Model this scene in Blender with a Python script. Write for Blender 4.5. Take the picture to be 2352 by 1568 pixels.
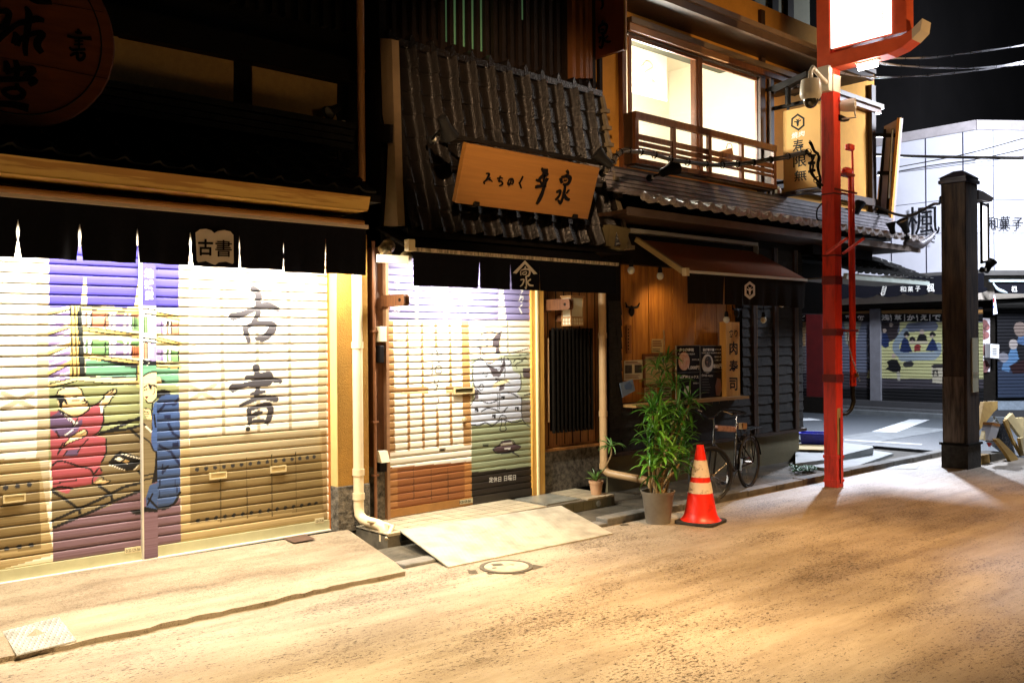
import bpy, math, random
import numpy as np
from mathutils import Vector, Matrix, geometry
for _o in list(bpy.data.objects): bpy.data.objects.remove(_o)
SC = bpy.context.scene
COL = SC.collection
R = math.radians
random.seed(7)

# ---------------------------------------------------------------- camera
CAMP = Vector((0.0, -7.4, 1.8)); FL = 2123.0
PHI = R(47.83); ROLL = R(0.5)
_F = Vector((math.cos(PHI), math.sin(PHI), 0)); _R0 = Vector((math.sin(PHI), -math.cos(PHI), 0)); _U0 = Vector((0, 0, 1))
_Rr = _R0 * math.cos(ROLL) - _U0 * math.sin(ROLL); _Ur = _U0 * math.cos(ROLL) + _R0 * math.sin(ROLL)
cam = bpy.data.cameras.new('camera'); camo = bpy.data.objects.new('camera', cam); COL.objects.link(camo)
camo.matrix_world = Matrix((( _Rr.x, _Ur.x, -_F.x, CAMP.x), (_Rr.y, _Ur.y, -_F.y, CAMP.y), (_Rr.z, _Ur.z, -_F.z, CAMP.z), (0, 0, 0, 1)))
cam.sensor_width = 36; cam.lens = 36 * FL / 2352; cam.clip_end = 500
SC.camera = camo
SC.view_settings.view_transform = 'Standard'; SC.view_settings.look = 'None'
SC.view_settings.exposure = 0.0; SC.view_settings.gamma = 1
SC.cycles.max_bounces = 6; SC.cycles.sample_clamp_indirect = 4
# ---------------------------------------------------------------- world: night sky
wd = bpy.data.worlds.new('World'); SC.world = wd; wd.use_nodes = True
_n = wd.node_tree.nodes; _n.clear(); _l = wd.node_tree.links
_sk = _n.new('ShaderNodeTexSky'); _sk.sky_type = 'NISHITA'; _sk.sun_disc = False; _sk.sun_elevation = R(-4); _sk.sun_rotation = R(200)
_bg = _n.new('ShaderNodeBackground'); _bg.inputs[1].default_value = 0.004
_ou = _n.new('ShaderNodeOutputWorld')
_l.new(_sk.outputs[0], _bg.inputs[0]); _l.new(_bg.outputs[0], _ou.inputs[0])

def lamp(kind, name, loc, target, col, power, size=0.2, size_y=None, angle=None, blend=0.5, spread=None):
    d = bpy.data.lights.new(name, kind); o = bpy.data.objects.new(name, d); COL.objects.link(o)
    d.color = col; d.energy = power; o.location = loc
    if target is not None:
        v = Vector(target) - Vector(loc); o.rotation_euler = v.to_track_quat('-Z', 'Y').to_euler()
    if kind == 'AREA':
        d.size = size
        if size_y: d.shape = 'RECTANGLE'; d.size_y = size_y
        if spread: d.spread = R(spread)
    else: d.shadow_soft_size = size
    if kind == 'SPOT': d.spot_size = R(angle); d.spot_blend = blend
    return o
WARM = (1.0, 0.62, 0.30); TUBE = (1.0, 0.935, 0.80); COOL = (0.80, 0.86, 1.0)
# tubes behind the two shop curtains
lamp('AREA', 'awning_tube_light', (2.9, -.40, 2.66), (2.9, -.24, 0), TUBE, 250, 3.3, .08)
lamp('AREA', 'entrance_tube_light', (5.75, -.45, 2.58), (5.75, -.10, 0.6), TUBE, 110, .8, .08)
lamp('SPOT', 'entrance_spot_light', (5.72, -.52, 2.52), (5.85, 0, 1.85), TUBE, 90, .06, angle=110, blend=1)
# shaded warm street lamps over the alley, behind the camera
lamp('SPOT', 'street_lamp_light', (2.0, -5.6, 7.0), (2.7, -3.0, 0), (1.0, .74, .42), 7800, .2, angle=52, blend=.8)
lamp('SPOT', 'street_lamp_light', (5.6, -5.6, 7.0), (6.2, -3.4, 0), (1.0, .61, .27), 4600, .2, angle=47, blend=.9)
lamp('SPOT', 'street_lamp_light', (10.2, -5.8, 7.0), (10.0, -3.9, 0), (1.0, .53, .19), 2700, .2, angle=54, blend=.9)
# weak warm spill on the fronts
lamp('SPOT', 'front_spill_light', (5.0, -9.5, 3.6), (7.2, 0, 1.3), (1.0, .62, .30), 200, .3, angle=60, blend=1)
# red post lamp (under the lit sign)
lamp('POINT', 'sign_lamp_light', (10.42, -2.15, 5.10), None, (1, .84, .64), 230, .09)
# white light of the crossing street
lamp('AREA', 'crossing_light', (17.6, -3.4, 6.6), (20.8, 1.6, 3.4), COOL, 2200, 1.4)
lamp('AREA', 'crossing_light_low', (18.3, 1.6, 4.6), (11.0, -1.9, 0), COOL, 1100, .4)
# upstairs room and food counter
lamp('POINT', 'room_lamp_light', (10.0, .75, 4.9), None, (1, .96, .84), 380, .25)
lamp('SPOT', 'counter_lamp_light', (9.0, -.42, 2.55), (9.3, .1, 1.5), (1, .60, .25), 14, .05, angle=120, blend=.8)
lamp('SPOT', 'wall_wash_light', (13.0, -7.4, 4.2), (10.4, 0, 5.3), (1, .60, .24), 900, .12, angle=33, blend=.8)
lamp('SPOT', 'tile_wash_light', (1.6, -6.0, 5.0), (6.75, 0, 3.95), (1, .64, .36), 3000, .10, angle=24, blend=.9)
lamp('SPOT', 'sign_wash_light', (6.0, -5.5, 4.6), (10.4, -2.0, 5.5), (1, .70, .45), 260, .10, angle=24, blend=.9)

# ---------------------------------------------------------------- measuring: photo point -> point on a real plane
FR = {'D': (0, 0, 1.0), 'A': (0, 900, .65306), 'B': (0, 1707, .65306), 'C': (0, 1200, .34014), 'E4': (1300, 0, .65306), 'N': (1400, 900, .5102),
      'M': (150, 1450, .41454), 'S': (1530, 1200, .41454), 'F': (1400, 1200, .63776), 'P': (1400, 1600, .65306), 'Q': (2396, 0, .38265),
      'T': (3096, 0, .42535), 'K': (2396, 500, .44643), 'L': (2396, 1100, .38265), 'Y': (3150, 600, .40238), 'Z': (3150, 1150, .53),
      'G': (2400, 1600, .44643), 'O': (0, 0, .33156), 'V': (3650, 1100, .542), 'U': (0, 0, .65306)}
KD = 2352 / 4096
def px(fr, u, v):
    if fr == 'D': return (u, v)
    ox, oy, s = FR[fr]; return ((ox + u * s) * KD, (oy + v * s) * KD)
def ray(fr, u, v):
    a, b = px(fr, u, v); return _F + _Rr * ((a - 1176) / FL) + _Ur * ((784 - b) / FL)
def on(fr, u, v, x=None, y=None, z=None):
    d = ray(fr, u, v)
    if x is not None: t = (x - CAMP.x) / d.x
    elif y is not None: t = (y - CAMP.y) / d.y
    else: t = (z - CAMP.z) / d.z
    return CAMP + d * t
def onp(fr, u, v, P, N):
    d = ray(fr, u, v); return CAMP + d * ((P - CAMP).dot(N) / d.dot(N))

# ---------------------------------------------------------------- mesh building
ORG = {}
class MB:
    def __init__(s): s.v = []; s.f = []
    def add(s, vs, fs):
        o = len(s.v); s.v += [Vector(p) for p in vs]; s.f += [[i + o for i in f] for f in fs]; return s
    def box(s, x0, x1, y0, y1, z0, z1):
        if x0 > x1: x0, x1 = x1, x0
        if y0 > y1: y0, y1 = y1, y0
        if z0 > z1: z0, z1 = z1, z0
        return s.add([(x0, y0, z0), (x1, y0, z0), (x1, y1, z0), (x0, y1, z0), (x0, y0, z1), (x1, y0, z1), (x1, y1, z1), (x0, y1, z1)],
                     [(0, 3, 2, 1), (4, 5, 6, 7), (0, 1, 5, 4), (1, 2, 6, 5), (2, 3, 7, 6), (3, 0, 4, 7)])
    def slab(s, pts, off):                       # planar polygon extruded by a vector
        off = Vector(off); n = len(pts); a = [Vector(p) for p in pts]; b = [p + off for p in a]
        fs = [tuple(range(n)), tuple(range(2 * n - 1, n - 1, -1))] + [(i, i + n, (i + 1) % n + n, (i + 1) % n) for i in range(n)]
        return s.add(a + b, fs)
    def bar(s, p, q, w, h=None, up=(0, 0, 1)):
        p = Vector(p); q = Vector(q); h = h or w; d = (q - p).normalized(); u = Vector(up)
        if abs(d.dot(u)) > .95: u = Vector((0, 1, 0))
        r = d.cross(u).normalized(); u = r.cross(d)
        c = [r * (w / 2) + u * (h / 2), -r * (w / 2) + u * (h / 2), -r * (w / 2) - u * (h / 2), r * (w / 2) - u * (h / 2)]
        return s.add([p + k for k in c] + [q + k for k in c], [(0, 1, 2, 3), (7, 6, 5, 4), (0, 4, 5, 1), (1, 5, 6, 2), (2, 6, 7, 3), (3, 7, 4, 0)])
    def tube(s, pts, r, n=10, caps=True):
        pts = [Vector(p) for p in pts]; rr = r if isinstance(r, (list, tuple)) else [r] * len(pts)
        vs = []; fs = []; u = None
        for i, p in enumerate(pts):
            d = (pts[min(i + 1, len(pts) - 1)] - pts[max(i - 1, 0)]).normalized()
            if u is None: u = Vector((0, 0, 1)) if abs(d.z) < .9 else Vector((1, 0, 0))
            a = d.cross(u).normalized(); u = a.cross(d).normalized()
            for k in range(n):
                t = 2 * math.pi * k / n; vs.append(p + (a * math.cos(t) + u * math.sin(t)) * rr[i])
        for i in range(len(pts) - 1):
            for k in range(n): fs.append((i * n + k, i * n + (k + 1) % n, (i + 1) * n + (k + 1) % n, (i + 1) * n + k))
        if caps: fs.append(tuple(range(n))[::-1]); fs.append(tuple(range((len(pts) - 1) * n, len(pts) * n)))
        return s.add(vs, fs)
    def lathe(s, c, prof, n=28, axis=(0, 0, 1)):
        c = Vector(c); ax = Vector(axis).normalized(); a = ax.orthogonal().normalized(); b = ax.cross(a)
        vs = []; fs = []
        for r, h in prof:
            for k in range(n):
                t = 2 * math.pi * k / n; vs.append(c + ax * h + (a * math.cos(t) + b * math.sin(t)) * max(r, 1e-4))
        for i in range(len(prof) - 1):
            for k in range(n): fs.append((i * n + k, i * n + (k + 1) % n, (i + 1) * n + (k + 1) % n, (i + 1) * n + k))
        return s.add(vs, fs)
    def ball(s, c, r, sc=(1, 1, 1), n=14):
        c = Vector(c); vs = []; fs = []; m = n // 2
        for i in range(m + 1):
            t = math.pi * i / m
            for k in range(n):
                p = 2 * math.pi * k / n; vs.append(c + Vector((r * math.sin(t) * math.cos(p) * sc[0], r * math.sin(t) * math.sin(p) * sc[1], r * math.cos(t) * sc[2])))
        for i in range(m):
            for k in range(n): fs.append((i * n + k, i * n + (k + 1) % n, (i + 1) * n + (k + 1) % n, (i + 1) * n + k))
        return s.add(vs, fs)
    def build(s, name, m, parent=None, smooth=False, loc=None, bevel=0):
        if parent is not None: o0 = ORG[parent.name]
        elif loc is not None: o0 = Vector(loc)
        else:
            c = sum(s.v, Vector()) / max(len(s.v), 1); o0 = Vector((c.x, c.y, min(p.z for p in s.v)))
        me = bpy.data.meshes.new(name); me.from_pydata([tuple(p - o0) for p in s.v], [], s.f); me.validate()
        import bmesh
        b = bmesh.new(); b.from_mesh(me); bmesh.ops.recalc_face_normals(b, faces=b.faces); b.to_mesh(me); b.free()
        if smooth: me.polygons.foreach_set('use_smooth', [True] * len(me.polygons))
        o = bpy.data.objects.new(name, me); COL.objects.link(o)
        if m: me.materials.append(m)
        if parent is not None: o.parent = parent
        else: o.location = o0
        ORG[o.name] = o0
        if bevel:
            md = o.modifiers.new('bevel', 'BEVEL'); md.width = bevel; md.segments = 2; md.limit_method = 'ANGLE'
        if smooth:
            try: me.set_sharp_from_angle(angle=R(40))
            except Exception: pass
        return o
def T(name, label, cat, loc, group=None):
    o = bpy.data.objects.new(name, None); COL.objects.link(o); o.location = loc; o.empty_display_size = .2
    ORG[o.name] = Vector(loc); return tag(o, label, cat, group)
def tag(o, label, cat, group=None):
    o['label'] = label; o['category'] = cat
    if group: o['group'] = group
    return o
def struct(o, label=None, kind='structure', cat=None):
    o['kind'] = kind
    if label: o['label'] = label
    if cat: o['category'] = cat
    return o

# ---------------------------------------------------------------- materials
def S(r, g, b):
    return tuple((c / 255 / 12.92 if c / 255 <= .04045 else ((c / 255 + .055) / 1.055) ** 2.4) for c in (r, g, b)) + (1,)
MC = {}
def mat(name, col, rough=.6, col2=None, scale=6, stretch=(1, 1, 1), bump=0.0, bscale=None, metal=0, emit=0, detail=5, contrast=.2, coat=0, lo=.35, hi=.65, spec=None):
    if name in MC: return MC[name]
    m = bpy.data.materials.new(name); m.use_nodes = True; N = m.node_tree.nodes; Lk = m.node_tree.links
    b = N['Principled BSDF']; b.inputs['Roughness'].default_value = rough; b.inputs['Metallic'].default_value = metal
    if len(col) == 3: col = tuple(col) + (1,)
    if col2 is None:
        k = contrast; col2 = tuple(max(c * (1 - k), 0) for c in col[:3]) + (1,); 
    if len(col2) == 3: col2 = tuple(col2) + (1,)
    tc = N.new('ShaderNodeTexCoord'); mp = N.new('ShaderNodeMapping'); mp.inputs['Scale'].default_value = stretch
    nz = N.new('ShaderNodeTexNoise'); nz.inputs['Scale'].default_value = scale; nz.inputs['Detail'].default_value = detail; nz.inputs['Roughness'].default_value = .65
    rp = N.new('ShaderNodeValToRGB'); rp.color_ramp.elements[0].position = lo; rp.color_ramp.elements[1].position = hi
    rp.color_ramp.elements[0].color = col2; rp.color_ramp.elements[1].color = col
    Lk.new(tc.outputs['Object'], mp.inputs[0]); Lk.new(mp.outputs[0], nz.inputs['Vector']); Lk.new(nz.outputs[0], rp.inputs[0]); Lk.new(rp.outputs[0], b.inputs['Base Color'])
    if bump:
        n2 = N.new('ShaderNodeTexNoise'); n2.inputs['Scale'].default_value = bscale or scale * 4; n2.inputs['Detail'].default_value = 4
        bp = N.new('ShaderNodeBump'); bp.inputs['Strength'].default_value = bump; bp.inputs['Distance'].default_value = .02
        Lk.new(mp.outputs[0], n2.inputs['Vector']); Lk.new(n2.outputs[0], bp.inputs['Height']); Lk.new(bp.outputs[0], b.inputs['Normal'])
    if emit:
        b.inputs['Emission Color'].default_value = col; b.inputs['Emission Strength'].default_value = emit
    if spec is None: spec = .12 if max(col[:3]) < .025 else .5
    b.inputs['Specular IOR Level'].default_value = spec
    if coat: b.inputs['Coat Weight'].default_value = coat
    MC[name] = m; return m
def attr_mat(name, rough=.5, bump=True):
    m = bpy.data.materials.new(name); m.use_nodes = True; N = m.node_tree.nodes; Lk = m.node_tree.links; b = N['Principled BSDF']
    a = N.new('ShaderNodeVertexColor'); a.layer_name = 'paint'; tc = N.new('ShaderNodeTexCoord'); mp = N.new('ShaderNodeMapping'); mp.inputs['Scale'].default_value = (.8, .8, 130)
    nz = N.new('ShaderNodeTexNoise'); nz.inputs['Scale'].default_value = 1.0; nz.inputs['Detail'].default_value = 3
    mx = N.new('ShaderNodeMix'); mx.data_type = 'RGBA'; mx.blend_type = 'MULTIPLY'; mx.inputs[0].default_value = .75
    rp = N.new('ShaderNodeValToRGB'); rp.color_ramp.elements[0].position = .35; rp.color_ramp.elements[1].position = .6; rp.color_ramp.elements[0].color = (.66, .63, .58, 1)
    Lk.new(tc.outputs['Object'], mp.inputs[0]); Lk.new(mp.outputs[0], nz.inputs['Vector']); Lk.new(nz.outputs[0], rp.inputs[0])
    Lk.new(a.outputs[0], mx.inputs[6]); Lk.new(rp.outputs[0], mx.inputs[7]); Lk.new(mx.outputs[2], b.inputs['Base Color'])
    b.inputs['Roughness'].default_value = rough; b.inputs['Specular IOR Level'].default_value = .35
    if bump:
        bp = N.new('ShaderNodeBump'); bp.inputs['Strength'].default_value = .25; bp.inputs['Distance'].default_value = .004
        Lk.new(nz.outputs[0], bp.inputs['Height']); Lk.new(bp.outputs[0], b.inputs['Normal'])
    return m
def glow(name, col, strength):
    if name in MC: return MC[name]
    m = bpy.data.materials.new(name); m.use_nodes = True; N = m.node_tree.nodes; b = N['Principled BSDF']
    b.inputs['Base Color'].default_value = tuple(col) + (1,); b.inputs['Emission Color'].default_value = tuple(col) + (1,); b.inputs['Emission Strength'].default_value = strength
    MC[name] = m; return m
def glassy(name, tint=(1, 1, 1), gl=.12):
    if name in MC: return MC[name]
    m = bpy.data.materials.new(name); m.use_nodes = True; N = m.node_tree.nodes; Lk = m.node_tree.links; N.remove(N['Principled BSDF'])
    t = N.new('ShaderNodeBsdfTransparent'); t.inputs[0].default_value = tuple(tint) + (1,); g = N.new('ShaderNodeBsdfGlossy'); g.inputs['Roughness'].default_value = .05
    x = N.new('ShaderNodeMixShader'); x.inputs[0].default_value = gl
    Lk.new(t.outputs[0], x.inputs[1]); Lk.new(g.outputs[0], x.inputs[2]); Lk.new(x.outputs[0], N['Material Output'].inputs[0]); MC[name] = m; return m

# ---------------------------------------------------------------- writing
_TX = {}
def text_geo(s, bold=0.0, vertical=False):
    key = (s, bold, vertical)
    if key in _TX: return _TX[key]
    cu = bpy.data.curves.new('t', 'FONT'); cu.body = '\n'.join(s) if vertical else s; cu.size = 1; cu.offset = bold; cu.resolution_u = 3
    if vertical: cu.align_x = 'CENTER'; cu.space_line = .95
    o = bpy.data.objects.new('t', cu); COL.objects.link(o); dg = bpy.context.evaluated_depsgraph_get(); dg.update()
    me = o.evaluated_get(dg).to_mesh(); me.calc_loop_triangles()
    v = np.array([tuple(p.co)[:2] for p in me.vertices]) if len(me.vertices) else np.zeros((3, 2))
    t = [tuple(k.vertices) for k in me.loop_triangles]
    o.evaluated_get(dg).to_mesh_clear(); bpy.data.objects.remove(o)
    mn = v.min(0); mx = v.max(0); v = (v - mn) / np.maximum(mx - mn, 1e-6)
    _TX[key] = (v, t); return _TX[key]
def text_mb(mb, s, bl, br, tl, off, bold=0.0, vertical=False):   # text box-fitted into a parallelogram, set off the surface
    v, t = text_geo(s, bold, vertical); bl = Vector(bl); rx = Vector(br) - bl; uy = Vector(tl) - bl; off = Vector(off)
    mb.add([bl + rx * float(a) + uy * float(b) + off for a, b in v], t); return mb
def smooth_line(pts, n=5):
    if len(pts) < 3: return [Vector(p) for p in pts]
    P = [Vector(p) for p in pts]; out = []
    for i in range(len(P) - 1):
        p0 = P[max(i - 1, 0)]; p1 = P[i]; p2 = P[i + 1]; p3 = P[min(i + 2, len(P) - 1)]
        for k in range(n):
            t = k / n; out.append(.5 * ((2 * p1) + (p2 - p0) * t + (2 * p0 - 5 * p1 + 4 * p2 - p3) * t * t + (3 * p1 - p0 - 3 * p2 + p3) * t ** 3))
    out.append(P[-1]); return out
def brush(mb, pts, ws, nrm, thick=.006, lift=.002, n=5):         # a brush stroke as a raised ribbon; pts 3D on a plane with normal nrm
    nrm = Vector(nrm).normalized(); P = smooth_line(pts, n); m = len(P)
    ws = list(ws) if isinstance(ws, (list, tuple)) else [ws * .7, ws, ws * .6]
    Lft = []; Rgt = []
    for i, p in enumerate(P):
        d = (P[min(i + 1, m - 1)] - P[max(i - 1, 0)]); d = d.normalized() if d.length > 1e-9 else Vector((1, 0, 0))
        s = d.cross(nrm).normalized(); t = i / (m - 1) * (len(ws) - 1); k = min(int(t), len(ws) - 2); w = ws[k] + (ws[k + 1] - ws[k]) * (t - k)
        Lft.append(p + s * w / 2); Rgt.append(p - s * w / 2)
    vs = []
    for a, b in zip(Lft, Rgt): vs += [a + nrm * lift, a + nrm * (lift + thick), b + nrm * (lift + thick), b + nrm * lift]
    fs = [(0, 1, 2, 3), tuple(4 * (m - 1) + k for k in (3, 2, 1, 0))]
    for i in range(m - 1):
        o = 4 * i
        for k in range(4): fs.append((o + k, o + 4 + k, o + 4 + (k + 1) % 4, o + (k + 1) % 4))
    mb.add(vs, fs)

# ---------------------------------------------------------------- painted surfaces (paint stored per vertex on a fine grid)
class Painter:
    def __init__(s, a0, a1, da, zs, base, tomap):
        s.a = np.arange(a0, a1 + da * .5, da); s.z = np.array(zs); s.c = np.empty((len(s.z), len(s.a), 3)); s.c[:] = base[:3]; s.tm = tomap; s.k = 1.0
    def _sub(s, p, pad=0):
        i0, i1 = np.searchsorted(s.a, [p[:, 0].min() - pad, p[:, 0].max() + pad]); j0, j1 = np.searchsorted(s.z, [p[:, 1].min() - pad, p[:, 1].max() + pad])
        return max(i0, 0), i1, max(j0, 0), j1
    def pts(s, fr, uv): return np.array([s.tm(fr, u, v) for u, v in uv])
    def poly(s, fr, uv, col, p=None):
        p = s.pts(fr, uv) if p is None else p
        i0, i1, j0, j1 = s._sub(p)
        if i1 <= i0 or j1 <= j0: return
        X, Z = np.meshgrid(s.a[i0:i1], s.z[j0:j1]); ins = np.zeros(X.shape, bool); n = len(p)
        for k in range(n):
            x1, y1 = p[k]; x2, y2 = p[(k + 1) % n]
            if y1 == y2: continue
            c = ((y1 > Z) != (y2 > Z)) & (X < (x2 - x1) * (Z - y1) / (y2 - y1) + x1); ins ^= c
        s.c[j0:j1, i0:i1][ins] = col[:3]
    def rect(s, fr, u0, v0, u1, v1, col): s.poly(fr, [(u0, v0), (u1, v0), (u1, v1), (u0, v1)], col)
    def line(s, fr, uv, w, col, sm=True):
        p = s.pts(fr, uv)
        if sm and len(p) > 2: p = np.array([tuple(q)[:2] for q in smooth_line([(a, b, 0) for a, b in p], 4)])
        ws = np.interp(np.linspace(0, 1, len(p)), np.linspace(0, 1, len(w)), w) if isinstance(w, (list, tuple)) else np.full(len(p), w)
        for k in range(len(p) - 1):
            seg = p[k:k + 2]; wm = max(ws[k], ws[k + 1]) / 2; i0, i1, j0, j1 = s._sub(seg, wm)
            if i1 <= i0 or j1 <= j0: continue
            X, Z = np.meshgrid(s.a[i0:i1], s.z[j0:j1]); d = seg[1] - seg[0]; L = max((d ** 2).sum(), 1e-12)
            t = np.clip(((X - seg[0][0]) * d[0] + (Z - seg[0][1]) * d[1]) / L, 0, 1)
            dist = np.hypot(X - seg[0][0] - t * d[0], Z - seg[0][1] - t * d[1]); m = dist < (ws[k] + (ws[k + 1] - ws[k]) * t) / 2
            s.c[j0:j1, i0:i1][m] = col[:3]
    def text(s, fr, u0, v0, u1, v1, txt, col, bold=.02, vertical=False):
        v, t = text_geo(txt, bold, vertical); a = s.tm(fr, u0, v1); b = s.tm(fr, u1, v1); c = s.tm(fr, u0, v0)
        a = np.array(a); rx = np.array(b) - a; uy = np.array(c) - a; P = a + v[:, :1] * rx + v[:, 1:] * uy
        for tr in t: s.poly(None, None, col, P[list(tr)])
    def build(s, name, m, place, depth, parent):
        g = s.c.mean(-1, keepdims=True); s.c = np.where(g > .62, s.c, (s.c * .88 + g * .12) * s.k)
        nz, na = s.c.shape[:2]; o0 = ORG[parent.name]; A, Zz = np.meshgrid(s.a, s.z); dd = np.repeat(np.array(depth)[:, None], na, 1)
        X, Y, Z3 = place(A, Zz, dd); co = np.stack([X - o0.x, Y - o0.y, Z3 - o0.z], -1).reshape(-1, 3)
        idx = np.arange(nz * na).reshape(nz, na); q = np.stack([idx[:-1, :-1], idx[:-1, 1:], idx[1:, 1:], idx[1:, :-1]], -1).reshape(-1, 4)
        me = bpy.data.meshes.new(name); me.vertices.add(nz * na); me.vertices.foreach_set('co', co.ravel().astype(np.float32))
        me.loops.add(q.size); me.loops.foreach_set('vertex_index', q.ravel().astype(np.int32)); me.polygons.add(len(q))
        me.polygons.foreach_set('loop_start', np.arange(0, q.size, 4, dtype=np.int32)); me.polygons.foreach_set('loop_total', np.full(len(q), 4, np.int32))
        me.polygons.foreach_set('use_smooth', np.ones(len(q), bool)); me.update(calc_edges=True)
        ca = me.color_attributes.new('paint', 'FLOAT_COLOR', 'POINT'); cc = np.ones((nz * na, 4), np.float32); cc[:, :3] = s.c.reshape(-1, 3); ca.data.foreach_set('color', cc.ravel())
        o = bpy.data.objects.new(name, me); COL.objects.link(o); me.materials.append(m); o.parent = parent; ORG[o.name] = o0; return o
def slat_rows(z0, z1, pitch, deep=.016, full=.009):
    fr = [0, .012, .085, .105, .15, .21, .28, .36, .45, .55, .66, .78, .89, .985]; dp = [-deep, -deep, -deep, .1 * full, .45 * full, .72 * full, .82 * full, .97 * full, full, .97 * full, full, .95 * full, .86 * full, .8 * full]
    zs = []; ds = []; k = 0
    while z0 + k * pitch < z1 - 1e-6:
        for a, b in zip(fr, dp):
            z = z0 + (k + a) * pitch
            if z <= z1: zs.append(z); ds.append(b)
        k += 1
    return zs, ds
# ================================================================ GROUND
def ground_mat(nm='alley_concrete', c0=(.235, .19, .14, 1), c1=(.39, .34, .265, 1), pf=1.0):
    m = bpy.data.materials.new(nm); m.use_nodes = True; N = m.node_tree.nodes; L = m.node_tree.links; b = N['Principled BSDF']
    tc = N.new('ShaderNodeTexCoord'); 
    def noise(sc, det, st=(1, 1, 1), rough=.6):
        mp = N.new('ShaderNodeMapping'); mp.inputs['Scale'].default_value = st; mp.inputs['Rotation'].default_value = (0, 0, R(22)); n = N.new('ShaderNodeTexNoise'); n.inputs['Scale'].default_value = sc; n.inputs['Detail'].default_value = det; n.inputs['Roughness'].default_value = rough
        L.new(tc.outputs['Object'], mp.inputs[0]); L.new(mp.outputs[0], n.inputs['Vector']); return n
    def ramp(n, p0, p1, c0, c1):
        r = N.new('ShaderNodeValToRGB'); r.color_ramp.elements[0].position = p0; r.color_ramp.elements[1].position = p1
        r.color_ramp.elements[0].color = c0; r.color_ramp.elements[1].color = c1; L.new(n.outputs[0], r.inputs[0]); return r
    def mul(a, c, f=1.0):
        x = N.new('ShaderNodeMix'); x.data_type = 'RGBA'; x.blend_type = 'MULTIPLY'; x.inputs[0].default_value = f; L.new(a, x.inputs[6]); L.new(c, x.inputs[7]); return x.outputs[2]
    big = ramp(noise(.4, 8, (1, 2.6, 1), .70), .32, .66, c0, c1)
    streak = ramp(noise(1.3, 7, (.5, 3.4, 1), .70), .34, .56, (.62, .56, .48, 1), (1, 1, 1, 1))
    mask = noise(.7, 4, (1, 1.8, 1), .7)
    def pits(sc, lo, hi, col, f):
        n = noise(sc, 4, (1, 2.0, 1), .72); ad = N.new('ShaderNodeMath'); ad.operation = 'MULTIPLY_ADD'; ad.inputs[1].default_value = .35; L.new(mask.outputs[0], ad.inputs[0]); L.new(n.outputs[0], ad.inputs[2])
        r = N.new('ShaderNodeValToRGB'); r.color_ramp.elements[0].position = lo; r.color_ramp.elements[1].position = hi; r.color_ramp.elements[0].color = col; r.color_ramp.elements[1].color = (1, 1, 1, 1); L.new(ad.outputs[0], r.inputs[0]); return r
    c = mul(big.outputs[0], streak.outputs[0], .8); c = mul(c, pits(24, .575, .600, (.14, .09, .05, 1), 1).outputs[0], .9 * pf); c = mul(c, pits(62, .56, .60, (.34, .27, .19, 1), 1).outputs[0], .8); c = mul(c, pits(110, .58, .64, (.6, .54, .46, 1), 1).outputs[0], .8)
    L.new(c, b.inputs['Base Color'])
    rr = N.new('ShaderNodeMapRange'); rr.inputs['To Min'].default_value = .42; rr.inputs['To Max'].default_value = .75; L.new(noise(1.4, 5, (1, 2, 1)).outputs[0], rr.inputs[0]); L.new(rr.outputs[0], b.inputs['Roughness'])
    bp = N.new('ShaderNodeBump'); bp.inputs['Strength'].default_value = .5; bp.inputs['Distance'].default_value = .012; L.new(noise(30, 6, (1, 1.5, 1), .7).outputs[0], bp.inputs['Height']); L.new(bp.outputs[0], b.inputs['Normal'])
    return m
M_GR = ground_mat()
M_CONC = ground_mat('pale_concrete', (.17, .125, .08, 1), (.36, .30, .215, 1), .45)
M_KERB = mat('kerb_stone', (.20, .19, .17), .8, (.07, .065, .055), 3, bump=.4, bscale=40)
M_DARKC = mat('dark_concrete', (.06, .052, .04), .9, contrast=.5, bump=.3)
def sheet(mb, x0, x1, y0, y1, z, n=1):
    mb.add([(x0, y0, z), (x1, y0, z), (x1, y1, z), (x0, y1, z)], [(0, 1, 2, 3)]); return mb
g = sheet(MB(), -30, 120, -60, 90, -.05).build('ground', M_DARKC, loc=(0, 0, -.05)); struct(g)
g = MB().slab([(-12, -30, 0), (14.9, -30, 0), (14.9, -1.36, 0), (-12, -1.36, 0)], (0, 0, -.04)).build('alley_paving', M_GR, loc=(0, 0, 0)); struct(g)
M_ROAD = mat('cross_road_asphalt', (.042, .050, .058), .55, contrast=.4, scale=40, bump=.3, bscale=120)
g = MB().slab([(14.9, -40, 0), (21.2, -40, 0), (21.2, 40, 0), (14.9, 40, 0)], (0, 0, -.04)).build('cross_street', M_ROAD, loc=(15, 0, 0)); struct(g)
M_MARK = mat('road_paint', (.40, .42, .43), .6, contrast=.4, scale=12)
mk = MB()
for q in ([(636, 1085), (818, 1092), (1075, 996), (925, 992)], [(735, 1362), (975, 1364), (1000, 1328), (850, 1326)], [(118, 985), (118, 1003), (262, 998), (180, 985)]):
    mk.add([on('Z', u, v, z=.006) for u, v in q], [(0, 1, 2, 3)])
mk.add([on('Z', u, v, z=.006) for u, v in [(430, 1143), (430, 1150), (1010, 1187), (1020, 1178)]], [(0, 1, 2, 3)])
struct(mk.build('road_marking', M_MARK, loc=(15, 0, .006)))
# paved strip of the crossing beside the white line
M_PAV = mat('paving_slabs', (.10, .11, .115), .7, contrast=.4, scale=5)
pv = MB()
for i in range(15):
    x0 = 13.45 + i * .34
    pv.box(x0, x0 + .335, .25, 1.15, -.02, .005)
struct(pv.build('footpath', M_PAV, loc=(14, .5, 0)))
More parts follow.
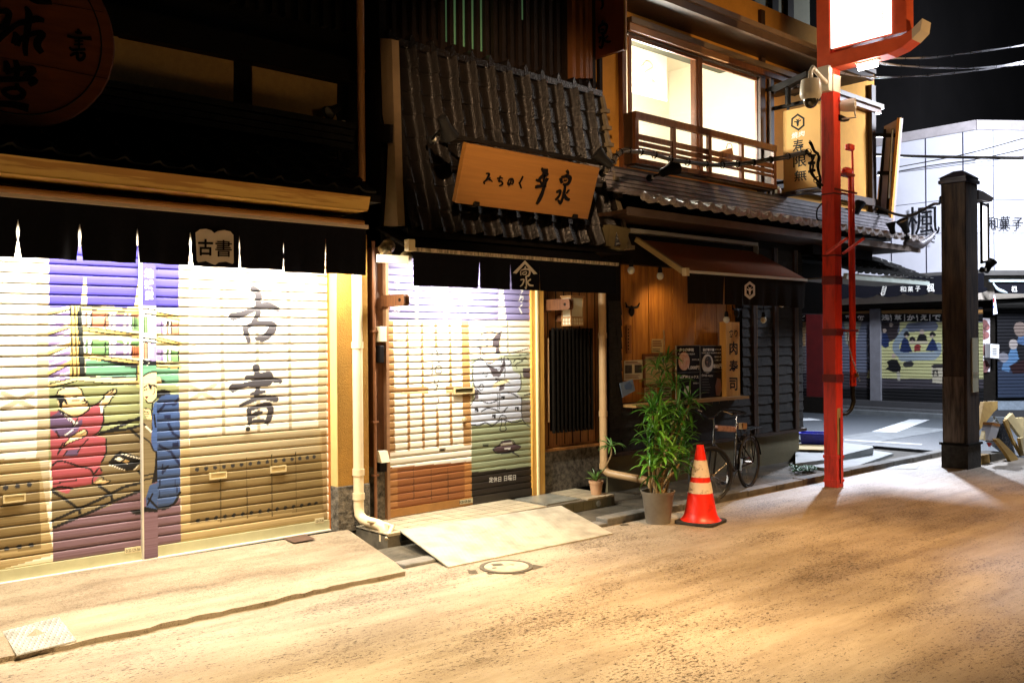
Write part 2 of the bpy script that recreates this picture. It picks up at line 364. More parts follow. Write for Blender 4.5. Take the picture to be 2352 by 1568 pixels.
# kerb along the house fronts and the sunken gutter behind it
kb = MB(); random.seed(3)
x = 4.3
while x < 13.9:
    w = .60; kb.box(x + .003, x + w - .003, -1.36, -1.20, -.04, (.07 if x > 6.35 else .03) + random.uniform(-.004, .004)); x += w
k = kb.build('kerb', M_KERB, loc=(9, -1.3, 0), bevel=.012); struct(k)
struct(MB().box(7.62, 13.8, -1.20, .4, -.045, .012).build('gutter_ground', mat('gutter_dirt', (.10, .085, .06), .9, (.03, .026, .018), 3, bump=.6, bscale=25), loc=(9, -.8, 0)))
struct(MB().box(4.3, 7.62, -1.20, -.66, -.045, .004).build('gutter_floor', mat('gutter_dirt', (.1, .1, .1)), loc=(5, -.9, 0)))
# white concrete slabs past the corner of the food shop
t = T('concrete_step', 'pale concrete slab steps past the dark shingled corner, under the blue tray', 'step', (13.6, -.3, 0))
MB().slab([on('Z', 165, 1345, z=.05), on('Z', 430, 1376, z=.05), on('Z', 800, 1248, z=.05), on('Z', 640, 1225, z=.05), on('Z', 90, 1290, z=.05)], (0, 0, -.05)).build('lower_slab', mat('white_slab', (.24, .26, .26), .7, contrast=.25, scale=4), t)
MB().slab([on('Z', 60, 1325, z=.10), on('Z', 275, 1298, z=.10), on('Z', 648, 1205, z=.16), on('Z', 640, 1192, z=.16), on('Z', 430, 1170, z=.16), on('Z', 60, 1180, z=.16)], (0, 0, -.09)).build('upper_slab', mat('white_slab', (.5, .5, .5)), t)
# concrete apron of the bookshop
random.seed(11)
ap = MB(); N_ = 64; edge = []; back = []
a0 = Vector((1.10, -1.56, .035)); a1 = Vector((4.17, -1.53, .035)); b0 = Vector((-.6, -.03, .115)); b1 = Vector((4.50, -.20, .115))
a0 = Vector((-.9, -1.60, .035))
jit = 0
for i in range(N_ + 1):
    f = i / N_; jit = jit * .7 + random.uniform(-.018, .018)
    edge.append(a0.lerp(a1, f) + Vector((0, jit, random.uniform(-.004, .004)))); back.append(b0.lerp(b1, f))
mid = [e.lerp(b, .16) + Vector((0, 0, .012)) for e, b in zip(edge, back)]
vs = edge + mid + back + [Vector((e.x, e.y + .012, -.01)) for e in edge]; n = N_ + 1
fs = []
for i in range(N_):
    fs += [(i, i + 1, n + i + 1, n + i), (n + i, n + i + 1, 2 * n + i + 1, 2 * n + i), (3 * n + i, 3 * n + i + 1, i + 1, i)]
vs += [Vector((a1.x, a1.y, -.01)), Vector((b1.x, b1.y, -.01))]; fs.append((N_, n + N_, 2 * n + N_, 4 * n + 1, 4 * n))
ap.add(vs, fs)
t = ap.build('concrete_ramp', M_CONC, loc=(2, -1, 0)); tag(t, 'long worn concrete ramp with a crumbling edge in front of the bookshop shutter', 'ramp')
pt = MB().add([on('B', u, v, z=.122) for u, v in [(1730, 680), (1870, 655), (1935, 685), (1800, 707)]], [(0, 1, 2, 3)])
pt.build('rusty_patch', mat('rust_patch', (.09, .045, .025), .9, contrast=.4, scale=20), t)
# checker plates
def checker_mat(name, col, sc, rough=.35, metal=.6):
    m = bpy.data.materials.new(name); m.use_nodes = True; N = m.node_tree.nodes; L = m.node_tree.links; b = N['Principled BSDF']
    b.inputs['Base Color'].default_value = col; b.inputs['Roughness'].default_value = rough; b.inputs['Metallic'].default_value = metal
    tc = N.new('ShaderNodeTexCoord'); ws = []
    for rot in (45, -45):
        mp = N.new('ShaderNodeMapping'); mp.inputs['Rotation'].default_value = (0, 0, R(rot)); mp.inputs['Scale'].default_value = (sc, sc * .45, 1)
        v = N.new('ShaderNodeTexVoronoi'); v.inputs['Randomness'].default_value = 0; v.inputs['Scale'].default_value = 1
        L.new(tc.outputs['Object'], mp.inputs[0]); L.new(mp.outputs[0], v.inputs['Vector']); ws.append(v)
    mn = N.new('ShaderNodeMath'); mn.operation = 'MINIMUM'; L.new(ws[0].outputs['Distance'], mn.inputs[0]); L.new(ws[1].outputs['Distance'], mn.inputs[1])
    rp = N.new('ShaderNodeMapRange'); rp.inputs['From Min'].default_value = .18; rp.inputs['From Max'].default_value = .3; rp.inputs['To Min'].default_value = 1; rp.inputs['To Max'].default_value = 0; L.new(mn.outputs[0], rp.inputs[0])
    bp = N.new('ShaderNodeBump'); bp.inputs['Strength'].default_value = .8; bp.inputs['Distance'].default_value = .004; L.new(rp.outputs[0], bp.inputs['Height']); L.new(bp.outputs[0], b.inputs['Normal'])
    nz = N.new('ShaderNodeTexNoise'); nz.inputs['Scale'].default_value = 6; nz.inputs['Detail'].default_value = 6; cr = N.new('ShaderNodeValToRGB'); cr.color_ramp.elements[0].position = .3; cr.color_ramp.elements[1].position = .6
    cr.color_ramp.elements[0].color = tuple(c * .6 for c in col[:3]) + (1,); cr.color_ramp.elements[1].color = col; L.new(tc.outputs['Object'], nz.inputs['Vector']); L.new(nz.outputs[0], cr.inputs[0]); L.new(cr.outputs[0], b.inputs['Base Color'])
    return m
t = MB().slab([on('D', 6, 1452, z=.062), on('D', 135, 1418, z=.066), on('D', 176, 1472, z=.036), on('D', 38, 1506, z=.036)], (0, 0, .008)).build('steel_plate', checker_mat('galvanised', (.62, .62, .60, 1), 42), loc=(1.9, -1.4, .05)); tag(t, 'square silver checker plate set in the concrete ramp at bottom left', 'plate')
pl = MB(); A_ = on('D', 918, 1217, z=.150); B_ = on('D', 1288, 1160, z=.150); C_ = on('D', 1407, 1224, z=.012); D_ = on('D', 1030, 1301, z=.012)
pl.slab([A_, B_, C_, D_], (0, 0, -.011))
t = pl.build('access_ramp', checker_mat('cream_plate', (.46, .42, .33, 1), 34, .5, .15), loc=(5.5, -1.1, 0)); tag(t, 'cream painted steel access ramp leaning on the tiled step of the narrow restaurant', 'ramp')
MB().slab([A_ + Vector((.03, .02, -.01)), B_ + Vector((-.03, .02, -.01)), B_ + Vector((-.03, .02, -.10)), A_ + Vector((.03, .02, -.10))], (0, .01, 0)).build('rear_lip', mat('black_steel', (.02, .02, .02), .5), t)
# manhole
c = on('D', 1163, 1301, z=.004); t = T('manhole_cover', 'round worn manhole cover in the alley below the cream ramp', 'manhole', c)
MB().lathe(c, [(.215, -.01), (.215, .006), (.185, .006), (.185, -.002)], 40).build('frame', mat('iron_rim', (.10, .085, .06), .6, metal=.3), t)
MB().lathe(c, [(.178, -.01), (.178, .006), (.001, .006)], 40).build('lid', mat('lid_conc', (.42, .37, .27), .7, contrast=.4, scale=9), t)
mm = MB()
for q in ([(862, 1003), (925, 996), (945, 1008), (880, 1016)], [(868, 1024), (895, 1020), (900, 1027), (872, 1031)], [(975, 1003), (1010, 1004), (1000, 1010)]): mm.add([on('P', u, v, z=.0115) for u, v in q], [tuple(range(len(q)))])
mm.build('pickhole', mat('iron_rim', (.1, .1, .1)), t)
pp = MB()
for q in ([(722, 1042), (770, 1038), (785, 1060), (728, 1062)], [(1090, 1022), (1120, 1004), (1190, 1016), (1120, 1036)], [(965, 1055), (1040, 1045), (1080, 1058), (1000, 1064)], [(832, 1056), (870, 1052), (888, 1060), (848, 1064)], [(1650, 760), (1700, 755), (1715, 763), (1662, 768)]):
    pp.add([on('P', u, v, z=.004) for u, v in q], [(0, 1, 2, 3)])
struct(pp.build('asphalt_patch', mat('patch_dark', (.09, .07, .045), .9, contrast=.5, scale=30), loc=(5.5, -1.9, .004)))
# tiled step of the restaurant
t = T('tiled_step', 'cream tiled entrance step under the shutter of the narrow restaurant', 'step', (6.2, -.35, 0))
MB().box(4.62, 7.60, -.655, -.02, -.04, .112).build('base', mat('step_side', (.12, .10, .07), .8, contrast=.5, bump=.3), t)
tl = MB(); 
yy = -.66
for j in range(4):
    xx = 4.62
    while xx < 7.59:
        w = min(.146, 7.60 - xx - .003)
        if w > .03 and not (6.62 < xx + .07 < 7.14 and -.60 < yy + .07 < -.12): tl.box(xx, xx + w - .005, yy, yy + .140, .100, .124)
        xx += .15
    yy += .15
tl.build('tiles', mat('cream_tile', (.50, .42, .29), .35, contrast=.35, scale=5), t)
tf = MB()
xx = 6.5
while xx < 7.55: tf.box(xx, xx + .145, -.662, -.652, .01, .105); xx += .15
tf.build('front_tiles', mat('olive_tile', (.16, .15, .09), .3, contrast=.3), t)
cp = on('P', 1520, 632, y=-.665); MB().lathe(cp, [(.001, .0), (.03, .0), (.034, .006), (.02, .012), (.001, .012)], 16, (0, -1, 0)).build('drain_cap', mat('chrome_dull', (.5, .5, .45), .35, metal=.8), t)
t = MB().box(6.62, 7.12, -.60, -.12, .100, .127).build('drain_cover', checker_mat('cover_steel', (.42, .42, .36, 1), 60), loc=(6.9, -.4, .1)); tag(t, 'checkered steel drain cover set in the tiled step', 'drain cover')
# ================================================================ BOOKSHOP (left building)
M_BLK = mat('black_timber', (.010, .008, .006), .55, contrast=.5, scale=10, stretch=(1, 1, 4))
M_PLAS = mat('beige_plaster', (.52, .34, .13), .9, contrast=.15, scale=20, bump=.25, bscale=220)
M_OCH = mat('ochre_stucco', (.38, .195, .03), .9, contrast=.18, scale=8, bump=.4, bscale=90)
M_YEL = mat('painted_light_yellow', (.72, .52, .20), .45, contrast=.12, scale=5)  # pillar stucco with the awning tube light put into its colour
M_ORF = mat('orange_frame', (.45, .14, .02), .5, contrast=.3, scale=6, stretch=(4, 4, .5))
M_GRAN = mat('granite', (.20, .17, .13), .8, (.03, .025, .018), 18, bump=.7, bscale=50)
M_CREAM = mat('cream_enamel', (.74, .62, .40), .35, contrast=.12, scale=4)
M_PAINT = attr_mat('painted_slats'); M_PAINTF = attr_mat('painted_flat', .45, False)
M_TILE = mat('roof_tile', (.020, .019, .018), .45, contrast=.5, scale=7, bump=.15, bscale=60)
PURP = S(62, 52, 160); CRM = S(250, 242, 222); BEI = S(226, 208, 168); BK = (.012, .012, .014); YEL = S(240, 205, 110); LAV = S(176, 150, 215); GRN = S(125, 175, 105); MINT = S(120, 185, 145); SAL = S(225, 150, 110); ORG_ = S(220, 120, 60)
LIM = S(176, 182, 120); TAN = S(150, 132, 92); PLUM = S(138, 106, 122); SKIN = S(250, 220, 165); RED = S(198, 84, 98); SHW = S(120, 92, 136); BLU = S(66, 98, 158); WHT = S(250, 250, 248)

B1 = T('bookshop_building', 'dark bookshop house with beige upper panels and wide painted roller shutters on the left', 'building', (2.0, .2, 0))
# ---- shutters
XE = on('A', 2003, 900, y=0).x
zs, ds = slat_rows(.185, 2.72, .0765)
def tmy(fr, u, v, y=-.012): p = on(fr, u, v, y=y); return (p.x, p.z)
P1 = Painter(1.45, XE, .0058, zs, CRM, tmy)
def art1(P):
    # faint lattice screen of the paper door panels
    for u0, u1 in ((-400, 430), (2225, 5900)): P.rect('C', u0, -300, u1, 1300, CRM)
    P.rect('C', 430, -300, 585, 2400, BEI); P.rect('C', 2105, -300, 2225, 2400, BEI)
    P.rect('A', 1950, 250, 2003, 1560, BEI); P.rect('A', -300, -100, 228, 1300, CRM)
    for u in (1360, 1575, 1770): P.line('A', [(u, 400), (u + 12, 1370)], .030, BEI, False)
    for a, b in (((1165, 985), (1320, 1075)), ((1165, 1075), (1320, 975)), ((20, 1030), (200, 1120)), ((20, 1125), (200, 1030))): P.line('A', [a, b], .035, BEI, False)
    # cabinet doors below
    for fr, q in (('B', [(-300, 210), (240, 190), (330, 780), (-300, 960)]), ('B', [(1110, 120), (2003, 20), (2010, 640), (1110, 780)])): P.poly(fr, q, S(205, 178, 120))
    for fr, q in (('B', [(-300, 350), (243, 320), (252, 745), (-300, 800)]), ('B', [(1165, 225), (1970, 155), (1985, 500), (1170, 595)])): P.poly(fr, q, S(150, 126, 76))
    P.poly('B', [(1970, 30), (2003, 25), (2010, 630), (1985, 635)], S(188, 160, 108))
    P.poly('B', [(1165, 60), (1960, 0), (1965, 150), (1165, 225)], S(205, 185, 140))
    for u, v0, v1 in ((1350, 205, 580), (1512, 190, 560), (1665, 170, 545), (1812, 155, 520)): P.line('B', [(u, v0), (u + 4, v1)], .008, S(95, 78, 40), False)
    for ln in (((1208, 260), (1925, 183), 14), ((1215, 573), (1937, 467), 14)):
        for k in range(15):
            f = (1 - (1 - k / 14) ** 1.08); u = ln[0][0] + (ln[1][0] - ln[0][0]) * f; v = ln[0][1] + (ln[1][1] - ln[0][1]) * f
            P.line('B', [(u, v), (u + 1, v)], .034, S(50, 50, 55), False)
    for u, v in ((35, 372), (107, 363), (180, 355), (42, 745), (120, 733), (192, 722)): P.line('B', [(u, v), (u + 1, v)], .034, S(50, 50, 55), False)
    # --- bookshelf painting
    P.rect('C', 578, -640, 2108, 95, PURP)
    P.rect('C', 578, 92, 2108, 1000, S(235, 225, 180))
    P.poly('A', [(515, 320), (528, 320), (535, 498), (498, 498)], S(245, 232, 160)); P.poly('A', [(850, 335), (860, 335), (852, 508), (825, 505)], S(245, 232, 160))
    P.rect('C', 578, 120, 830, 950, LAV)
    for k in range(9): P.line('C', [(585, 190 + k * 95), (820, 110 + k * 92)], .016, WHT, False)
    for k in range(4): P.line('C', [(585, 155 + k * 235), (830, 90 + k * 215)], .03, YEL, False); P.line('C', [(585, 175 + k * 235), (830, 112 + k * 215)], .010, BK, False)
    for k in range(4): P.line('C', [(720, 240 + k * 210), (800, 300 + k * 200)], .014, WHT, False)
    def rowb(v0, v1, dv, c1, c2, c3, c4):
        P.poly('C', [(955, v0), (1665, v0 + dv), (1665, v1 + dv * .6), (955, v1)], c1)
        P.poly('C', [(955, v0), (1010, v0), (1010, v1), (955, v1)], WHT)
        P.poly('C', [(1290, v0 + 40), (1550, v0 + 65), (1550, v1 + 35), (1290, v1 + 20)], c2)
        P.poly('C', [(1550, v0 + 80), (1668, v0 + 95), (1668, v1 + 50), (1550, v1 + 40)], c3)
        for u, wd_, c in ((1060, .030, WHT), (1345, .024, WHT), (1300, .02, WHT), (1475, .02, WHT), (1530, .016, WHT)): P.line('C', [(u, v0 + 25), (u, v1 - 10)], wd_, c, False)
        for u in (1030, 1082, 1240, 1282, 1558, 1588, 1612): P.line('C', [(u, v0 + 20 + (u - 960) * .08), (u, v1 + (u - 960) * .03)], .008, BK, False)
        for q in ((v0 + v1) / 2 - 15, (v0 + v1) / 2 + 35): P.line('C', [(1240, q), (1282, q)], .008, BK, False)
        P.poly('C', [(1840, v0 + 110), (1955, v0 + 125), (1955, v1 + 75), (1840, v1 + 65)], c2); P.poly('C', [(1960, v0 + 125), (2108, v0 + 145), (2108, v1 + 90), (1960, v1 + 78)], c4)
        P.line('C', [(1945, v0 + 110), (1945, v1 + 80)], .022, WHT, False); P.line('C', [(2000, v0 + 160), (2000, v1 + 55)], .024, WHT, False)
        for u in (1905, 1965, 1982, 2018, 2104): P.line('C', [(u, v0 + 130), (u, v1 + 75)], .008, BK, False)
    rowb(120, 320, 30, SAL, LAV, GRN, SAL); rowb(455, 640, 30, GRN, LAV, ORG_, GRN)
    for a, b in (((960, 92), (1665, 130)), ((960, 335), (1665, 430)), ((1835, 165), (2108, 215)), ((1835, 455), (2108, 520)), ((960, 650), (1665, 745)), ((1835, 760), (2108, 780))):
        P.line('C', [a, b], .046, YEL, False)
        for dv in (-22, 18): P.line('C', [(a[0], a[1] + dv), (b[0], b[1] + dv)], .010, BK, False)
    P.poly('C', [(1010, 705), (1200, 715), (1610, 800), (1605, 905), (1010, 890)], MINT); P.poly('C', [(1840, 800), (2108, 810), (2108, 980), (1840, 990)], MINT)
    P.poly('C', [(1160, 705), (1665, 760), (1665, 800), (1500, 790)], BK)
    P.poly('C', [(578, 950), (1200, 930), (1668, 1010), (2108, 1000), (2108, 1330), (1668, 1800), (578, 1900)], LIM)
    P.line('C', [(960, 905), (1600, 905)], .012, BK, False); P.line('C', [(940, 950), (1665, 1000)], .012, BK, False)
    P.line('C', [(1635, 790), (1635, 1000)], .034, YEL, False); P.line('C', [(1608, 780), (1608, 970)], .012, BK, False); P.line('C', [(1655, 780), (1655, 1000)], .010, BK, False)
    P.line('C', [(950, 925), (1620, 970)], .030, S(245, 225, 160), False); P.line('C', [(590, 1000), (880, 925)], .03, S(245, 225, 160), False); P.line('C', [(590, 985), (860, 915)], .010, BK, False); P.line('C', [(600, 1035), (900, 950)], .012, BK, False)
    P.rect('C', 825, 60, 945, 920, YEL); P.rect('C', 943, 80, 1000, 905, S(60, 65, 60)) if False else P.poly('C', [(925, 80), (960, 80), (1010, 905), (950, 905)], S(50, 55, 52))
    for u in (832, 880, 915): P.line('C', [(u, 62), (u + 28, 905)], .009, BK, False)
    # --- floor
    P.poly('M', [(560, 700), (1020, 590), (1040, 1240), (520, 1470), (140, 1600), (140, 1240), (620, 900)], TAN)
    P.poly('M', [(150, 1240), (660, 1010), (1040, 1000), (1040, 1240), (500, 1480), (150, 1568)], TAN)
    P.poly('M', [(150, 1590), (700, 1380), (850, 1290), (1040, 1215), (1380, 1300), (1385, 2050), (150, 2200)], PLUM)
    for ln in ([(600, 690), (830, 600), (1020, 515)], [(620, 672), (860, 640), (1020, 600)], [(640, 600), (1020, 540)], [(150, 1240), (260, 1310), (370, 1390)], [(600, 1190), (700, 1260)], [(150, 1525), (400, 1410), (620, 1310), (830, 1200), (1030, 1150)],
               [(160, 1590), (560, 1420), (720, 1340), (1030, 1225)], [(400, 1400), (410, 1450)], [(715, 1275), (722, 1330)], [(900, 640), (1010, 740)], [(980, 1050), (1040, 1110)]): P.line('M', ln, .022, BK, False)
    # --- seated figure in red
    P.poly('M', [(126, 470), (215, 465), (330, 535), (500, 440), (560, 415), (610, 370), (640, 470), (645, 560), (610, 650), (560, 700), (665, 730), (665, 860), (620, 960), (600, 1020), (630, 1060), (530, 1170), (330, 1210), (300, 1260), (240, 1255), (200, 1230), (145, 1215), (128, 800)], RED)
    P.poly('M', [(126, 520), (210, 470), (340, 590), (430, 545), (430, 605), (330, 720), (215, 715), (128, 640)], SHW)
    P.poly('M', [(280, 850), (400, 830), (390, 900), (265, 905)], SHW)
    P.poly('M', [(185, 310), (215, 262), (300, 232), (400, 245), (445, 300), (470, 350), (500, 420), (470, 470), (370, 528), (300, 500), (215, 440), (195, 380)], SKIN)
    P.poly('M', [(122, 320), (195, 310), (260, 312), (275, 350), (300, 402), (275, 405), (255, 378), (240, 400), (245, 450), (215, 430), (205, 385), (185, 345), (122, 345)], BK)
    P.poly('M', [(650, 350), (670, 290), (750, 255), (758, 300), (715, 345), (690, 390), (640, 425), (600, 420), (605, 370)], SKIN)
    P.poly('M', [(255, 790), (320, 715), (430, 645), (480, 660), (475, 700), (380, 745), (270, 790)], SKIN)
    P.poly('M', [(535, 1165), (600, 1130), (700, 1140), (650, 1165)], SKIN)
    P.poly('M', [(208, 472), (235, 470), (350, 560), (400, 575), (345, 625), (335, 580)], WHT); P.poly('M', [(265, 695), (330, 645), (350, 650), (275, 705)], WHT)
    P.poly('M', [(602, 365), (620, 365), (640, 490), (610, 490)], WHT)
    for ln, w in (([(190, 300), (215, 262), (300, 232), (405, 242), (445, 315)], .012), ([(450, 350), (485, 385), (505, 435), (470, 475), (370, 530), (290, 500), (205, 455)], .012), ([(430, 375), (460, 370), (468, 395), (440, 400)], .009), ([(340, 368), (400, 365)], .010), ([(355, 335), (390, 325)], .012),
                  ([(505, 425), (560, 405), (625, 355), (670, 290), (755, 252), (758, 300), (715, 345), (690, 395), (640, 430)], .012), ([(640, 445), (640, 560), (600, 660), (545, 700)], .012), ([(215, 470), (330, 565), (350, 620)], .009), ([(390, 540), (345, 620)], .009), ([(180, 665), (215, 720)], .012), ([(255, 795), (330, 712), (440, 645), (480, 665), (465, 710), (380, 745), (255, 800)], .009),
                  ([(145, 990), (210, 945), (330, 975), (400, 1000), (500, 1020), (540, 1075)], .014), ([(665, 735), (665, 865), (620, 960)], .012), ([(200, 870), (245, 780), (270, 800), (215, 850), (195, 885)], .010), ([(250, 900), (285, 850)], .009), ([(390, 860), (440, 790), (490, 735)], .009), ([(550, 1070), (595, 1015), (620, 1040)], .012), ([(530, 1165), (545, 1100), (620, 1095), (650, 1130), (705, 1140), (660, 1170), (535, 1170)], .010),
                  ([(150, 1170), (260, 1150), (380, 1130)], .010), ([(150, 1215), (240, 1200), (345, 1215)], .016), ([(420, 690), (470, 665)], .006), ([(700, 300), (740, 262)], .008), ([(715, 320), (755, 290)], .008)): P.line('M', ln, w, BK)
    # --- box of books on the floor
    P.poly('M', [(685, 960), (740, 900), (800, 850), (900, 880), (1020, 912), (1005, 960), (930, 1035), (870, 1045), (800, 1020), (690, 985)], BK)
    P.poly('M', [(745, 930), (785, 908), (828, 930), (800, 958)], CRM); P.poly('M', [(825, 955), (850, 935), (895, 950), (870, 975)], SKIN); P.poly('M', [(925, 1035), (990, 970), (1000, 955), (950, 1030)], CRM)
    for k in range(7): P.line('M', [(820 + k * 27, 880 + k * 7), (832 + k * 27, 883 + k * 7)], .009, CRM, False); P.line('M', [(700 + k * 22, 985 + k * 8), (710 + k * 22, 989 + k * 8)], .008, CRM, False)
    # --- standing figure in blue
    P.poly('M', [(1000, 240), (1025, 235), (1025, 345), (1000, 330)], SKIN); P.poly('M', [(1145, 135), (1185, 145), (1205, 175), (1200, 205), (1145, 215)], SKIN); P.poly('M', [(1195, 160), (1235, 175), (1225, 190), (1200, 195)], BK)
    P.poly('M', [(1145, 275), (1215, 255), (1290, 275), (1285, 305), (1150, 350)], BK)
    P.poly('M', [(1148, 380), (1190, 330), (1250, 305), (1370, 305), (1380, 1235), (1330, 1340), (1240, 1400), (1160, 1410)], BLU)
    for q in ([(1170, 480), (1230, 400), (1330, 400), (1360, 350)], [(1265, 590), (1310, 680), (1365, 720)], [(1180, 800), (1290, 860), (1370, 980)], [(1210, 1060), (1260, 1000)]): P.line('M', q, .022, S(20, 36, 80), False)
    P.poly('M', [(1220, 500), (1290, 505), (1285, 545), (1225, 540)], S(24, 40, 88)); P.poly('M', [(1300, 780), (1360, 760), (1365, 815), (1300, 815)], S(20, 36, 80))
    for u, v in ((1180, 1120), (1330, 1130), (1350, 1180), (1210, 980), (1180, 1230)): P.line('M', [(u, v), (u, v + 70)], .010, S(20, 36, 80), False)
    P.line('M', [(1165, 1410), (1250, 1400), (1330, 1345), (1378, 1250)], .02, BK); P.poly('M', [(900, 1425), (1010, 1415), (1020, 1310), (1045, 1310), (1045, 1465), (930, 1465)], BK)
    # --- brush characters
    G2 = S(84, 80, 86)
    for ln, w in (([(1555, 392), (1582, 420), (1584, 470), (1583, 530), (1575, 560), (1550, 592)], [.075, .085, .07, .06, .04]), ([(1428, 560), (1480, 548), (1560, 515), (1640, 492), (1705, 518)], [.09, .07, .055, .085, .05]), ([(1500, 630), (1510, 665), (1525, 708)], [.05, .065, .05]),
                  ([(1505, 632), (1560, 605), (1640, 602), (1675, 622), (1650, 665), (1605, 705)], [.04, .05, .06, .09, .09, .05]), ([(1575, 695), (1640, 685)], [.05, .06]),
                  ([(1570, 872), (1580, 930), (1582, 1000), (1570, 1035)], [.08, .06, .055, .06]), ([(1512, 935), (1580, 925), (1650, 915), (1650, 965), (1590, 978), (1530, 985)], [.045, .05, .075, .055, .045, .03]), ([(1428, 998), (1500, 980), (1600, 950), (1660, 945), (1718, 955)], [.085, .055, .045, .06, .05]),
                  ([(1540, 1035), (1580, 1025), (1620, 1020)], [.03, .04, .035]), ([(1475, 1105), (1540, 1075), (1600, 1055), (1690, 1065)], [.03, .05, .05, .07]), ([(1525, 1130), (1530, 1170), (1532, 1212)], [.05, .055, .05]),
                  ([(1530, 1130), (1600, 1105), (1650, 1105), (1658, 1150), (1640, 1205)], [.04, .05, .075, .07, .06]), ([(1545, 1170), (1575, 1155), (1600, 1148)], [.05, .06, .04]), ([(1535, 1205), (1590, 1198), (1640, 1200)], [.03, .04, .03])): P.line('A', ln, [k * .84 for k in w], G2)
art1(P1)
P1.k = .76
sh = P1.build('roller_shutter', M_PAINT, lambda A, Z, d: (A, -d, Z), ds, B1)
MB().box(1.45, XE, -.022, .02, .105, .19).build('bottom_rail', mat('rail_olive', (.50, .47, .28), .45, contrast=.15), sh)
for u, v in ((87, 437), (1335, 297), (1705, 257)):
    c = on('B', u, v, y=-.02); w = .075
    h = MB(); h.box(c.x - w, c.x + w, -.030, -.012, c.z - .028, c.z - .018); h.box(c.x - w, c.x + w, -.030, -.012, c.z + .018, c.z + .028); h.box(c.x - w, c.x - w + .012, -.030, -.012, c.z - .018, c.z + .018); h.box(c.x + w - .012, c.x + w, -.030, -.012, c.z - .018, c.z + .018); h.box(c.x - w + .012, c.x + w - .012, -.018, -.012, c.z - .018, c.z + .018)
    h.build('shutter_handle', mat('brass_frame', (.60, .48, .25), .4, contrast=.1), sh)
c = on('A', 1520, 1248, y=-.02); MB().lathe((c.x, -.012, c.z), [(.001, .014), (.018, .014), (.02, 0)], 14, (0, -1, 0)).build('keyhole', mat('dark_metal', (.06, .06, .05), .4, metal=.7), sh)
for u, v in ((815, 752), (1957, 573)):
    c = on('B', u, v, y=-.022); w = .062 if u < 1000 else .045; st = MB().box(c.x - w, c.x + w, -.0235, -.0165, c.z - .022, c.z + .022).build('sticker', mat('sticker_cream', (.66, .58, .36), .5, contrast=.1), sh)
    m = MB(); text_mb(m, '0120-129-366', (c.x - w * .9, -.0245, c.z - .012), (c.x + w * .9, -.0245, c.z - .012), (c.x - w * .9, -.0245, c.z + .012), (0, -.0004, 0)); m.build('sticker_text', mat('ink', (.01, .01, .01), .6), st)
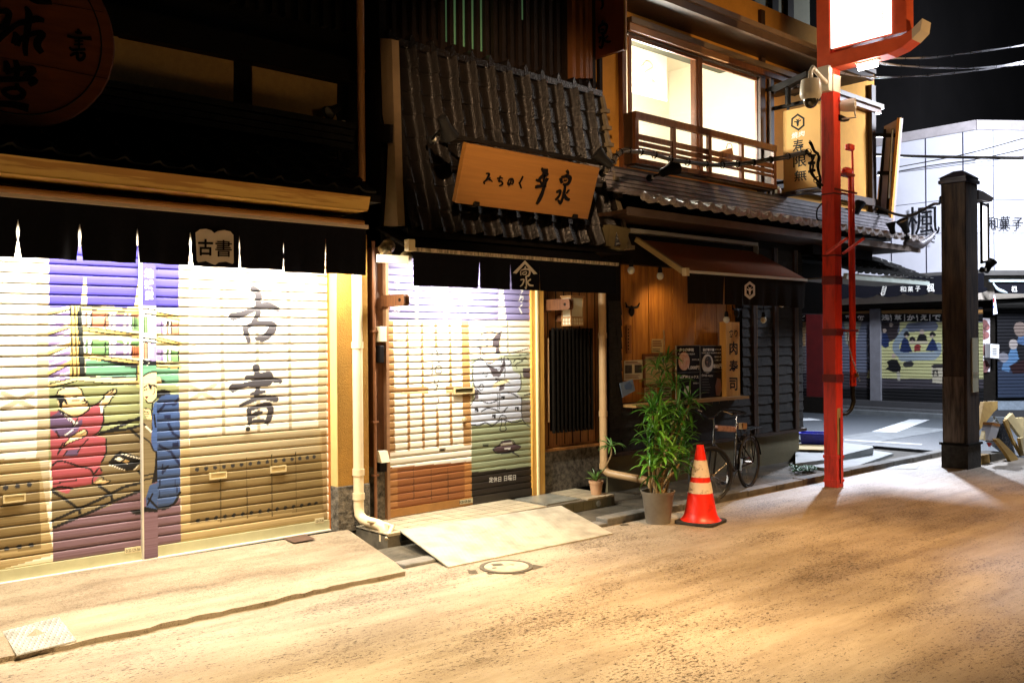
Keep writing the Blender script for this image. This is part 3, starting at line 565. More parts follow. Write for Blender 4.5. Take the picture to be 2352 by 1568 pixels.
# centre post with the painting carried across
xa = on('M', 1022, 800, y=-.045).x; xb = on('M', 1152, 800, y=-.045).x
PP = Painter(xa, xb, .004, list(np.arange(.112, 2.75, .006)), PLUM, lambda fr, u, v: tmy(fr, u, v, -.045))
def art2(P):
    P.rect('M', 900, -1300, 1300, 60, CRM); P.poly('A', [(870, 100), (960, 100), (960, 495), (870, 495)], PURP)
    P.text('A', 884, 268, 938, 325, '地', WHT, .03); P.text('A', 886, 335, 940, 395, '球', WHT, .03); P.text('A', 890, 405, 938, 455, '堂', WHT, .03)
    for v in (510, 540, 690, 712): P.line('A', [(870, v), (960, v + 12)], .014, BK, False)
    P.poly('A', [(878, 560), (904, 562), (904, 662), (878, 658)], GRN); P.poly('A', [(912, 565), (960, 570), (960, 668), (912, 664)], LAV); P.poly('A', [(878, 720), (904, 722), (904, 822), (878, 818)], SAL); P.poly('A', [(912, 725), (960, 730), (960, 835), (912, 828)], LAV)
    for a in ((928, 585, 640), (930, 750, 800)): P.line('A', [(a[0], a[1]), (a[0], a[2])], .026, WHT, False)
    for u in (882, 902): P.line('A', [(u, 560), (u, 660)], .008, BK, False); P.line('A', [(u, 720), (u, 820)], .008, BK, False)
    P.line('A', [(870, 832), (960, 842)], .02, BK, False); P.poly('A', [(870, 858), (960, 862), (965, 1100), (870, 1100)], MINT); P.line('A', [(870, 850), (960, 855)], .018, BK, False)
    P.poly('M', [(1018, 340), (1160, 340), (1160, 560), (1018, 560)], LIM)
    P.poly('M', [(1018, 130), (1080, 100), (1160, 92), (1160, 230), (1148, 320), (1120, 370), (1085, 392), (1050, 370), (1028, 335), (1018, 300)], SKIN)
    P.poly('M', [(1062, 200), (1100, 212), (1160, 215), (1160, 260), (1135, 235), (1120, 300), (1095, 250), (1085, 262)], BK); P.poly('M', [(1105, 225), (1135, 235), (1128, 290), (1112, 300), (1100, 270)], SKIN)
    for ln, w in (([(1020, 130), (1080, 95), (1160, 86)], .012), ([(1025, 240), (1055, 222)], .010), ([(1028, 265), (1055, 258)], .009), ([(1130, 240), (1128, 290), (1110, 305)], .007), ([(1045, 360), (1062, 385), (1100, 388), (1145, 350)], .011)): P.line('M', ln, w, BK)
    P.poly('M', [(1030, 325), (1068, 325), (1055, 350)], S(120, 20, 20))
    P.poly('M', [(1120, 395), (1160, 360), (1160, 900), (1120, 840), (1098, 760), (1105, 560)], S(72, 108, 178)); P.line('M', [(1110, 395), (1098, 560), (1105, 640)], .012, BK); P.line('M', [(1125, 500), (1140, 620)], .014, BK)
    P.poly('M', [(1025, 445), (1085, 450), (1105, 545), (1060, 545), (1035, 500)], SKIN)
    for ln in ([(1030, 440), (1095, 455), (1108, 545)], [(1030, 470), (1075, 480)], [(1035, 495), (1075, 495)], [(1035, 520), (1065, 515)]): P.line('M', ln, .008, BK)
    P.poly('M', [(1018, 545), (1105, 548), (1095, 760), (1120, 845), (1160, 860), (1110, 1150), (1060, 1300), (1018, 1300)], TAN)
    P.line('M', [(1025, 590), (1100, 660)], .012, BK, False)
    for k in range(4): P.line('M', [(1045 + k * 15, 615 + k * 14), (1052 + k * 15, 622 + k * 14)], .014, CRM, False)
    P.line('M', [(1018, 720), (1085, 770), (1120, 845), (1160, 862)], .012, BK); P.poly('M', [(1140, 860), (1160, 870), (1160, 1150), (1100, 1160), (1130, 1020)], BK)
    for a, b in (((1030, 1090), (1115, 1070)), ((1030, 1130), (1110, 1110))): P.line('M', [a, b], .012, BK, False)
    P.poly('M', [(1085, 1180), (1160, 1155), (1165, 1420), (1050, 1395), (1045, 1300)], BLU); P.line('M', [(1070, 1310), (1160, 1400)], .018, BK, False); P.line('M', [(1060, 1370), (1110, 1265)], .014, BK, False)
    P.poly('M', [(1018, 1385), (1175, 1415), (1175, 1440), (1018, 1440)], BK)
art2(PP)
sb = MB().box(xa - .012, xb, -.043, .0, .10, 2.75).build('shutter_post', mat('post_edge', (.66, .60, .50), .4, contrast=.1), B1)
PP.k = .78
PP.build('painted_face', M_PAINTF, lambda A, Z, d: (A, -.0455 - d, Z), [0] * len(PP.z), sb)
# white sill strip
MB().box(1.0, XE, -.05, .0, .095, .106).build('sill', mat('sill_white', (.80, .78, .70), .4, contrast=.2), B1)
# ---- right jamb and pillar
xj = XE; x = [on('A', u, 900, y=-.02).x for u in (2007, 2027)]
MB().box(xj, x[1], -.03, .06, .09, 2.75).build('shutter_guide', M_ORF, B1)
xp = on('A', 2065, 900, y=-.14).x; xq = on('A', 2232, 900, y=-.14).x
MB().box(xp, xq + .04, -.14, .3, .50, 2.80).build('pillar', M_OCH, B1)
MB().box(xp - .008, xp, -.142, -.03, .50, 2.8).build('pillar_side', M_YEL, B1)  # side face of the pillar, awning light painted in as pale yellow
MB().box(xp - .012, xq + .045, -.152, .3, .08, .50).build('pillar_base', M_GRAN, B1, bevel=.01)
# ---- ground-floor structure behind
MB().box(-3, XE + .02, .03, .2, .0, 2.9).build('back_wall', M_BLK, B1)
MB().box(XE + .02, xq + .3, .31, .5, .0, 3.2).build('party_wall', M_BLK, B1)
# ---- upper storey
YW = .18
MB().box(-3, 4.96, YW + .03, YW + .4, 2.9, 9).build('upper_wall', M_BLK, B1)
pan = MB()
for q in ([(620, 150), (730, 235), (1430, 375), (1430, 800), (760, 710), (620, 590)], [(1545, 405), (2065, 515), (2060, 900), (1545, 830)]):
    pan.slab([on('U', u, v, y=YW) for u, v in q], (0, .028, 0))
pan.slab([on('U', u, v, y=YW) for u, v in [(-200, 60), (610, 205), (610, 560), (-200, 400)]], (0, .028, 0))
pan.build('plaster_panel', M_PLAS, B1)
# dark lattice above the panels
lt = MB()
xx = .2
while xx < 4.8:
    lt.box(xx, xx + .045, YW - .05, YW + .02, 4.75, 8.9); xx += .13
lt.build('lattice', mat('lattice_dark', (.014, .011, .008), .6, contrast=.4), B1)
zt = on('U', 1430, 375, y=YW).z
MB().box(-3, 4.9, YW - .10, YW + .03, zt, zt + .22).build('beam', M_BLK, B1)
# pent roof of dark tiles below the panels
def tile_field(x0, x1, n, path, rows, amp=.030, lip=.022, seg=8):
    # path(t) -> (y, z), t 0 bottom .. 1 top
    mb = MB(); w = (x1 - x0) / n; cols = n * seg
    for r in range(rows):
        t0 = r / rows; t1 = min((r + 1.12) / rows, 1.0); vs = []; sub = 4
        for k in range(sub + 1):
            t = t0 + (t1 - t0) * k / sub; y, z = path(t); y2, z2 = path(min(t + .02, 1.02)); d = Vector((0, y2 - y, z2 - z)).normalized(); nn = Vector((0, -d.z, d.y))
            if nn.z < 0 and abs(nn.z) > .5: nn = -nn
            off = lip * (1 - k / sub)
            for c in range(cols + 1):
                a = (c / seg) % 1.0; e_ = min(abs(a - .22), 1 - abs(a - .22)); hgt = amp * (math.exp(-(e_ / .15) ** 2) * 1.35 - .35)
                vs.append(Vector((x0 + w * c / seg, y, z)) + nn * (off + hgt))
        nv = cols + 1; fs = [(k * nv + c, k * nv + c + 1, (k + 1) * nv + c + 1, (k + 1) * nv + c) for k in range(sub) for c in range(cols)]
        y, z = path(t0); y2, z2 = path(t0 + .02); d = Vector((0, y2 - y, z2 - z)).normalized(); nn = Vector((0, -d.z, d.y)); o = len(vs)
        for c in range(cols + 1): vs.append(vs[c] - nn * .020)
        fs += [(c, o + c, o + c + 1, c + 1) for c in range(cols)]
        mb.add(vs, fs)
    return mb
pz = on('D', 850, 455, y=-.70).z; zr = on('U', 2060, 930, y=.1).z
tile_field(-.6, 4.50, 21, lambda t: (-.70 + t * .85, pz + .05 + t * (zr - pz - .02)), 4).build('pent_roof', M_TILE, B1, smooth=True)
for k in range(4): MB().box(-.6, 4.72, -.02 - .03 * (k == 3), .2, zr + .02 + k * .062, zr + .02 + k * .062 + .05).build('ridge_course', M_TILE, B1)
MB().box(-.6, 4.55, -.70, .2, pz - .03, pz + .03).build('eave_board', M_BLK, B1)
# yellow cassette under the eave
A_ = on('U', 0, 930, y=-.76); B_ = on('U', 2265, 1207, y=-.76)
zc0 = on('U', 2248, 1283, y=-.74).z
cs = MB(); cs.slab([(-.6, -.77, B_.z), (B_.x, -.77, B_.z), (B_.x, -.735, zc0), (-.6, -.735, zc0)], (0, .03, 0))
cs.box(-.6, B_.x - .01, -.735, -.30, zc0 - .012, zc0)
aw = T('shop_awning', 'long retracted awning with a yellow cassette and black valance over the bookshop', 'awning', (2, -.5, 2.4))
cs.build('cassette', mat('cassette_yellow', (.60, .36, .08), .5, (.40, .19, .03), 1.2, (.5, 1, 9), lo=.45, hi=.5), aw)
MB().tube([(-.6, -.62, zc0 - .10), (4.42, -.62, zc0 - .10)], .022).build('roller_tube', mat('tube_brown', (.35, .16, .04), .4), aw)
zb = on('D', 600, 500, y=-.6).z
MB().box(-.6, on('D', 843, 520, y=-.6).x, -.625, -.58, zb - .016, zb + .016).build('front_bar', mat('bar_cream', (.68, .56, .44), .45, contrast=.1), aw)
MB().box(-.6, 4.44, -.58, -.05, 2.84, 2.88).build('housing', M_BLK, aw)
for xx in (1.9, 4.36):
    MB().bar((xx, -.1, 2.80), (xx, -.58, zb), .03).build('arm', M_BLK, aw)
# valance with slits
M_NOR = mat('black_cloth', (.006, .006, .010), .9, contrast=.3, scale=30)
xsl = [on('U', u, v, y=-.6).x for u, v in ((113, 1500), (491, 1500), (841, 1500), (1165, 1500), (1465, 1500), (1738, 1500), (1998, 1530))]
z_b = on('D', 500, 615, y=-.6).z
def valance(mb, xs, x0, x1, y, ztop, zbot, open_, slit0, phase=0.0):
    edges = [x0] + list(xs) + [x1]; rng = random.Random(5); vs = []; fs = []
    for i in range(len(edges) - 1):
        a, b = edges[i], edges[i + 1]; la = 0 if i == 0 else open_[i - 1]; lb = 0 if i == len(edges) - 2 else open_[i]
        n = 10; m = 20; o = len(vs); zz0 = zbot + rng.uniform(-.008, .008)
        for j in range(m + 1):
            f = j / m; z = ztop + (zz0 - ztop) * f; s = max(0, (ztop - z - slit0) / (ztop - zz0 - slit0)) if ztop - z > slit0 else 0
            s = float(np.interp(s, [0, .12, .38, .50, .56, .78, 1], [0, .05, .42, .30, .16, .50, .78])); wa = a + la * s * .5; wb = b - lb * s * .5
            for k in range(n + 1):
                t = k / n; wv = .020 * math.sin(t * math.pi * 2 + i * 1.3) * f + .009 * math.sin(t * 13 + i * 2.1) * f
                vs.append((wa + (wb - wa) * t, y + wv, z))
        fs += [(o + j * (n + 1) + k, o + j * (n + 1) + k + 1, o + (j + 1) * (n + 1) + k + 1, o + (j + 1) * (n + 1) + k) for j in range(m) for k in range(n)]
    mb.add(vs, fs); return mb
v = valance(MB(), xsl, -.6, 4.46, -.60, zb - .016, z_b, [.062, .045, .028, .05, .03, .034, .010], .11).build('valance', M_NOR, aw, smooth=True)
# white book emblem with the characters
bk = MB(); q = [(1198, 1425), (1225, 1405), (1262, 1402), (1295, 1412), (1313, 1428), (1335, 1415), (1375, 1410), (1412, 1418), (1430, 1440), (1432, 1605), (1425, 1612), (1385, 1598), (1340, 1603), (1318, 1618), (1300, 1612), (1262, 1595), (1215, 1603), (1206, 1590)]
qq = [(u, v + 4) if v > 1580 else (u, v) for u, v in q]
bk.slab([on('U', u, v, y=-.617) for u, v in [(u, v) for u, v in qq]], (0, .003, 0)); em = bk.build('emblem', mat('emblem_cream', (.70, .60, .48), .7, contrast=.1), aw)
tx = MB()
for s_, u0, v0, u1, v1 in (('古', 1212, 1462, 1305, 1565), ('書', 1318, 1468, 1420, 1572)): text_mb(tx, s_, on('U', u0, v1, y=-.619), on('U', u1, v1 + 2, y=-.619), on('U', u0, v0, y=-.619), (0, -.001, 0), .03 if s_ == '古' else .008)
for q in ([(1210, 1625), (1240, 1612), (1275, 1612), (1300, 1625), (1300, 1632), (1210, 1630)], [(1325, 1628), (1355, 1616), (1400, 1618), (1430, 1634)]): pass
tx.build('emblem_text', M_BLK, em)
# ---- round hanging signboard
YS = -.42
cpt = on('O', 355, 430, y=YS)
fit = [(on('O', u, v, y=YS).x, on('O', u, v, y=YS).z) for u, v in ((1240, 0), (1370, 430), (1305, 980), (1100, 1290), (800, 1450), (500, 1530))]
A__ = np.array([[2 * a, 2 * b, 1] for a, b in fit]); B__ = np.array([a * a + b * b for a, b in fit]); s3 = np.linalg.lstsq(A__, B__, rcond=None)[0]; RC = math.sqrt(s3[2] + s3[0] ** 2 + s3[1] ** 2); SX, SZ = s3[0], s3[1]
fit2 = [(on('O', u, v, y=YS).x, on('O', u, v, y=YS).z) for u, v in ((1060, 0), (1190, 280), (1222, 560), (1150, 900), (960, 1160), (700, 1330), (370, 1390), (60, 1350))]
A__ = np.array([[2 * a, 2 * b, 1] for a, b in fit2]); B__ = np.array([a * a + b * b for a, b in fit2]); s4 = np.linalg.lstsq(A__, B__, rcond=None)[0]; RI = math.sqrt(s4[2] + s4[0] ** 2 + s4[1] ** 2)
print('disc', SX, SZ, RC, s4[0], s4[1], RI)
ds_ = T('round_signboard', 'big round wooden signboard with black brush characters at the top left corner', 'sign', (SX, YS, SZ - RC))
M_DISC = mat('sign_wood_red', (.13, .034, .008), .5, (.08, .02, .005), 3, (1, 1, 7), .1, 30)
MB().lathe((SX, YS + .06, SZ), [(.001, .06), (RC - .012, .06), (RC, .05), (RC, 0), (.001, 0)], 72, (0, -1, 0)).build('board', M_DISC, ds_)
ring = [(s4[0] + RI * math.cos(t / 60 * 2 * math.pi), YS - .001, s4[1] + RI * math.sin(t / 60 * 2 * math.pi)) for t in range(61)]
MB().tube(ring, .006, 6, False).build('ring_groove', M_BLK, ds_)
for a, b in (((0, 692), (1295, 952)), ((380, 0), (1250, 150))): MB().bar(on('O', *a, y=YS - .001), on('O', *b, y=YS - .001), .005, .003).build('board_seam', M_BLK, ds_)
cl = MB(); nn = (0, -1, 0)
for ln, w in (([(300, 85), (345, 170), (330, 350), (300, 560), (310, 680)], [.02, .075, .07, .06, .04]), ([(-40, 500), (60, 410), (200, 300), (340, 265), (440, 235), (530, 258)], [.06, .06, .05, .06, .075, .04]), ([(165, 390), (200, 470), (180, 545)], [.02, .10, .09]), ([(160, 530), (300, 450), (420, 405), (510, 415), (455, 500), (450, 570), (505, 645)], [.06, .05, .05, .07, .08, .08, .06]), ([(-60, 150), (40, 145), (110, 165), (50, 320), (-60, 320)], [.05, .05, .06, .07, .05]),
              ([(60, 740), (80, 800), (70, 880)], [.04, .07, .06]), ([(180, 730), (205, 830), (190, 960)], [.05, .06, .05]), ([(60, 880), (200, 840), (330, 830), (395, 850), (290, 935)], [.05, .05, .05, .08, .05]), ([(0, 965), (150, 960), (320, 960), (415, 975), (350, 1030)], [.06, .06, .05, .08, .05]), ([(200, 1010), (215, 1060), (280, 1120), (240, 1180), (120, 1175), (40, 1110), (120, 1070), (240, 1075)], [.04, .05, .06, .06, .05, .05, .04, .04]), ([(-20, 1255), (150, 1265), (340, 1310)], [.06, .07, .09]),
              ([(350, -10), (450, 25), (620, 35)], [.03, .06, .05]), ([(810, 440), (900, 462), (1000, 465), (1100, 470)], [.03, .025, .03, .045]), ([(940, 355), (955, 420)], [.02, .05]), ([(905, 395), (985, 405)], [.02, .03]), ([(900, 500), (1000, 500)], .02), ([(890, 545), (1000, 540)], .022), ([(835, 572), (870, 605), (950, 605), (1025, 600)], [.02, .03, .025, .03]), ([(845, 680), (900, 650), (940, 640)], .025), ([(935, 630), (930, 700), (960, 730), (1005, 700), (1010, 650), (960, 645)], .03), ([(950, 480), (950, 600)], .02)):
    brush(cl, [on('O', u, v, y=YS) for u, v in ln], [w_ * .62 for w_ in w] if isinstance(w, list) else w * .8, nn, .008)
cl.build('brush_characters', mat('lacquer', (.006, .005, .005), .25), ds_)
MB().bar((SX, .1, SZ + .3), (SX, YS + .02, SZ + .3), .04).build('bracket', M_BLK, ds_)
# ---- upper drainpipe and small spotlight
dp = MB(); p0 = on('D', 822, 0, y=-.02); ztop = 6.5
xL = on('D', 829, 200, y=-.05).x
dp.tube([(xL, -.05, ztop), (xL, -.05, on('D', 829, 415, y=-.05).z)], .036, 12); dp.lathe((xL, -.05, on('D', 829, 164, y=-.05).z), [(.04, -.012), (.042, 0), (.04, .012)], 14)
dp.build('upper_downpipe', mat('brown_pipe', (.46, .22, .08), .45, contrast=.15), B1, smooth=True)
def spotlight(p, aim, label, s=1.0):
    p = Vector(p); aim = Vector(aim).normalized(); t = T('spotlight', label, 'spotlight', p, 'small black spotlights on the fronts')
    m = mat('spot_black', (.012, .012, .012), .4, contrast=.2)
    MB().lathe(p, [(.001, -.07 * s), (.035 * s, -.06 * s), (.042 * s, .02 * s), (.068 * s, .09 * s), (.072 * s, .10 * s), (.055 * s, .085 * s)], 18, aim).build('head', m, t, smooth=True)
    MB().lathe(p, [(.001, .075 * s), (.056 * s, .080 * s)], 18, aim).build('glass', mat('lens_grey', (.3, .3, .3), .2), t)
    return t
def spot_mount(t, a, b, plate=True):
    MB().tube([Vector(a), Vector(b)], .013, 8).build('arm', mat('spot_black', (0, 0, 0)), t); 
    MB().ball(a, .045, (1, 1, 1), 12).build('base', mat('spot_black', (0, 0, 0)), t, smooth=True)
    b_ = Vector(a); MB().box(b_.x - .02, b_.x + .02, b_.y - .052, b_.y - .044, b_.z - .02, b_.z + .02).build('sticker', mat('label_white', (.75, .72, .62), .5), t)
p = on('U', 2050, 670, y=-.02); q = on('U', 2080, 760, y=.10); t = spotlight(p, (-.55, -.1, -.35), 'small black spotlight beside the brown downpipe above the bookshop awning', .95); spot_mount(t, (q.x, q.y - .02, q.z), p)
MB().bar((q.x, .12, q.z), (q.x, .12, q.z - .55), .02).build('cable_duct', M_BLK, t)
# ---- lower drainpipe with elbow
dn = T('drainpipe', 'cream plastic drainpipe with a bent outlet between the bookshop and the tiled step', 'drainpipe', (4.5, -.2, 0))
M_PVC = mat('cream_pvc', (.80, .64, .40), .35, contrast=.12, scale=5)
xc = on('A', 2190, 900, y=-.19).x; yc = -.19; rp = .047
def pz_(fr, u, v, y): return on(fr, u, v, y=y).z
z1 = pz_('B', 2205, 500, yc); z2 = pz_('B', 2215, 560, yc)
dp = MB(); e1 = on('B', 2330, 590, y=-.52)
dp.tube([(xc, yc, 2.45), (xc, yc, .30), (xc, yc - .01, .235), (xc + .01, yc - .05, .195), (xc + .02, yc - .12, .18), (xc + .04, yc - .26, .172), (xc + .045, yc - .32, .155), (xc + .05, yc - .345, .10), (xc + .05, yc - .345, .045)], [rp] * 4 + [rp * 1.0] * 5, 18, False)
dp.build('pipe', M_PVC, dn, smooth=True)
for cx_, cy_, z in ((xc, yc, 1.78), (xc, yc, .62), (xc, yc, .40), (xc + .05, yc - .345, .07)): MB().lathe((cx_, cy_, z), [(rp, -.03), (rp + .008, -.03), (rp + .008, .03), (rp, .03)], 18).build('collar', M_PVC, dn, smooth=True)
# side pipe stub
st = MB(); a = on('P', 215, 755, y=-.50); b = on('P', 262, 775, y=-.56); c = on('P', 225, 852, y=-.64); st.tube([a + Vector((-.12, .1, .03)), a, b], .018, 10); st.tube([b + Vector((0, 0, .01)), c], .02, 10)
t = st.build('stub_pipe', M_PVC, smooth=True, loc=b); tag(t, 'thin cream pipe stub bent down at the left end of the tiled step', 'pipe')
# conduit and boxes between the two houses
cd = T('conduit', 'thin brown electric conduit running up the gap left of the narrow restaurant', 'conduit', (4.8, -.1, 0))
xk = on('N', 188, 700, y=-.10).x; MB().tube([(xk, -.10, .12), (xk, -.10, 2.75)], .016, 10).build('tube', mat('conduit_brown', (.30, .13, .06), .45), cd, smooth=True)
for z in (1.05, 1.9, .55): MB().box(xk - .03, xk + .03, -.12, -.075, z, z + .015).build('clip', mat('conduit_brown', (0, 0, 0)), cd)
# ================================================================ NARROW RESTAURANT (middle building)
B2 = T('restaurant_building', 'narrow tile-fronted restaurant with a painted roller shutter and dark lattice upstairs, in the middle', 'building', (6.5, .2, 0))
M_BRN = mat('brown_timber', (.16, .060, .018), .5, (.075, .026, .008), 5, (6, 6, .6), .15, 60)
M_PLK = mat('cedar_plank', (.36, .15, .035), .5, (.20, .075, .016), 4, (9, 9, .7), .15, 60)
M_YWD = mat('yellow_wood', (.70, .40, .085), .4, (.55, .27, .05), 4, (8, 8, .5))
YA = -.06
xl = on('S', 45, 800, y=YA - .012).x; xr = on('S', 1430, 800, y=YA - .012).x
zs2, ds2 = slat_rows(.20, 2.62, .0700, .015, .009)
P2 = Painter(xl, xr, .0055, zs2, CRM, lambda fr, u, v: tmy(fr, u, v, YA - .012))
def art3(P):
    OR1 = S(200, 150, 84); GG = S(168, 178, 138); RB = S(198, 204, 220)
    P.rect('S', -50, -800, 1500, 197, S(150, 144, 200))  # purple curtain band, lamp wash painted in as a paler purple
    for u0, u1, b0, b1 in ((322, 352, 322, 352), (597, 630, 597, 630), (1130, 1165, 1120, 1198)): P.poly('S', [(u0, -150), (u1, -150), (b1, 197), (b0, 197)], WHT)
    P.text('N', 350, 435, 400, 520, '平', WHT, .02); P.text('N', 345, 590, 400, 690, '泉', WHT, .02); P.text('N', 860, 500, 945, 720, 'ひら', WHT, .0, True)
    P.line('N', [(1345, 545), (1330, 590), (1352, 600), (1358, 560), (1335, 575)], .012, WHT); P.line('N', [(1350, 625), (1332, 655), (1352, 695)], .016, WHT); P.line('N', [(1340, 510), (1358, 515), (1345, 530)], .012, WHT)
    P.poly('S', [(-50, 197), (862, 197), (862, 1330), (-50, 1460)], CRM)
    for q in ([(45, 197), (107, 197), (125, 1470), (45, 1470)], [(228, 197), (254, 197), (272, 1450), (245, 1450)], [(370, 197), (395, 197), (412, 1440), (388, 1440)], [(503, 197), (530, 197), (548, 1420), (525, 1420)], [(640, 197), (664, 197), (680, 1400), (655, 1400)], [(762, 197), (836, 197), (862, 1400), (785, 1400)]): P.poly('S', q, OR1)
    P.poly('S', [(107, 845), (770, 830), (770, 895), (107, 905)], S(222, 172, 110))
    P.poly('S', [(440, 470), (608, 465), (618, 1050), (445, 1065)], CRM)
    for ln, w in (([(485, 490), (492, 560)], .007), ([(500, 500), (530, 490), (525, 540), (500, 550)], .008), ([(525, 470), (535, 530), (575, 520), (570, 555)], .007), ([(485, 600), (488, 640), (480, 720)], .009), ([(515, 610), (560, 600)], .008), ([(520, 640), (560, 635), (575, 680), (560, 705), (515, 700), (520, 640)], .009), ([(530, 660), (555, 665)], .008), ([(500, 770), (520, 820), (540, 830)], .008), ([(545, 765), (530, 830), (515, 880)], .007), ([(545, 860), (548, 890)], .007), ([(530, 930), (545, 970), (528, 1010), (528, 1060)], .006)): P.line('S', ln, w * 1.4, S(50, 46, 44))
    # lower wood panel
    P.poly('F', [(235, 1052), (765, 1010), (765, 1265), (235, 1400)], S(176, 104, 44)); P.poly('F', [(720, 1015), (765, 1010), (765, 1265), (720, 1272)], S(212, 140, 60)); P.poly('F', [(235, 1060), (300, 1055), (300, 1290), (235, 1300)], S(206, 138, 66))
    for u in (400, 510, 615): P.line('F', [(u, 1050), (u + 3, 1250)], .008, S(110, 66, 24), False)
    # right-hand figure side
    P.poly('S', [(840, 197), (1450, 197), (1450, 500), (850, 560)], CRM); P.poly('S', [(862, 560), (1450, 500), (1450, 1180), (862, 1180)], S(205, 214, 180)); P.poly('S', [(862, 1180), (1450, 1120), (1450, 1900), (862, 1900)], GG)
    P.poly('S', [(890, 600), (950, 565), (1000, 600), (1180, 560), (1245, 590), (1260, 680), (1330, 720), (1340, 860), (1300, 900), (1345, 940), (1350, 1140), (1250, 1170), (1100, 1190), (960, 1195), (860, 1205), (860, 1000), (900, 930), (880, 760), (875, 660)], RB)
    P.poly('S', [(930, 410), (950, 340), (1030, 302), (1110, 320), (1150, 400), (1145, 520), (1110, 590), (1050, 610), (970, 580), (945, 540)], S(255, 236, 205))
    for q in ([(1085, 345), (1155, 295), (1150, 335), (1130, 410), (1130, 480), (1145, 520), (1095, 520), (1095, 450), (1065, 450), (1065, 380)], [(1015, 630), (1060, 640), (1130, 690), (1150, 640), (1175, 550), (1185, 640), (1140, 730), (1130, 740), (1070, 740), (1050, 690)], [(1085, 750), (1130, 755), (1110, 790)], [(1135, 800), (1185, 800), (1175, 860), (1125, 880)], [(890, 860), (930, 870), (925, 950), (890, 960)], [(1355, 660), (1450, 655), (1450, 760), (1360, 745)], [(990, 385), (1030, 368), (1020, 385)], [(1000, 440), (1022, 430), (1018, 450), (1000, 452)], [(930, 450), (965, 450), (965, 475), (930, 475)]): P.poly('S', q, S(104, 94, 102))
    P.poly('S', [(1345, 960), (1450, 970), (1450, 1190), (1370, 1170), (1345, 1130)], S(150, 146, 142))
    P.poly('S', [(1080, 800), (1160, 765), (1235, 758), (1215, 795), (1130, 820), (1080, 860), (1065, 840)], S(240, 226, 180))
    for u, v in ((910, 1062), (1165, 942), (1300, 1045), (1078, 1122)): P.poly('S', [(u - 18, v - 18), (u + 18, v - 18), (u + 18, v + 18), (u - 18, v + 18)], S(40, 40, 44)); P.poly('S', [(u - 14, v), (u - 2, v), (u - 2, v + 14), (u - 14, v + 14)], RB)
    K2 = S(44, 42, 50)
    for ln, w in (([(930, 410), (945, 345), (1030, 302), (1100, 320)], .006), ([(945, 480), (950, 550)], .007), ([(965, 500), (975, 520), (995, 520)], .006), ([(850, 612), (900, 590), (950, 562), (1010, 605), (1050, 610), (1085, 585)], .007), ([(878, 640), (872, 740), (890, 830), (950, 900)], .008), ([(1000, 615), (1060, 650), (1120, 668), (1145, 640)], .006), ([(1210, 200), (1215, 520)], .007), ([(1230, 515), (1330, 490), (1425, 460)], .007), ([(1180, 540), (1300, 535), (1430, 520)], .007), ([(1260, 600), (1310, 565), (1345, 590), (1290, 620), (1300, 660)], .007), ([(1350, 590), (1380, 555), (1415, 590)], .007),
                  ([(1150, 555), (1150, 600)], .007), ([(1210, 560), (1245, 600), (1225, 640)], .007), ([(1180, 740), (1185, 640), (1175, 550)], .007), ([(975, 700), (1000, 740), (1020, 705)], .007), ([(1335, 700), (1340, 830), (1310, 880)], .009), ([(930, 850), (955, 810), (980, 840), (955, 870), (930, 850)], .007), ([(890, 950), (850, 1015)], .008), ([(960, 970), (1030, 995), (1115, 965)], .009), ([(955, 1075), (1030, 1040), (1130, 1075)], .009), ([(1115, 900), (1115, 1050)], .006), ([(1135, 900), (1130, 1050)], .006), ([(1160, 895), (1240, 895), (1310, 935)], .009), ([(1160, 1080), (1210, 1035)], .007), ([(1180, 1080), (1195, 1040)], .006),
                  ([(860, 1205), (940, 1205), (1000, 1180), (1060, 1210), (1130, 1160), (1180, 1155), (1260, 1180), (1350, 1160)], .010), ([(1345, 940), (1350, 1140), (1420, 1220)], .007), ([(1130, 1140), (1150, 1110), (1190, 1120), (1195, 1160), (1185, 1200), (1195, 1250), (1150, 1262), (1135, 1245), (1150, 1200), (1150, 1140)], .008), ([(1230, 800), (1160, 770), (1090, 800)], .006), ([(1340, 950), (1430, 940)], .007), ([(1370, 920), (1430, 900)], .009)): P.line('S', ln, [k * 1.5 for k in w] if isinstance(w, list) else max(w * 1.5, .0105), K2)
    # lantern-like bowl
    P.poly('S', [(1065, 1440), (1130, 1400), (1150, 1370), (1240, 1352), (1280, 1390), (1335, 1415), (1270, 1460), (1200, 1475), (1120, 1475)], S(96, 74, 80)); P.poly('S', [(1140, 1385), (1250, 1370), (1265, 1395), (1150, 1412)], WHT); P.poly('S', [(1175, 1425), (1240, 1420), (1235, 1440), (1180, 1440)], WHT)
    for ln, w in (([(1065, 1440), (1130, 1395), (1160, 1362), (1250, 1352), (1290, 1392), (1335, 1415), (1270, 1460), (1120, 1478), (1065, 1440)], .008), ([(1220, 1450), (1270, 1475), (1320, 1505)], .010)): P.line('S', ln, [k * 1.5 for k in w] if isinstance(w, list) else max(w * 1.5, .0105), K2)
    # black closing-day panel
    P.poly('F', [(765, 1080), (1145, 1040), (1145, 1280), (765, 1300)], S(52, 42, 34)); P.poly('F', [(765, 1230), (1145, 1180), (1145, 1280), (765, 1300)], S(34, 28, 24))
    for u, v in ((580, 940), (852, 912)): P.poly('F', [(u - 20, v - 11), (u + 20, v - 13), (u + 20, v + 9), (u - 20, v + 11)], S(170, 150, 110) if u < 700 else S(130, 140, 110)); P.poly('F', [(u - 14, v - 5), (u + 14, v - 7), (u + 14, v + 4), (u - 14, v + 5)], S(46, 40, 34))
art3(P2)
P2.k = .8
sh2 = P2.build('roller_shutter', M_PAINT, lambda A, Z, d: (A, YA - d, Z), ds2, B2)
zc2 = .124
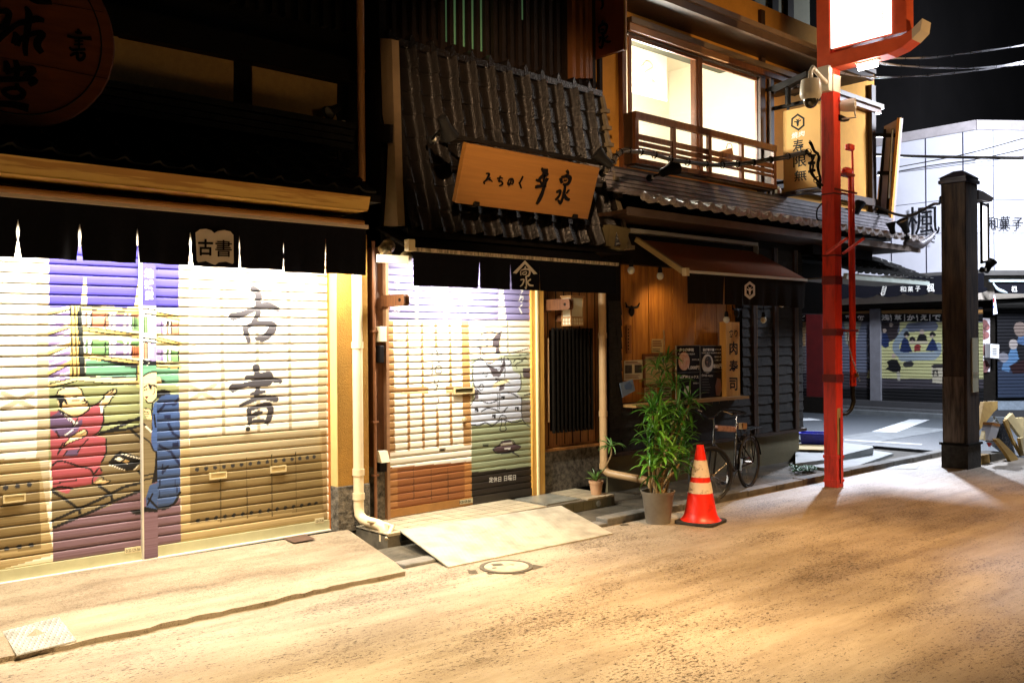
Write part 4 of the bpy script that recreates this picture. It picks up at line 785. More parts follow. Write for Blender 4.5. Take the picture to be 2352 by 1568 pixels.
MB().box(xl, on('F', 763, 1270, y=YA).x, YA - .018, YA + .01, zc2 + .005, .205).build('bottom_rail', mat('rail_orange', (.42, .19, .045), .5), sh2)
MB().box(on('F', 763, 1270, y=YA).x + .001, xr, YA - .018, YA + .01, zc2 + .005, .205).build('bottom_rail', mat('rail_dark', (.03, .022, .015), .5), sh2)
c = on('S', 785, 872, y=YA - .02); w = .135; h = MB(); h.box(c.x - w, c.x + w, YA - .03, YA - .012, c.z + .022, c.z + .032); h.box(c.x - w, c.x + w, YA - .03, YA - .012, c.z - .032, c.z - .022); h.box(c.x - w, c.x - w + .02, YA - .03, YA - .012, c.z - .022, c.z + .022); h.box(c.x + w - .02, c.x + w, YA - .03, YA - .012, c.z - .022, c.z + .022)
h.build('mail_slot', mat('brass_frame', (0, 0, 0)), sh2); MB().box(c.x - w + .02, c.x + w - .02, YA - .022, YA - .016, c.z - .022, c.z + .022).build('mail_flap', mat('flap_dark', (.10, .08, .035), .4, metal=.4), sh2)
c = on('S', 790, 1147, y=YA - .02); MB().lathe((c.x, YA - .012, c.z), [(.001, .022), (.02, .02), (.026, 0)], 12, (0, -1, 0)).build('lock', mat('brass_frame', (0, 0, 0)), sh2)
st = MB().box(on('F', 682, 1290, y=YA).x, on('F', 762, 1270, y=YA).x, YA - .022, YA - .0185, .150, .196).build('sticker', mat('sticker_cream', (0, 0, 0)), sh2)
m = MB(); a = on('F', 686, 1290, y=YA - .023).x; b = on('F', 758, 1270, y=YA - .023).x; text_mb(m, '0120-129-366', (a, YA - .0228, .160), (b, YA - .0228, .160), (a, YA - .0228, .188), (0, -.0004, 0), .02); m.build('sticker_text', mat('ink', (0, 0, 0)), st)
m = MB(); f_ = lambda u, v: on('F', u, v, y=YA - .0100)
text_mb(m, '定休日', f_(872, 1143), f_(948, 1137), f_(872, 1109), (0, -.0005, 0), .012); text_mb(m, '日曜日', f_(966, 1134), f_(1040, 1127), f_(966, 1100), (0, -.0005, 0), .012); m.build('closing_day_lettering', mat('letter_white', (.75, .72, .66), .5, contrast=.05), sh2)
# guides, jambs
xg = on('F', 212, 700, y=YA).x
MB().box(xg, xl, YA - .05, YA + .03, .12, 2.62).build('shutter_guide', mat('guide_bronze', (.38, .20, .10), .4, metal=.2), B2)
xj1 = on('F', 1158, 700, y=YA).x; xj2 = on('F', 1200, 700, y=YA).x
MB().box(xr, xj1 - .01, YA - .035, YA + .03, .12, 2.62).build('shutter_guide', M_YWD, B2)
MB().box(xj1 - .01, xj1 + .012, YA - .06, YA + .03, .12, 2.62).build('jamb_bead', mat('bead_pale', (.85, .70, .36), .35, contrast=.05), B2)
MB().box(xj1 + .012, xj2, YA - .05, YA + .03, .12, 2.62).build('jamb', M_YWD, B2)
# left recess: brown post, stone foot, white boxes
xk0 = on('F', 172, 700, y=YA).x
MB().box(xk0 - .03, xg - .001, YA + .0, YA + .2, .62, 2.7).build('left_post', M_BRN, B2)
MB().box(xk0 - .03, xg - .002, YA - .01, YA + .2, .02, .615).build('stone_foot', M_GRAN, B2)
for nm, q, mm_ in (('switch_box', (218, 795, 288, 915), 'box_ivory'), ('junction_box', (218, 945, 270, 1080), 'box_black')):
    a = on('N', q[0], q[1], y=YA - .05); b = on('N', q[2], q[3], y=YA - .05)
    MB().box(a.x, b.x - .02, YA - .08, YA - .001, b.z, a.z).build(nm, mat(mm_, (.72, .62, .42) if 'iv' in mm_ else (.012, .01, .01), .4, contrast=.05), B2, bevel=.006)
a = on('P', 172, 312, y=YA - .05); b = on('P', 232, 375, y=YA - .05)
bx = MB().slab([(a.x, YA - .001, a.z), (a.x, YA - .06, a.z), (a.x, YA - .11, b.z), (a.x, YA - .001, b.z)], (b.x - a.x - .01, 0, 0)).build('outlet_cover', mat('box_ivory', (0, 0, 0)), B2, bevel=.005)
MB().box(a.x + .01, b.x - .03, YA - .07, YA - .002, b.z - .09, b.z).build('outlet_box', mat('box_black', (0, 0, 0)), B2)
# wooden lantern brackets
for fr, q, lab in (('N', (215, 550, 425, 640), 'brown wooden lantern bracket with a hole, left of the restaurant shutter'), ('N', (1507, 585, 1722, 670), 'brown wooden lantern bracket with a hole, beside the square paper lantern')):
    a = on(fr, q[0], q[1], y=YA - .02); b = on(fr, q[0], q[3], y=YA - .02); h = a.z - b.z; z0 = b.z; xx = a.x + .05
    # length along -y so that the far end reaches the measured pixel
    L = -(on(fr, q[2], q[3], x=xx).y - YA)
    t = T('lantern_bracket', lab, 'bracket', (xx, YA, z0), 'wooden lantern brackets')
    bb = MB(); c = .02
    for sx in (0, .045): bb.slab([(xx + sx, YA - .01, z0), (xx + sx, YA - L + c, z0), (xx + sx, YA - L, z0 + c), (xx + sx, YA - L, z0 + h - c), (xx + sx, YA - L + c, z0 + h), (xx + sx, YA - .01, z0 + h)], (.014, 0, 0))
    bb.box(xx + .014, xx + .045, YA - .10, YA - .01, z0 + .01, z0 + h - .01)
    bb.build('cheek', M_BRN, t); MB().box(xx - .06, xx + .10, YA - .01, YA + .02, z0 - .02, z0 + h + .02).build('back_plate', M_BRN, t)
    MB().lathe((xx - .001, YA - L + .07, z0 + h * .5), [(.001, 0), (.017, 0), (.017, .003)], 14, (-1, 0, 0)).build('bolt_hole', M_BLK, t)
# plank wall, grille, stone base
xw0 = xj2; xw1 = on('F', 1568, 700, y=YA + .02).x + .25
YB = YA + .03
zst = on('P', 1200, 298, y=YB - .02).z
MB().box(xw0, xw1, YB, YB + .12, zst, 2.75).build('plank_wall', M_PLK, B2)
pj = MB()
for k in range(1, 10):
    x_ = xw0 + k * (xw1 - xw0) / 9.5; pj.box(x_, x_ + .010, YB - .004, YB, zst + .03, 2.7)
pj.build('plank_joint', M_BLK, B2)
MB().box(xw0, xw0 + .075, YB - .02, YB, zst, 2.7).build('corner_board', M_PLK, B2)
MB().box(xw0, xw1, YB - .055, YB - .001, zst - .03, zst).build('sill_board', M_PLK, B2)
MB().box(xw0, xw1, YB - .03, YB + .12, .125, zst - .031).build('stone_base', M_GRAN, B2)
a = on('F', 1270, 175, y=YB - .06); b = on('F', 1515, 810, y=YB - .06)
gr = MB(); n = 11
for k in range(n):
    x_ = a.x + (b.x - a.x) * k / (n - 1); gr.box(x_, x_ + .022, YB - .075, YB - .04, b.z, a.z)
gr.box(a.x, b.x + .02, YB - .04, YB - .02, a.z - .08, a.z - .05); gr.box(a.x, b.x + .02, YB - .04, YB - .02, b.z + .05, b.z + .08)
gg = gr.build('window_grille', M_BLK, B2); MB().box(a.x, b.x, YB - .02, YB - .006, b.z + .02, a.z - .02).build('dark_pane', M_BLK, gg)
rdx = on('F', 1246, 500, y=YB - .05).x; rm = MB().tube([(rdx, YB - .045, on('F', 1246, 240, y=YB).z), (rdx, YB - .045, on('F', 1252, 760, y=YB).z)], .012, 8); rm.build('rail_rod', mat('rod_pale', (.5, .30, .14), .5), B2)
# square paper lantern
a = on('N', 1660, 565, y=-.30); b = on('N', 1735, 790, y=-.30)
xc_ = on('N', 1732, 700, y=-.30); lx0 = xc_.x; zt_ = on('N', 1732, 560, y=-.30).z; zb_ = on('N', 1732, 790, y=-.30).z
lw = on('N', 1832, 700, y=-.30).x - lx0; ly = -(on('N', 1660, 700, x=lx0).y + .30) ; ly = abs(on('N', 1658, 700, x=lx0).y + .30)
t = T('paper_lantern', 'unlit square paper lantern with a small lattice foot on the cedar plank wall', 'lantern', (lx0 + lw / 2, -.3 + ly / 2, zb_))
ll = MB(); y0 = -.30; y1 = -.30 + ly; x0 = lx0; x1 = lx0 + lw; fw = .014
MB().box(x0 + .006, x1 - .006, y0 + .006, y1 - .006, zb_ + .01, zt_ - .01).build('paper', mat('washi', (.70, .64, .46), .8, contrast=.06), t)
for xx in (x0, x1 - fw):
    for yy in (y0, y1 - fw): ll.box(xx, xx + fw, yy, yy + fw, zb_, zt_)
for zz in (zb_, zb_ + (zt_ - zb_) * .27, zt_ - fw):
    ll.box(x0, x1, y0 - .001, y0 + fw, zz, zz + fw); ll.box(x0 - .001, x0 + fw, y0, y1, zz, zz + fw)
zz = zb_ + (zt_ - zb_) * .14; ll.box(x0, x1, y0 + .001, y0 + .006, zz, zz + .006); ll.box(x0 + .001, x0 + .006, y0, y1, zz, zz + .006)
for k in range(1, 5): ll.box(x0 + lw * k / 5 - .003, x0 + lw * k / 5 + .003, y0 + .001, y0 + .006, zb_, zb_ + (zt_ - zb_) * .27)
for k in range(1, 3): ll.box(x0 + .001, x0 + .006, y0 + ly * k / 3 - .003, y0 + ly * k / 3 + .003, zb_, zb_ + (zt_ - zb_) * .27)
ll.box(x0 - .01, x1 + .01, y0 - .01, y1 + .01, zt_, zt_ + .012)
ll.build('lattice_frame', mat('lantern_wood', (.42, .22, .08), .5), t); MB().box(x0 + .04, x1 - .04, y1, YB - .001, zb_ + .05, zb_ + .12).build('wall_arm', M_BRN, t)
# drainpipe right of the plank wall
dn = T('drainpipe', 'orange-tinted cream drainpipe with a long horizontal outlet, right of the stone-based wall', 'drainpipe', (7.75, -.15, 0))
yp = -.13; xc = on('N', 1980, 900, y=yp).x; rp = .045
o1 = on('P', 1545, 470, y=yp); ze = on('P', 1600, 500, y=-.3).z
e = on('P', 1720, 520, y=-.62)
dp = MB(); dp.tube([(xc, yp, 2.62), (xc, yp, .33), (xc + .005, yp - .02, .29), (xc + .02, yp - .06, .262), (xc + .05, yp - .14, .25), (xc + .16, yp - .42, .215), (xc + .19, yp - .50, .20), (xc + .205, yp - .535, .17), (xc + .21, yp - .545, .12)], rp, 18, False)
dp.build('pipe', mat('cream_pvc_dull', (.66, .42, .20), .4, contrast=.15), dn, smooth=True)
for z in (1.86, .34, .95): MB().lathe((xc, yp, z), [(rp, -.03), (rp + .007, -.03), (rp + .007, .03), (rp, .03)], 18).build('collar', mat('cream_pvc_dull', (0, 0, 0)), dn, smooth=True)
# ---- narrow awning with black curtain
aw2 = T('entrance_awning', 'narrow awning with a grimy white bar and short black curtain over the restaurant shutter', 'awning', (6.2, -.6, 2.3))
yv = -.70; x0 = on('N', 492, 300, y=yv).x; x1 = on('N', 2092, 320, y=yv).x; zbr = on('N', 1300, 250, y=yv).z; zbt = on('N', 1300, 512, y=yv).z
MB().box(x0, x1, yv - .03, yv + .02, zbr - .018, zbr + .014).build('front_bar', mat('grimy_bar', (.72, .62, .44), .6, (.20, .16, .10), 30, (1, 1, .2), lo=.4, hi=.6), aw2)
MB().box(x0 - .07, x0, yv - .04, yv + .03, zbr - .02, zbr + .085).build('end_cap', mat('cap_ivory', (.74, .60, .34), .45, contrast=.05), aw2, bevel=.004)
MB().slab([(x0, yv + .02, zbr + .014), (x0, yv + .04, zbr - .010), (x0, -.12, 2.86), (x0, -.12, 2.885)], (x1 - x0, 0, 0)).build('fabric', mat('awning_black', (.010, .008, .007), .8, contrast=.4), aw2)
xs = [on('N', u, 400, y=yv).x for u in (763, 1018, 1257, 1483, 1697)]
valance(MB(), xs, x0 + .005, x1 - .02, yv, zbr - .016, zbt, [.016, .005, .016, .004, .004], .07).build('valance', M_NOR, aw2, smooth=True)
em = MB(); nn = Vector((0, -1, 0)); YV = yv - .018
for q in ([(1278, 375), (1372, 278), (1372, 305), (1305, 380)], [(1372, 278), (1470, 382), (1442, 386), (1372, 305)]): em.slab([on('N', u, v, y=YV) for u, v in q], (0, .003, 0))
MW = mat('cloth_white', (.78, .72, .62), .8, contrast=.06)
for ln, w in (([(1375, 325), (1365, 345), (1340, 355)], .016), ([(1335, 360), (1338, 395)], .018), ([(1338, 355), (1385, 345), (1408, 360), (1400, 395), (1380, 400)], [.012, .02, .022, .012]), ([(1350, 375), (1380, 365), (1378, 385), (1355, 388), (1350, 375)], .012), ([(1378, 400), (1382, 450), (1378, 498), (1370, 485)], [.02, .018, .014, .01]), ([(1335, 430), (1362, 428), (1350, 465), (1332, 480)], .016), ([(1415, 425), (1392, 445), (1405, 470), (1436, 475)], [.016, .014, .02, .012])):
    brush(em, [on('N', u, v, y=YV) for u, v in ln], w, nn, .003)
em.build('crest', MW, aw2)
# folded awning arm and motor (left)
ar = T('awning_arm', 'folded cream awning arm and motor bracket at the left end of the restaurant awning', 'awning arm', (4.9, -.4, 2.5))
MB().bar(on('N', 222, 262, y=-.35), on('N', 470, 275, y=-.62), .07, .07).build('arm', mat('cap_ivory', (0, 0, 0)), ar); 
m_ = MB(); m_.tube([on('N', 290, 235, y=-.35), on('N', 270, 190, y=-.30), on('N', 300, 140, y=-.25)], [.05, .06, .05], 12); m_.ball(on('N', 300, 165, y=-.28), .065); m_.ball(on('N', 440, 250, y=-.55), .05, (1.2, 1, 1)); m_.build('joint', mat('joint_tan', (.50, .36, .16), .4, (.08, .05, .02), 14, lo=.4, hi=.6), ar, smooth=True)
# ---- mansard of pantiles
y_top = -.12; y_bot = -.50
zmt = on('E4', 430, 265, y=y_top).z; zmb = on('E4', 470, 1395, y=y_bot).z; xm0 = on('E4', 432, 800, y=-.26).x; xm1 = on('E4', 1745, 800, y=-.26).x
def mpath(t): f = 1 - t; return (y_top + (y_bot - y_top) * (f * .45 + .55 * f * f), zmb + (zmt - zmb) * t)
M_MT = mat('mansard_tile', (.010, .0075, .006), .27, (.004, .0035, .003), 5, (1, 1, 1), .25, 50, lo=.3, hi=.6, spec=.9)
tile_field(xm0, xm1, 12, mpath, 8, .062, .020, 14).build('tile_mansard', M_MT, B2, smooth=True)
MB().box(xm0, xm1, y_bot + .06, .1, zmb - .06, zmb + .02).build('eave_board', M_BLK, B2)
tp = MB()
for k in range(12):
    xx = xm0 + (xm1 - xm0) * k / 12; w = (xm1 - xm0) / 12
    tp.slab([(xx + .01, -.15, zmt - .02), (xx + w, -.15, zmt - .02), (xx + w, -.15, zmt + .045), (xx + w * .3, -.15, zmt + .05), (xx + w * .12, -.15, zmt + .12), (xx + .01, -.15, zmt + .08)], (0, .14, 0))
tp.build('ridge_tiles', M_MT, B2)
# right flank of the mansard (hip tiles) 
fl = MB()
for r in range(9):
    t0 = r / 9; y, z = mpath(t0); y2, z2 = mpath(min(1, t0 + .125)); fl.slab([(xm1, y - .05, z), (xm1, y2 - .02, z2), (xm1, y2 + .12, z2), (xm1, y + .14, z)], (.045, 0, 0)); fl.box(xm1 - .02, xm1 + .07, y - .06, y + .12, z - .01, z + .035)
fl.build('verge_tiles', mat('verge_tile', (.26, .21, .13), .5, contrast=.5, scale=10, bump=.3), B2)
# olive cast end of the eave (right)
q = [on('E4', u, v, y=-.52) for u, v in [(1745, 1375), (1865, 1400), (1850, 1500), (1830, 1535), (1735, 1505)]]
MB().slab(q, (0, .35, 0)).build('eave_end', mat('olive_metal', (.16, .13, .06), .6), B2)
# beige fin wall at the left
q = [on('E4', u, v, x=xm0 - .10) for u, v in [(338, 235), (408, 240), (425, 800), (432, 1100), (446, 1380), (360, 1385), (372, 1200), (385, 900), (352, 700)]]
MB().slab(q, (.08, 0, 0)).build('fin_wall', mat('fin_plaster', (.20, .13, .06), .8, contrast=.25, scale=3, bump=.2), B2)
q = [on('E4', u, v, x=xm0 - .11) for u, v in [(322, 760), (418, 765), (415, 878), (322, 870)]]
MB().slab(q, (-.03, 0, 0)).build('fin_bracket', M_BLK, B2)
MB().box(4.98, xm0 + .01, -.06, .3, 2.7, 7).build('gap_wall', M_BLK, B2)
# body and upper lattice
xu1 = on('E4', 1680, 300, y=.05).x
MB().box(4.98, xu1 - .02, .14, .5, 2.6, 9).build('upper_wall', M_BLK, B2)
MB().box(xk0 - .03, xw1, YB + .13, YB + .3, 0, 2.8).build('back_wall', M_BLK, B2)
MB().box(4.98, xm1, YA + .03, .14, 2.62, zmb + .3).build('lintel', M_BLK, B2)
lt = MB(); xx = 5.02; k = 0; YL = -.02
while xx < xu1 - .04:
    lt.box(xx, xx + .050, YL - .03, YL + .02, zmt - .1, 9); xx += .118; k += 1
for z in (zmt + .12, zmt + 1.25, zmt + 2.4): lt.box(5.0, xu1 - .03, YL + .02, YL + .06, z, z + .07)
lt.build('lattice', mat('lattice_brown', (.014, .009, .006), .5, contrast=.4), B2)
MG = glow('green_glass', (.10, .22, .10), .26)
for u0, u1, v0, v1 in ((748, 962, -200, 262), (1203, 1226, -60, 115)):
    a = on('E4', u0, v1, y=.10); b = on('E4', u1, v0, y=.10)
    w_ = MB().box(a.x, b.x, .10, .125, a.z, b.z).build('window_pane', MG, B2)
xx = on('E4', 1500, 300, y=-.05).x; 
rp_ = MB()
for u in (1505, 1550, 1585, 1608):
    p = on('E4', u, 300, y=-.08); rp_.box(p.x, p.x + .05, -.11, -.02, on('E4', u, 480, y=-.08).z, 9)
rp_.build('corner_slats', mat('slat_painted_light', (.16, .06, .018), .5), B2)  # right end of the lattice, warm light painted into the slat colour
# ---- big tilted name board
bq = [on('E4', 868, 878, y=-.95), on('E4', 1684, 1030, y=-.95), on('E4', 1610, 1343, y=-.72), on('E4', 790, 1243, y=-.72)]
# keep it rectangular: horizontal edges share x
zt1 = (bq[0].z + bq[1].z) / 2; zb1 = (bq[2].z + bq[3].z) / 2
def bdpt(fr, u, v, lift=0):   # point on the tilted board face
    Pp = Vector((6, -.95, zt1)); Dn = Vector((0, -.72 + .95, zb1 - zt1)); N_ = Vector((1, 0, 0)).cross(Dn).normalized()
    if N_.y > 0: N_ = -N_
    return onp(fr, u, v, Pp, N_) + N_ * lift, N_
_, NB = bdpt('E4', 1000, 1000)
xa_ = (bdpt('E4', 868, 878)[0].x + bdpt('E4', 800, 1243)[0].x) / 2; xb_ = (bdpt('E4', 1684, 1030)[0].x + bdpt('E4', 1610, 1343)[0].x) / 2
print('board x', bdpt('E4', 868, 878)[0].x, bdpt('E4', 790, 1243)[0].x, bdpt('E4', 1684, 1030)[0].x, bdpt('E4', 1610, 1343)[0].x, zt1, zb1)
nb = T('name_board', 'big pale wooden name board with black calligraphy hung tilted before the roof tiles', 'sign', ((xa_ + xb_) / 2, -.8, zb1))
M_BRD = mat('board_wood', (.27, .12, .024), .5, (.22, .095, .018), 2.5, (.6, 1, 14), .05, 30, contrast=.1)
MB().slab([bdpt('E4', 868, 878)[0], bdpt('E4', 1684, 1030)[0], bdpt('E4', 1610, 1343)[0], bdpt('E4', 800, 1243)[0]], -NB * .06).build('board', M_BRD, nb, bevel=.004)
cal = MB()
for ln, w in (([(985, 1062), (1003, 1066), (985, 1100), (970, 1115), (975, 1125)], [.012, .02, .014, .012, .014]), ([(975, 1110), (1000, 1095), (1022, 1112)], [.012, .016, .010]), ([(1008, 1085), (1005, 1105)], .012), ([(1052, 1092), (1072, 1088), (1085, 1090)], [.016, .012, .010]), ([(1072, 1075), (1062, 1110), (1075, 1108), (1085, 1125), (1065, 1138)], [.012, .014, .014, .018, .010]), ([(1140, 1095), (1128, 1130), (1118, 1125), (1125, 1100), (1145, 1095), (1150, 1115), (1140, 1130)], [.014, .014, .016, .012, .016, .016, .010]), ([(1210, 1078), (1192, 1115), (1188, 1118), (1200, 1152)], [.014, .016, .018, .014]),
              ([(1325, 1030), (1340, 1048), (1362, 1042)], [.02, .05, .03]), ([(1290, 1100), (1305, 1105), (1320, 1085), (1340, 1075), (1365, 1062)], [.02, .03, .03, .04, .02]), ([(1315, 1110), (1330, 1128)], [.02, .04]), ([(1360, 1090), (1348, 1118)], [.035, .02]), ([(1285, 1145), (1320, 1138), (1352, 1132)], [.03, .03, .045]), ([(1335, 1060), (1340, 1130), (1328, 1180), (1310, 1220), (1292, 1250)], [.035, .03, .04, .045, .02]),
              ([(1478, 1042), (1485, 1065), (1470, 1080)], [.03, .03, .02]), ([(1440, 1090), (1448, 1120)], [.04, .03]), ([(1445, 1085), (1480, 1078), (1498, 1092), (1485, 1125), (1455, 1128)], [.02, .035, .045, .03, .02]), ([(1460, 1105), (1480, 1102)], .02), ([(1470, 1128), (1462, 1170), (1452, 1215), (1438, 1242), (1425, 1225)], [.03, .03, .03, .035, .02]), ([(1415, 1175), (1440, 1168), (1430, 1200), (1408, 1225)], [.025, .025, .025, .02]), ([(1492, 1160), (1475, 1185)], .03), ([(1465, 1190), (1475, 1215), (1495, 1222)], [.02, .04, .025])):
    brush(cal, [bdpt('E4', u, v)[0] for u, v in ln], w, NB, .010)
cal.build('calligraphy', mat('lacquer', (0, 0, 0)), nb)
hg = MB()
for u in (920, 1525):
    a = bdpt('E4', u, 1243 + (u - 800) * .123)[0]; hg.box(a.x - .03, a.x + .03, a.y - .03, a.y + .07, a.z - .01, a.z + .03)
a = bdpt('E4', 740, 830)[0]; b = bdpt('E4', 1700, 1010)[0]
hg.bar((a.x - .05, -.93, zt1 + .05), (b.x + .05, -.93, zt1 + .05), .035)
for u in (985, 1590):
    c_ = bdpt('E4', u, 850 + (u - 985) * .2)[0]; hg.bar((c_.x, -.93, zt1 + .05), (c_.x, -.3, zt1 + .16), .025); hg.bar((c_.x, -.93, zt1 + .10), (c_.x - .18, -.9, zt1 + .0), .02)
hg.build('iron_hanger', M_BLK, nb)
# spotlights aimed at the board
p = on('E4', 735, 765, y=-1.0); t = spotlight(p, (.5, .2, -.6), 'black spotlight at the upper left of the tilted name board', 1.25); spot_mount(t, on('E4', 650, 860, y=-.5), p)
p = on('E4', 1715, 985, y=-1.0); t = spotlight(p, (-.55, .3, .5), 'black spotlight at the upper right corner of the tilted name board', 1.25); spot_mount(t, on('E4', 1700, 1060, y=-.6), p)
# perpendicular hanging banner top
xb0 = 8.03
qb = [on('E4', u, v, x=xb0) for u, v in [(1615, -300), (1828, -300), (1828, 302), (1620, 370)]]
hb = T('hanging_sign', 'dark red-brown vertical sign with black calligraphy hanging at the top beside the lattice', 'sign', (xb0, -.3, qb[3].z))
MB().slab(qb, (.05, 0, 0)).build('board', mat('sign_maroon', (.15, .034, .012), .5, contrast=.2, scale=4, stretch=(6, 6, .6)), hb)
e0 = on('E4', 1828, -300, x=xb0); e1 = on('E4', 1828, 302, x=xb0); MB().bar((xb0 + .02, e0.y - .012, e0.z), (xb0 + .02, e1.y - .012, e1.z - .01), .025).build('edge_strip', mat('edge_wood', (.50, .26, .08), .5), hb)
cal = MB(); NX = (-1, 0, 0)
for ln, w in (([(1700, 130), (1708, 150)], [.02, .03]), ([(1678, 165), (1682, 205)], .03), ([(1682, 165), (1715, 150), (1728, 165), (1715, 205), (1690, 205)], [.02, .03, .04, .03, .02]), ([(1690, 185), (1712, 182)], .02), ([(1705, 210), (1705, 260), (1695, 295), (1680, 285)], [.03, .03, .03, .02]), ([(1680, 235), (1692, 232), (1680, 265)], .02), ([(1735, 222), (1715, 240)], .025), ([(1712, 245), (1730, 258), (1752, 255)], [.02, .03, .02]), ([(1700, -20), (1702, 40), (1690, 60)], [.03, .03, .015]), ([(1680, 0), (1700, -8), (1730, -12)], .03)):
    brush(cal, [on('E4', u, v, x=xb0) for u, v in ln], w, NX, .008)
cal.build('calligraphy', mat('lacquer', (0, 0, 0)), hb)
hk = MB()
for v in (-120, 175): a = on('E4', 1560, v + 12, y=-.05); hk.bar((xb0 + .02, -.04, on('E4', 1620, v, x=xb0).z), (xb0 + .02, on('E4', 1650, v, x=xb0).y, on('E4', 1620, v, x=xb0).z), .03)
hk.build('bracket', M_BLK, hb)
# ================================================================ FOOD SHOP (right building)
B3 = T('food_shop_building', 'ochre two-storey food shop with a lit upstairs window, tiled eave and dark shingled ground floor', 'building', (11, .5, 0))
M_OW = mat('ochre_wall', (.62, .29, .042), .9, contrast=.15, scale=5, bump=.3, bscale=120)
M_DKB = mat('dark_brown_timber', (.060, .028, .012), .5, (.025, .012, .006), 5, (5, 5, .7), .1, 60)
M_RBR = mat('window_brown', (.20, .075, .028), .4, (.10, .035, .012), 5, (5, 5, .7), .1, 60)
YF = -.10                                   # ground-floor front
xs0 = on('D', 1397, 900, y=YF).x; xs1 = on('L', 2122, 1300, y=YF).x
def X3(fr, u, v, y=YF): return on(fr, u, v, y=y).x
def Z3(fr, u, v, y=YF): return on(fr, u, v, y=y).z
# foundation
M_FND = mat('olive_render', (.20, .17, .09), .85, contrast=.25, scale=3, bump=.3, bscale=60)
zf = Z3('G', 1770, 280)
MB().box(xs0, xs1 - .06, YF + .02, 2.5, 0, zf).build('foundation', M_FND, B3)
MB().box(xs0, xs1 + .04, YF - .05, 2.5, zf + .001, zf + .045).build('water_table', M_DKB, B3)
# opening with planks
xo0 = X3('L', 245, 700); xo1 = X3('L', 1480, 700); zo1 = Z3('L', 245, 280) + .25; zo0 = Z3('L', 430, 1390) 
zt3 = 3.30
M_SHG = mat('dark_shingle', (.026, .024, .021), .8, (.011, .010, .009), 6, (2, 2, 6), .3, 40)
def shingles(mb, x0, x1, y, z0, z1, seed=0):
    rng = random.Random(seed); z = z0; r = 0
    while z < z1:
        h = .135; xx = x0 - rng.uniform(0, .1)
        while xx < x1:
            w = rng.uniform(.15, .24); a = max(xx, x0); b = min(xx + w - .004, x1)
            if b - a > .02:
                j = rng.uniform(-.008, .008); t = rng.uniform(0, .004); mb.add([(a, y - .024 - t, z + j), (b, y - .024 - t, z + j), (b, y - .006, z + h + .03), (a, y - .006, z + h + .03), (a, y - .012, z + j), (b, y - .012, z + j)], [(0, 1, 2, 3), (0, 4, 5, 1)])
            xx += w
        z += h; r += 1
MB().box(xs0, xo0 - .02, YF, YF + .15, zf + .05, zt3).build('wall', M_BLK, B3)
sg = MB(); shingles(sg, xs0, xo0 - .03, YF, zf + .05, 2.2, 1); sg2 = MB()
shingles(sg, xo0 - .03, xo1 + .02, YF, zf + .05, zo0 - .04, 2)
sg.build('shingle_panel', M_SHG, B3)
MB().box(xo0 - .02, xo1 + .02, YF + .0, YF + .15, zf + .05, zo0 - .04).build('lower_wall', M_BLK, B3)
xa1 = X3('L', 1600, 700); xb1 = X3('L', 1820, 700); xc1 = X3('L', 2030, 700)
MB().box(xo1 + .02, xs1, YF, 2.5, zf + .05, zt3).build('wall', M_BLK, B3)
for a, b, sd in ((xo1 + .02, xa1 - .03, 3), (xa1 + .05, xb1 - .03, 4), (xb1 + .05, xc1 - .03, 5), (xc1 + .04, xs1, 6)):
    m_ = MB(); shingles(m_, a, b, YF, zf + .05, 3.0, sd); m_.build('shingle_panel', M_SHG, B3)
for x_ in (xa1, xb1, xc1): MB().box(x_ - .03, x_ + .05, YF - .05, YF, zf + .05, 3.1).build('wall_post', M_DKB, B3); MB().box(x_ + .05, x_ + .058, YF - .052, YF, zf + .05, 3.1).build('post_edge', mat('edge_tan', (.20, .13, .06), .5), B3)
# planked recess
YP = YF + .10
M_PL3 = mat('pine_plank', (.56, .25, .04), .55, (.32, .12, .018), 3, (7, 7, .6), .1, 60)
rng = random.Random(9); x_ = xo0 - .02; k = 0
pw = (X3('L', 1005, 700, YP) - X3('L', 255, 700, YP)) / 9
while x_ < xo1 + .05:
    MB().box(x_ + .003, min(x_ + pw - .004, xo1 + .06), YP + rng.uniform(-.004, .004), YP + .03, zo0 - .04, 2.75).build('wall_plank', M_PL3, B3); x_ += pw; k += 1
MB().box(xo0 - .05, xo1 + .1, YP + .031, YP + .08, zo0 - .05, 2.9).build('recess_back', M_BLK, B3)
MB().box(xo0 - .03, xo1 + .03, YF - .02, YP, 2.72, 3.2).build('lintel', M_BLK, B3)
# small hatch window behind the plants
a = on('L', 460, 825, y=YP - .02); b = on('L', 790, 1155, y=YP - .02)
h = MB(); fw = .035
h.box(a.x, b.x, YP - .03, YP - .004, a.z - fw, a.z); h.box(a.x, b.x, YP - .03, YP - .004, b.z, b.z + fw); h.box(a.x, a.x + fw, YP - .03, YP - .004, b.z + fw, a.z - fw); h.box(b.x - fw, b.x, YP - .03, YP - .004, b.z + fw, a.z - fw)
hw = h.build('hatch_window', M_RBR, B3); MB().box(a.x + fw, b.x - fw, YP - .012, YP - .006, b.z + fw, a.z - fw).build('blind', mat('blind_cream', (.55, .48, .28), .6, (.30, .24, .12), 14, (.1, .1, 3)), hw)
# counter shelf
sa = on('L', 1570, 1262, y=YF - .22); sc0 = on('L', 400, 1375, y=YF - .22)
MB().box(xo0 - .02, sa.x, YF - .22, YP, sa.z - .035, sa.z).build('counter_shelf', mat('shelf_wood', (.46, .27, .10), .4, contrast=.25, scale=3, stretch=(.6, 6, 6)), B3)
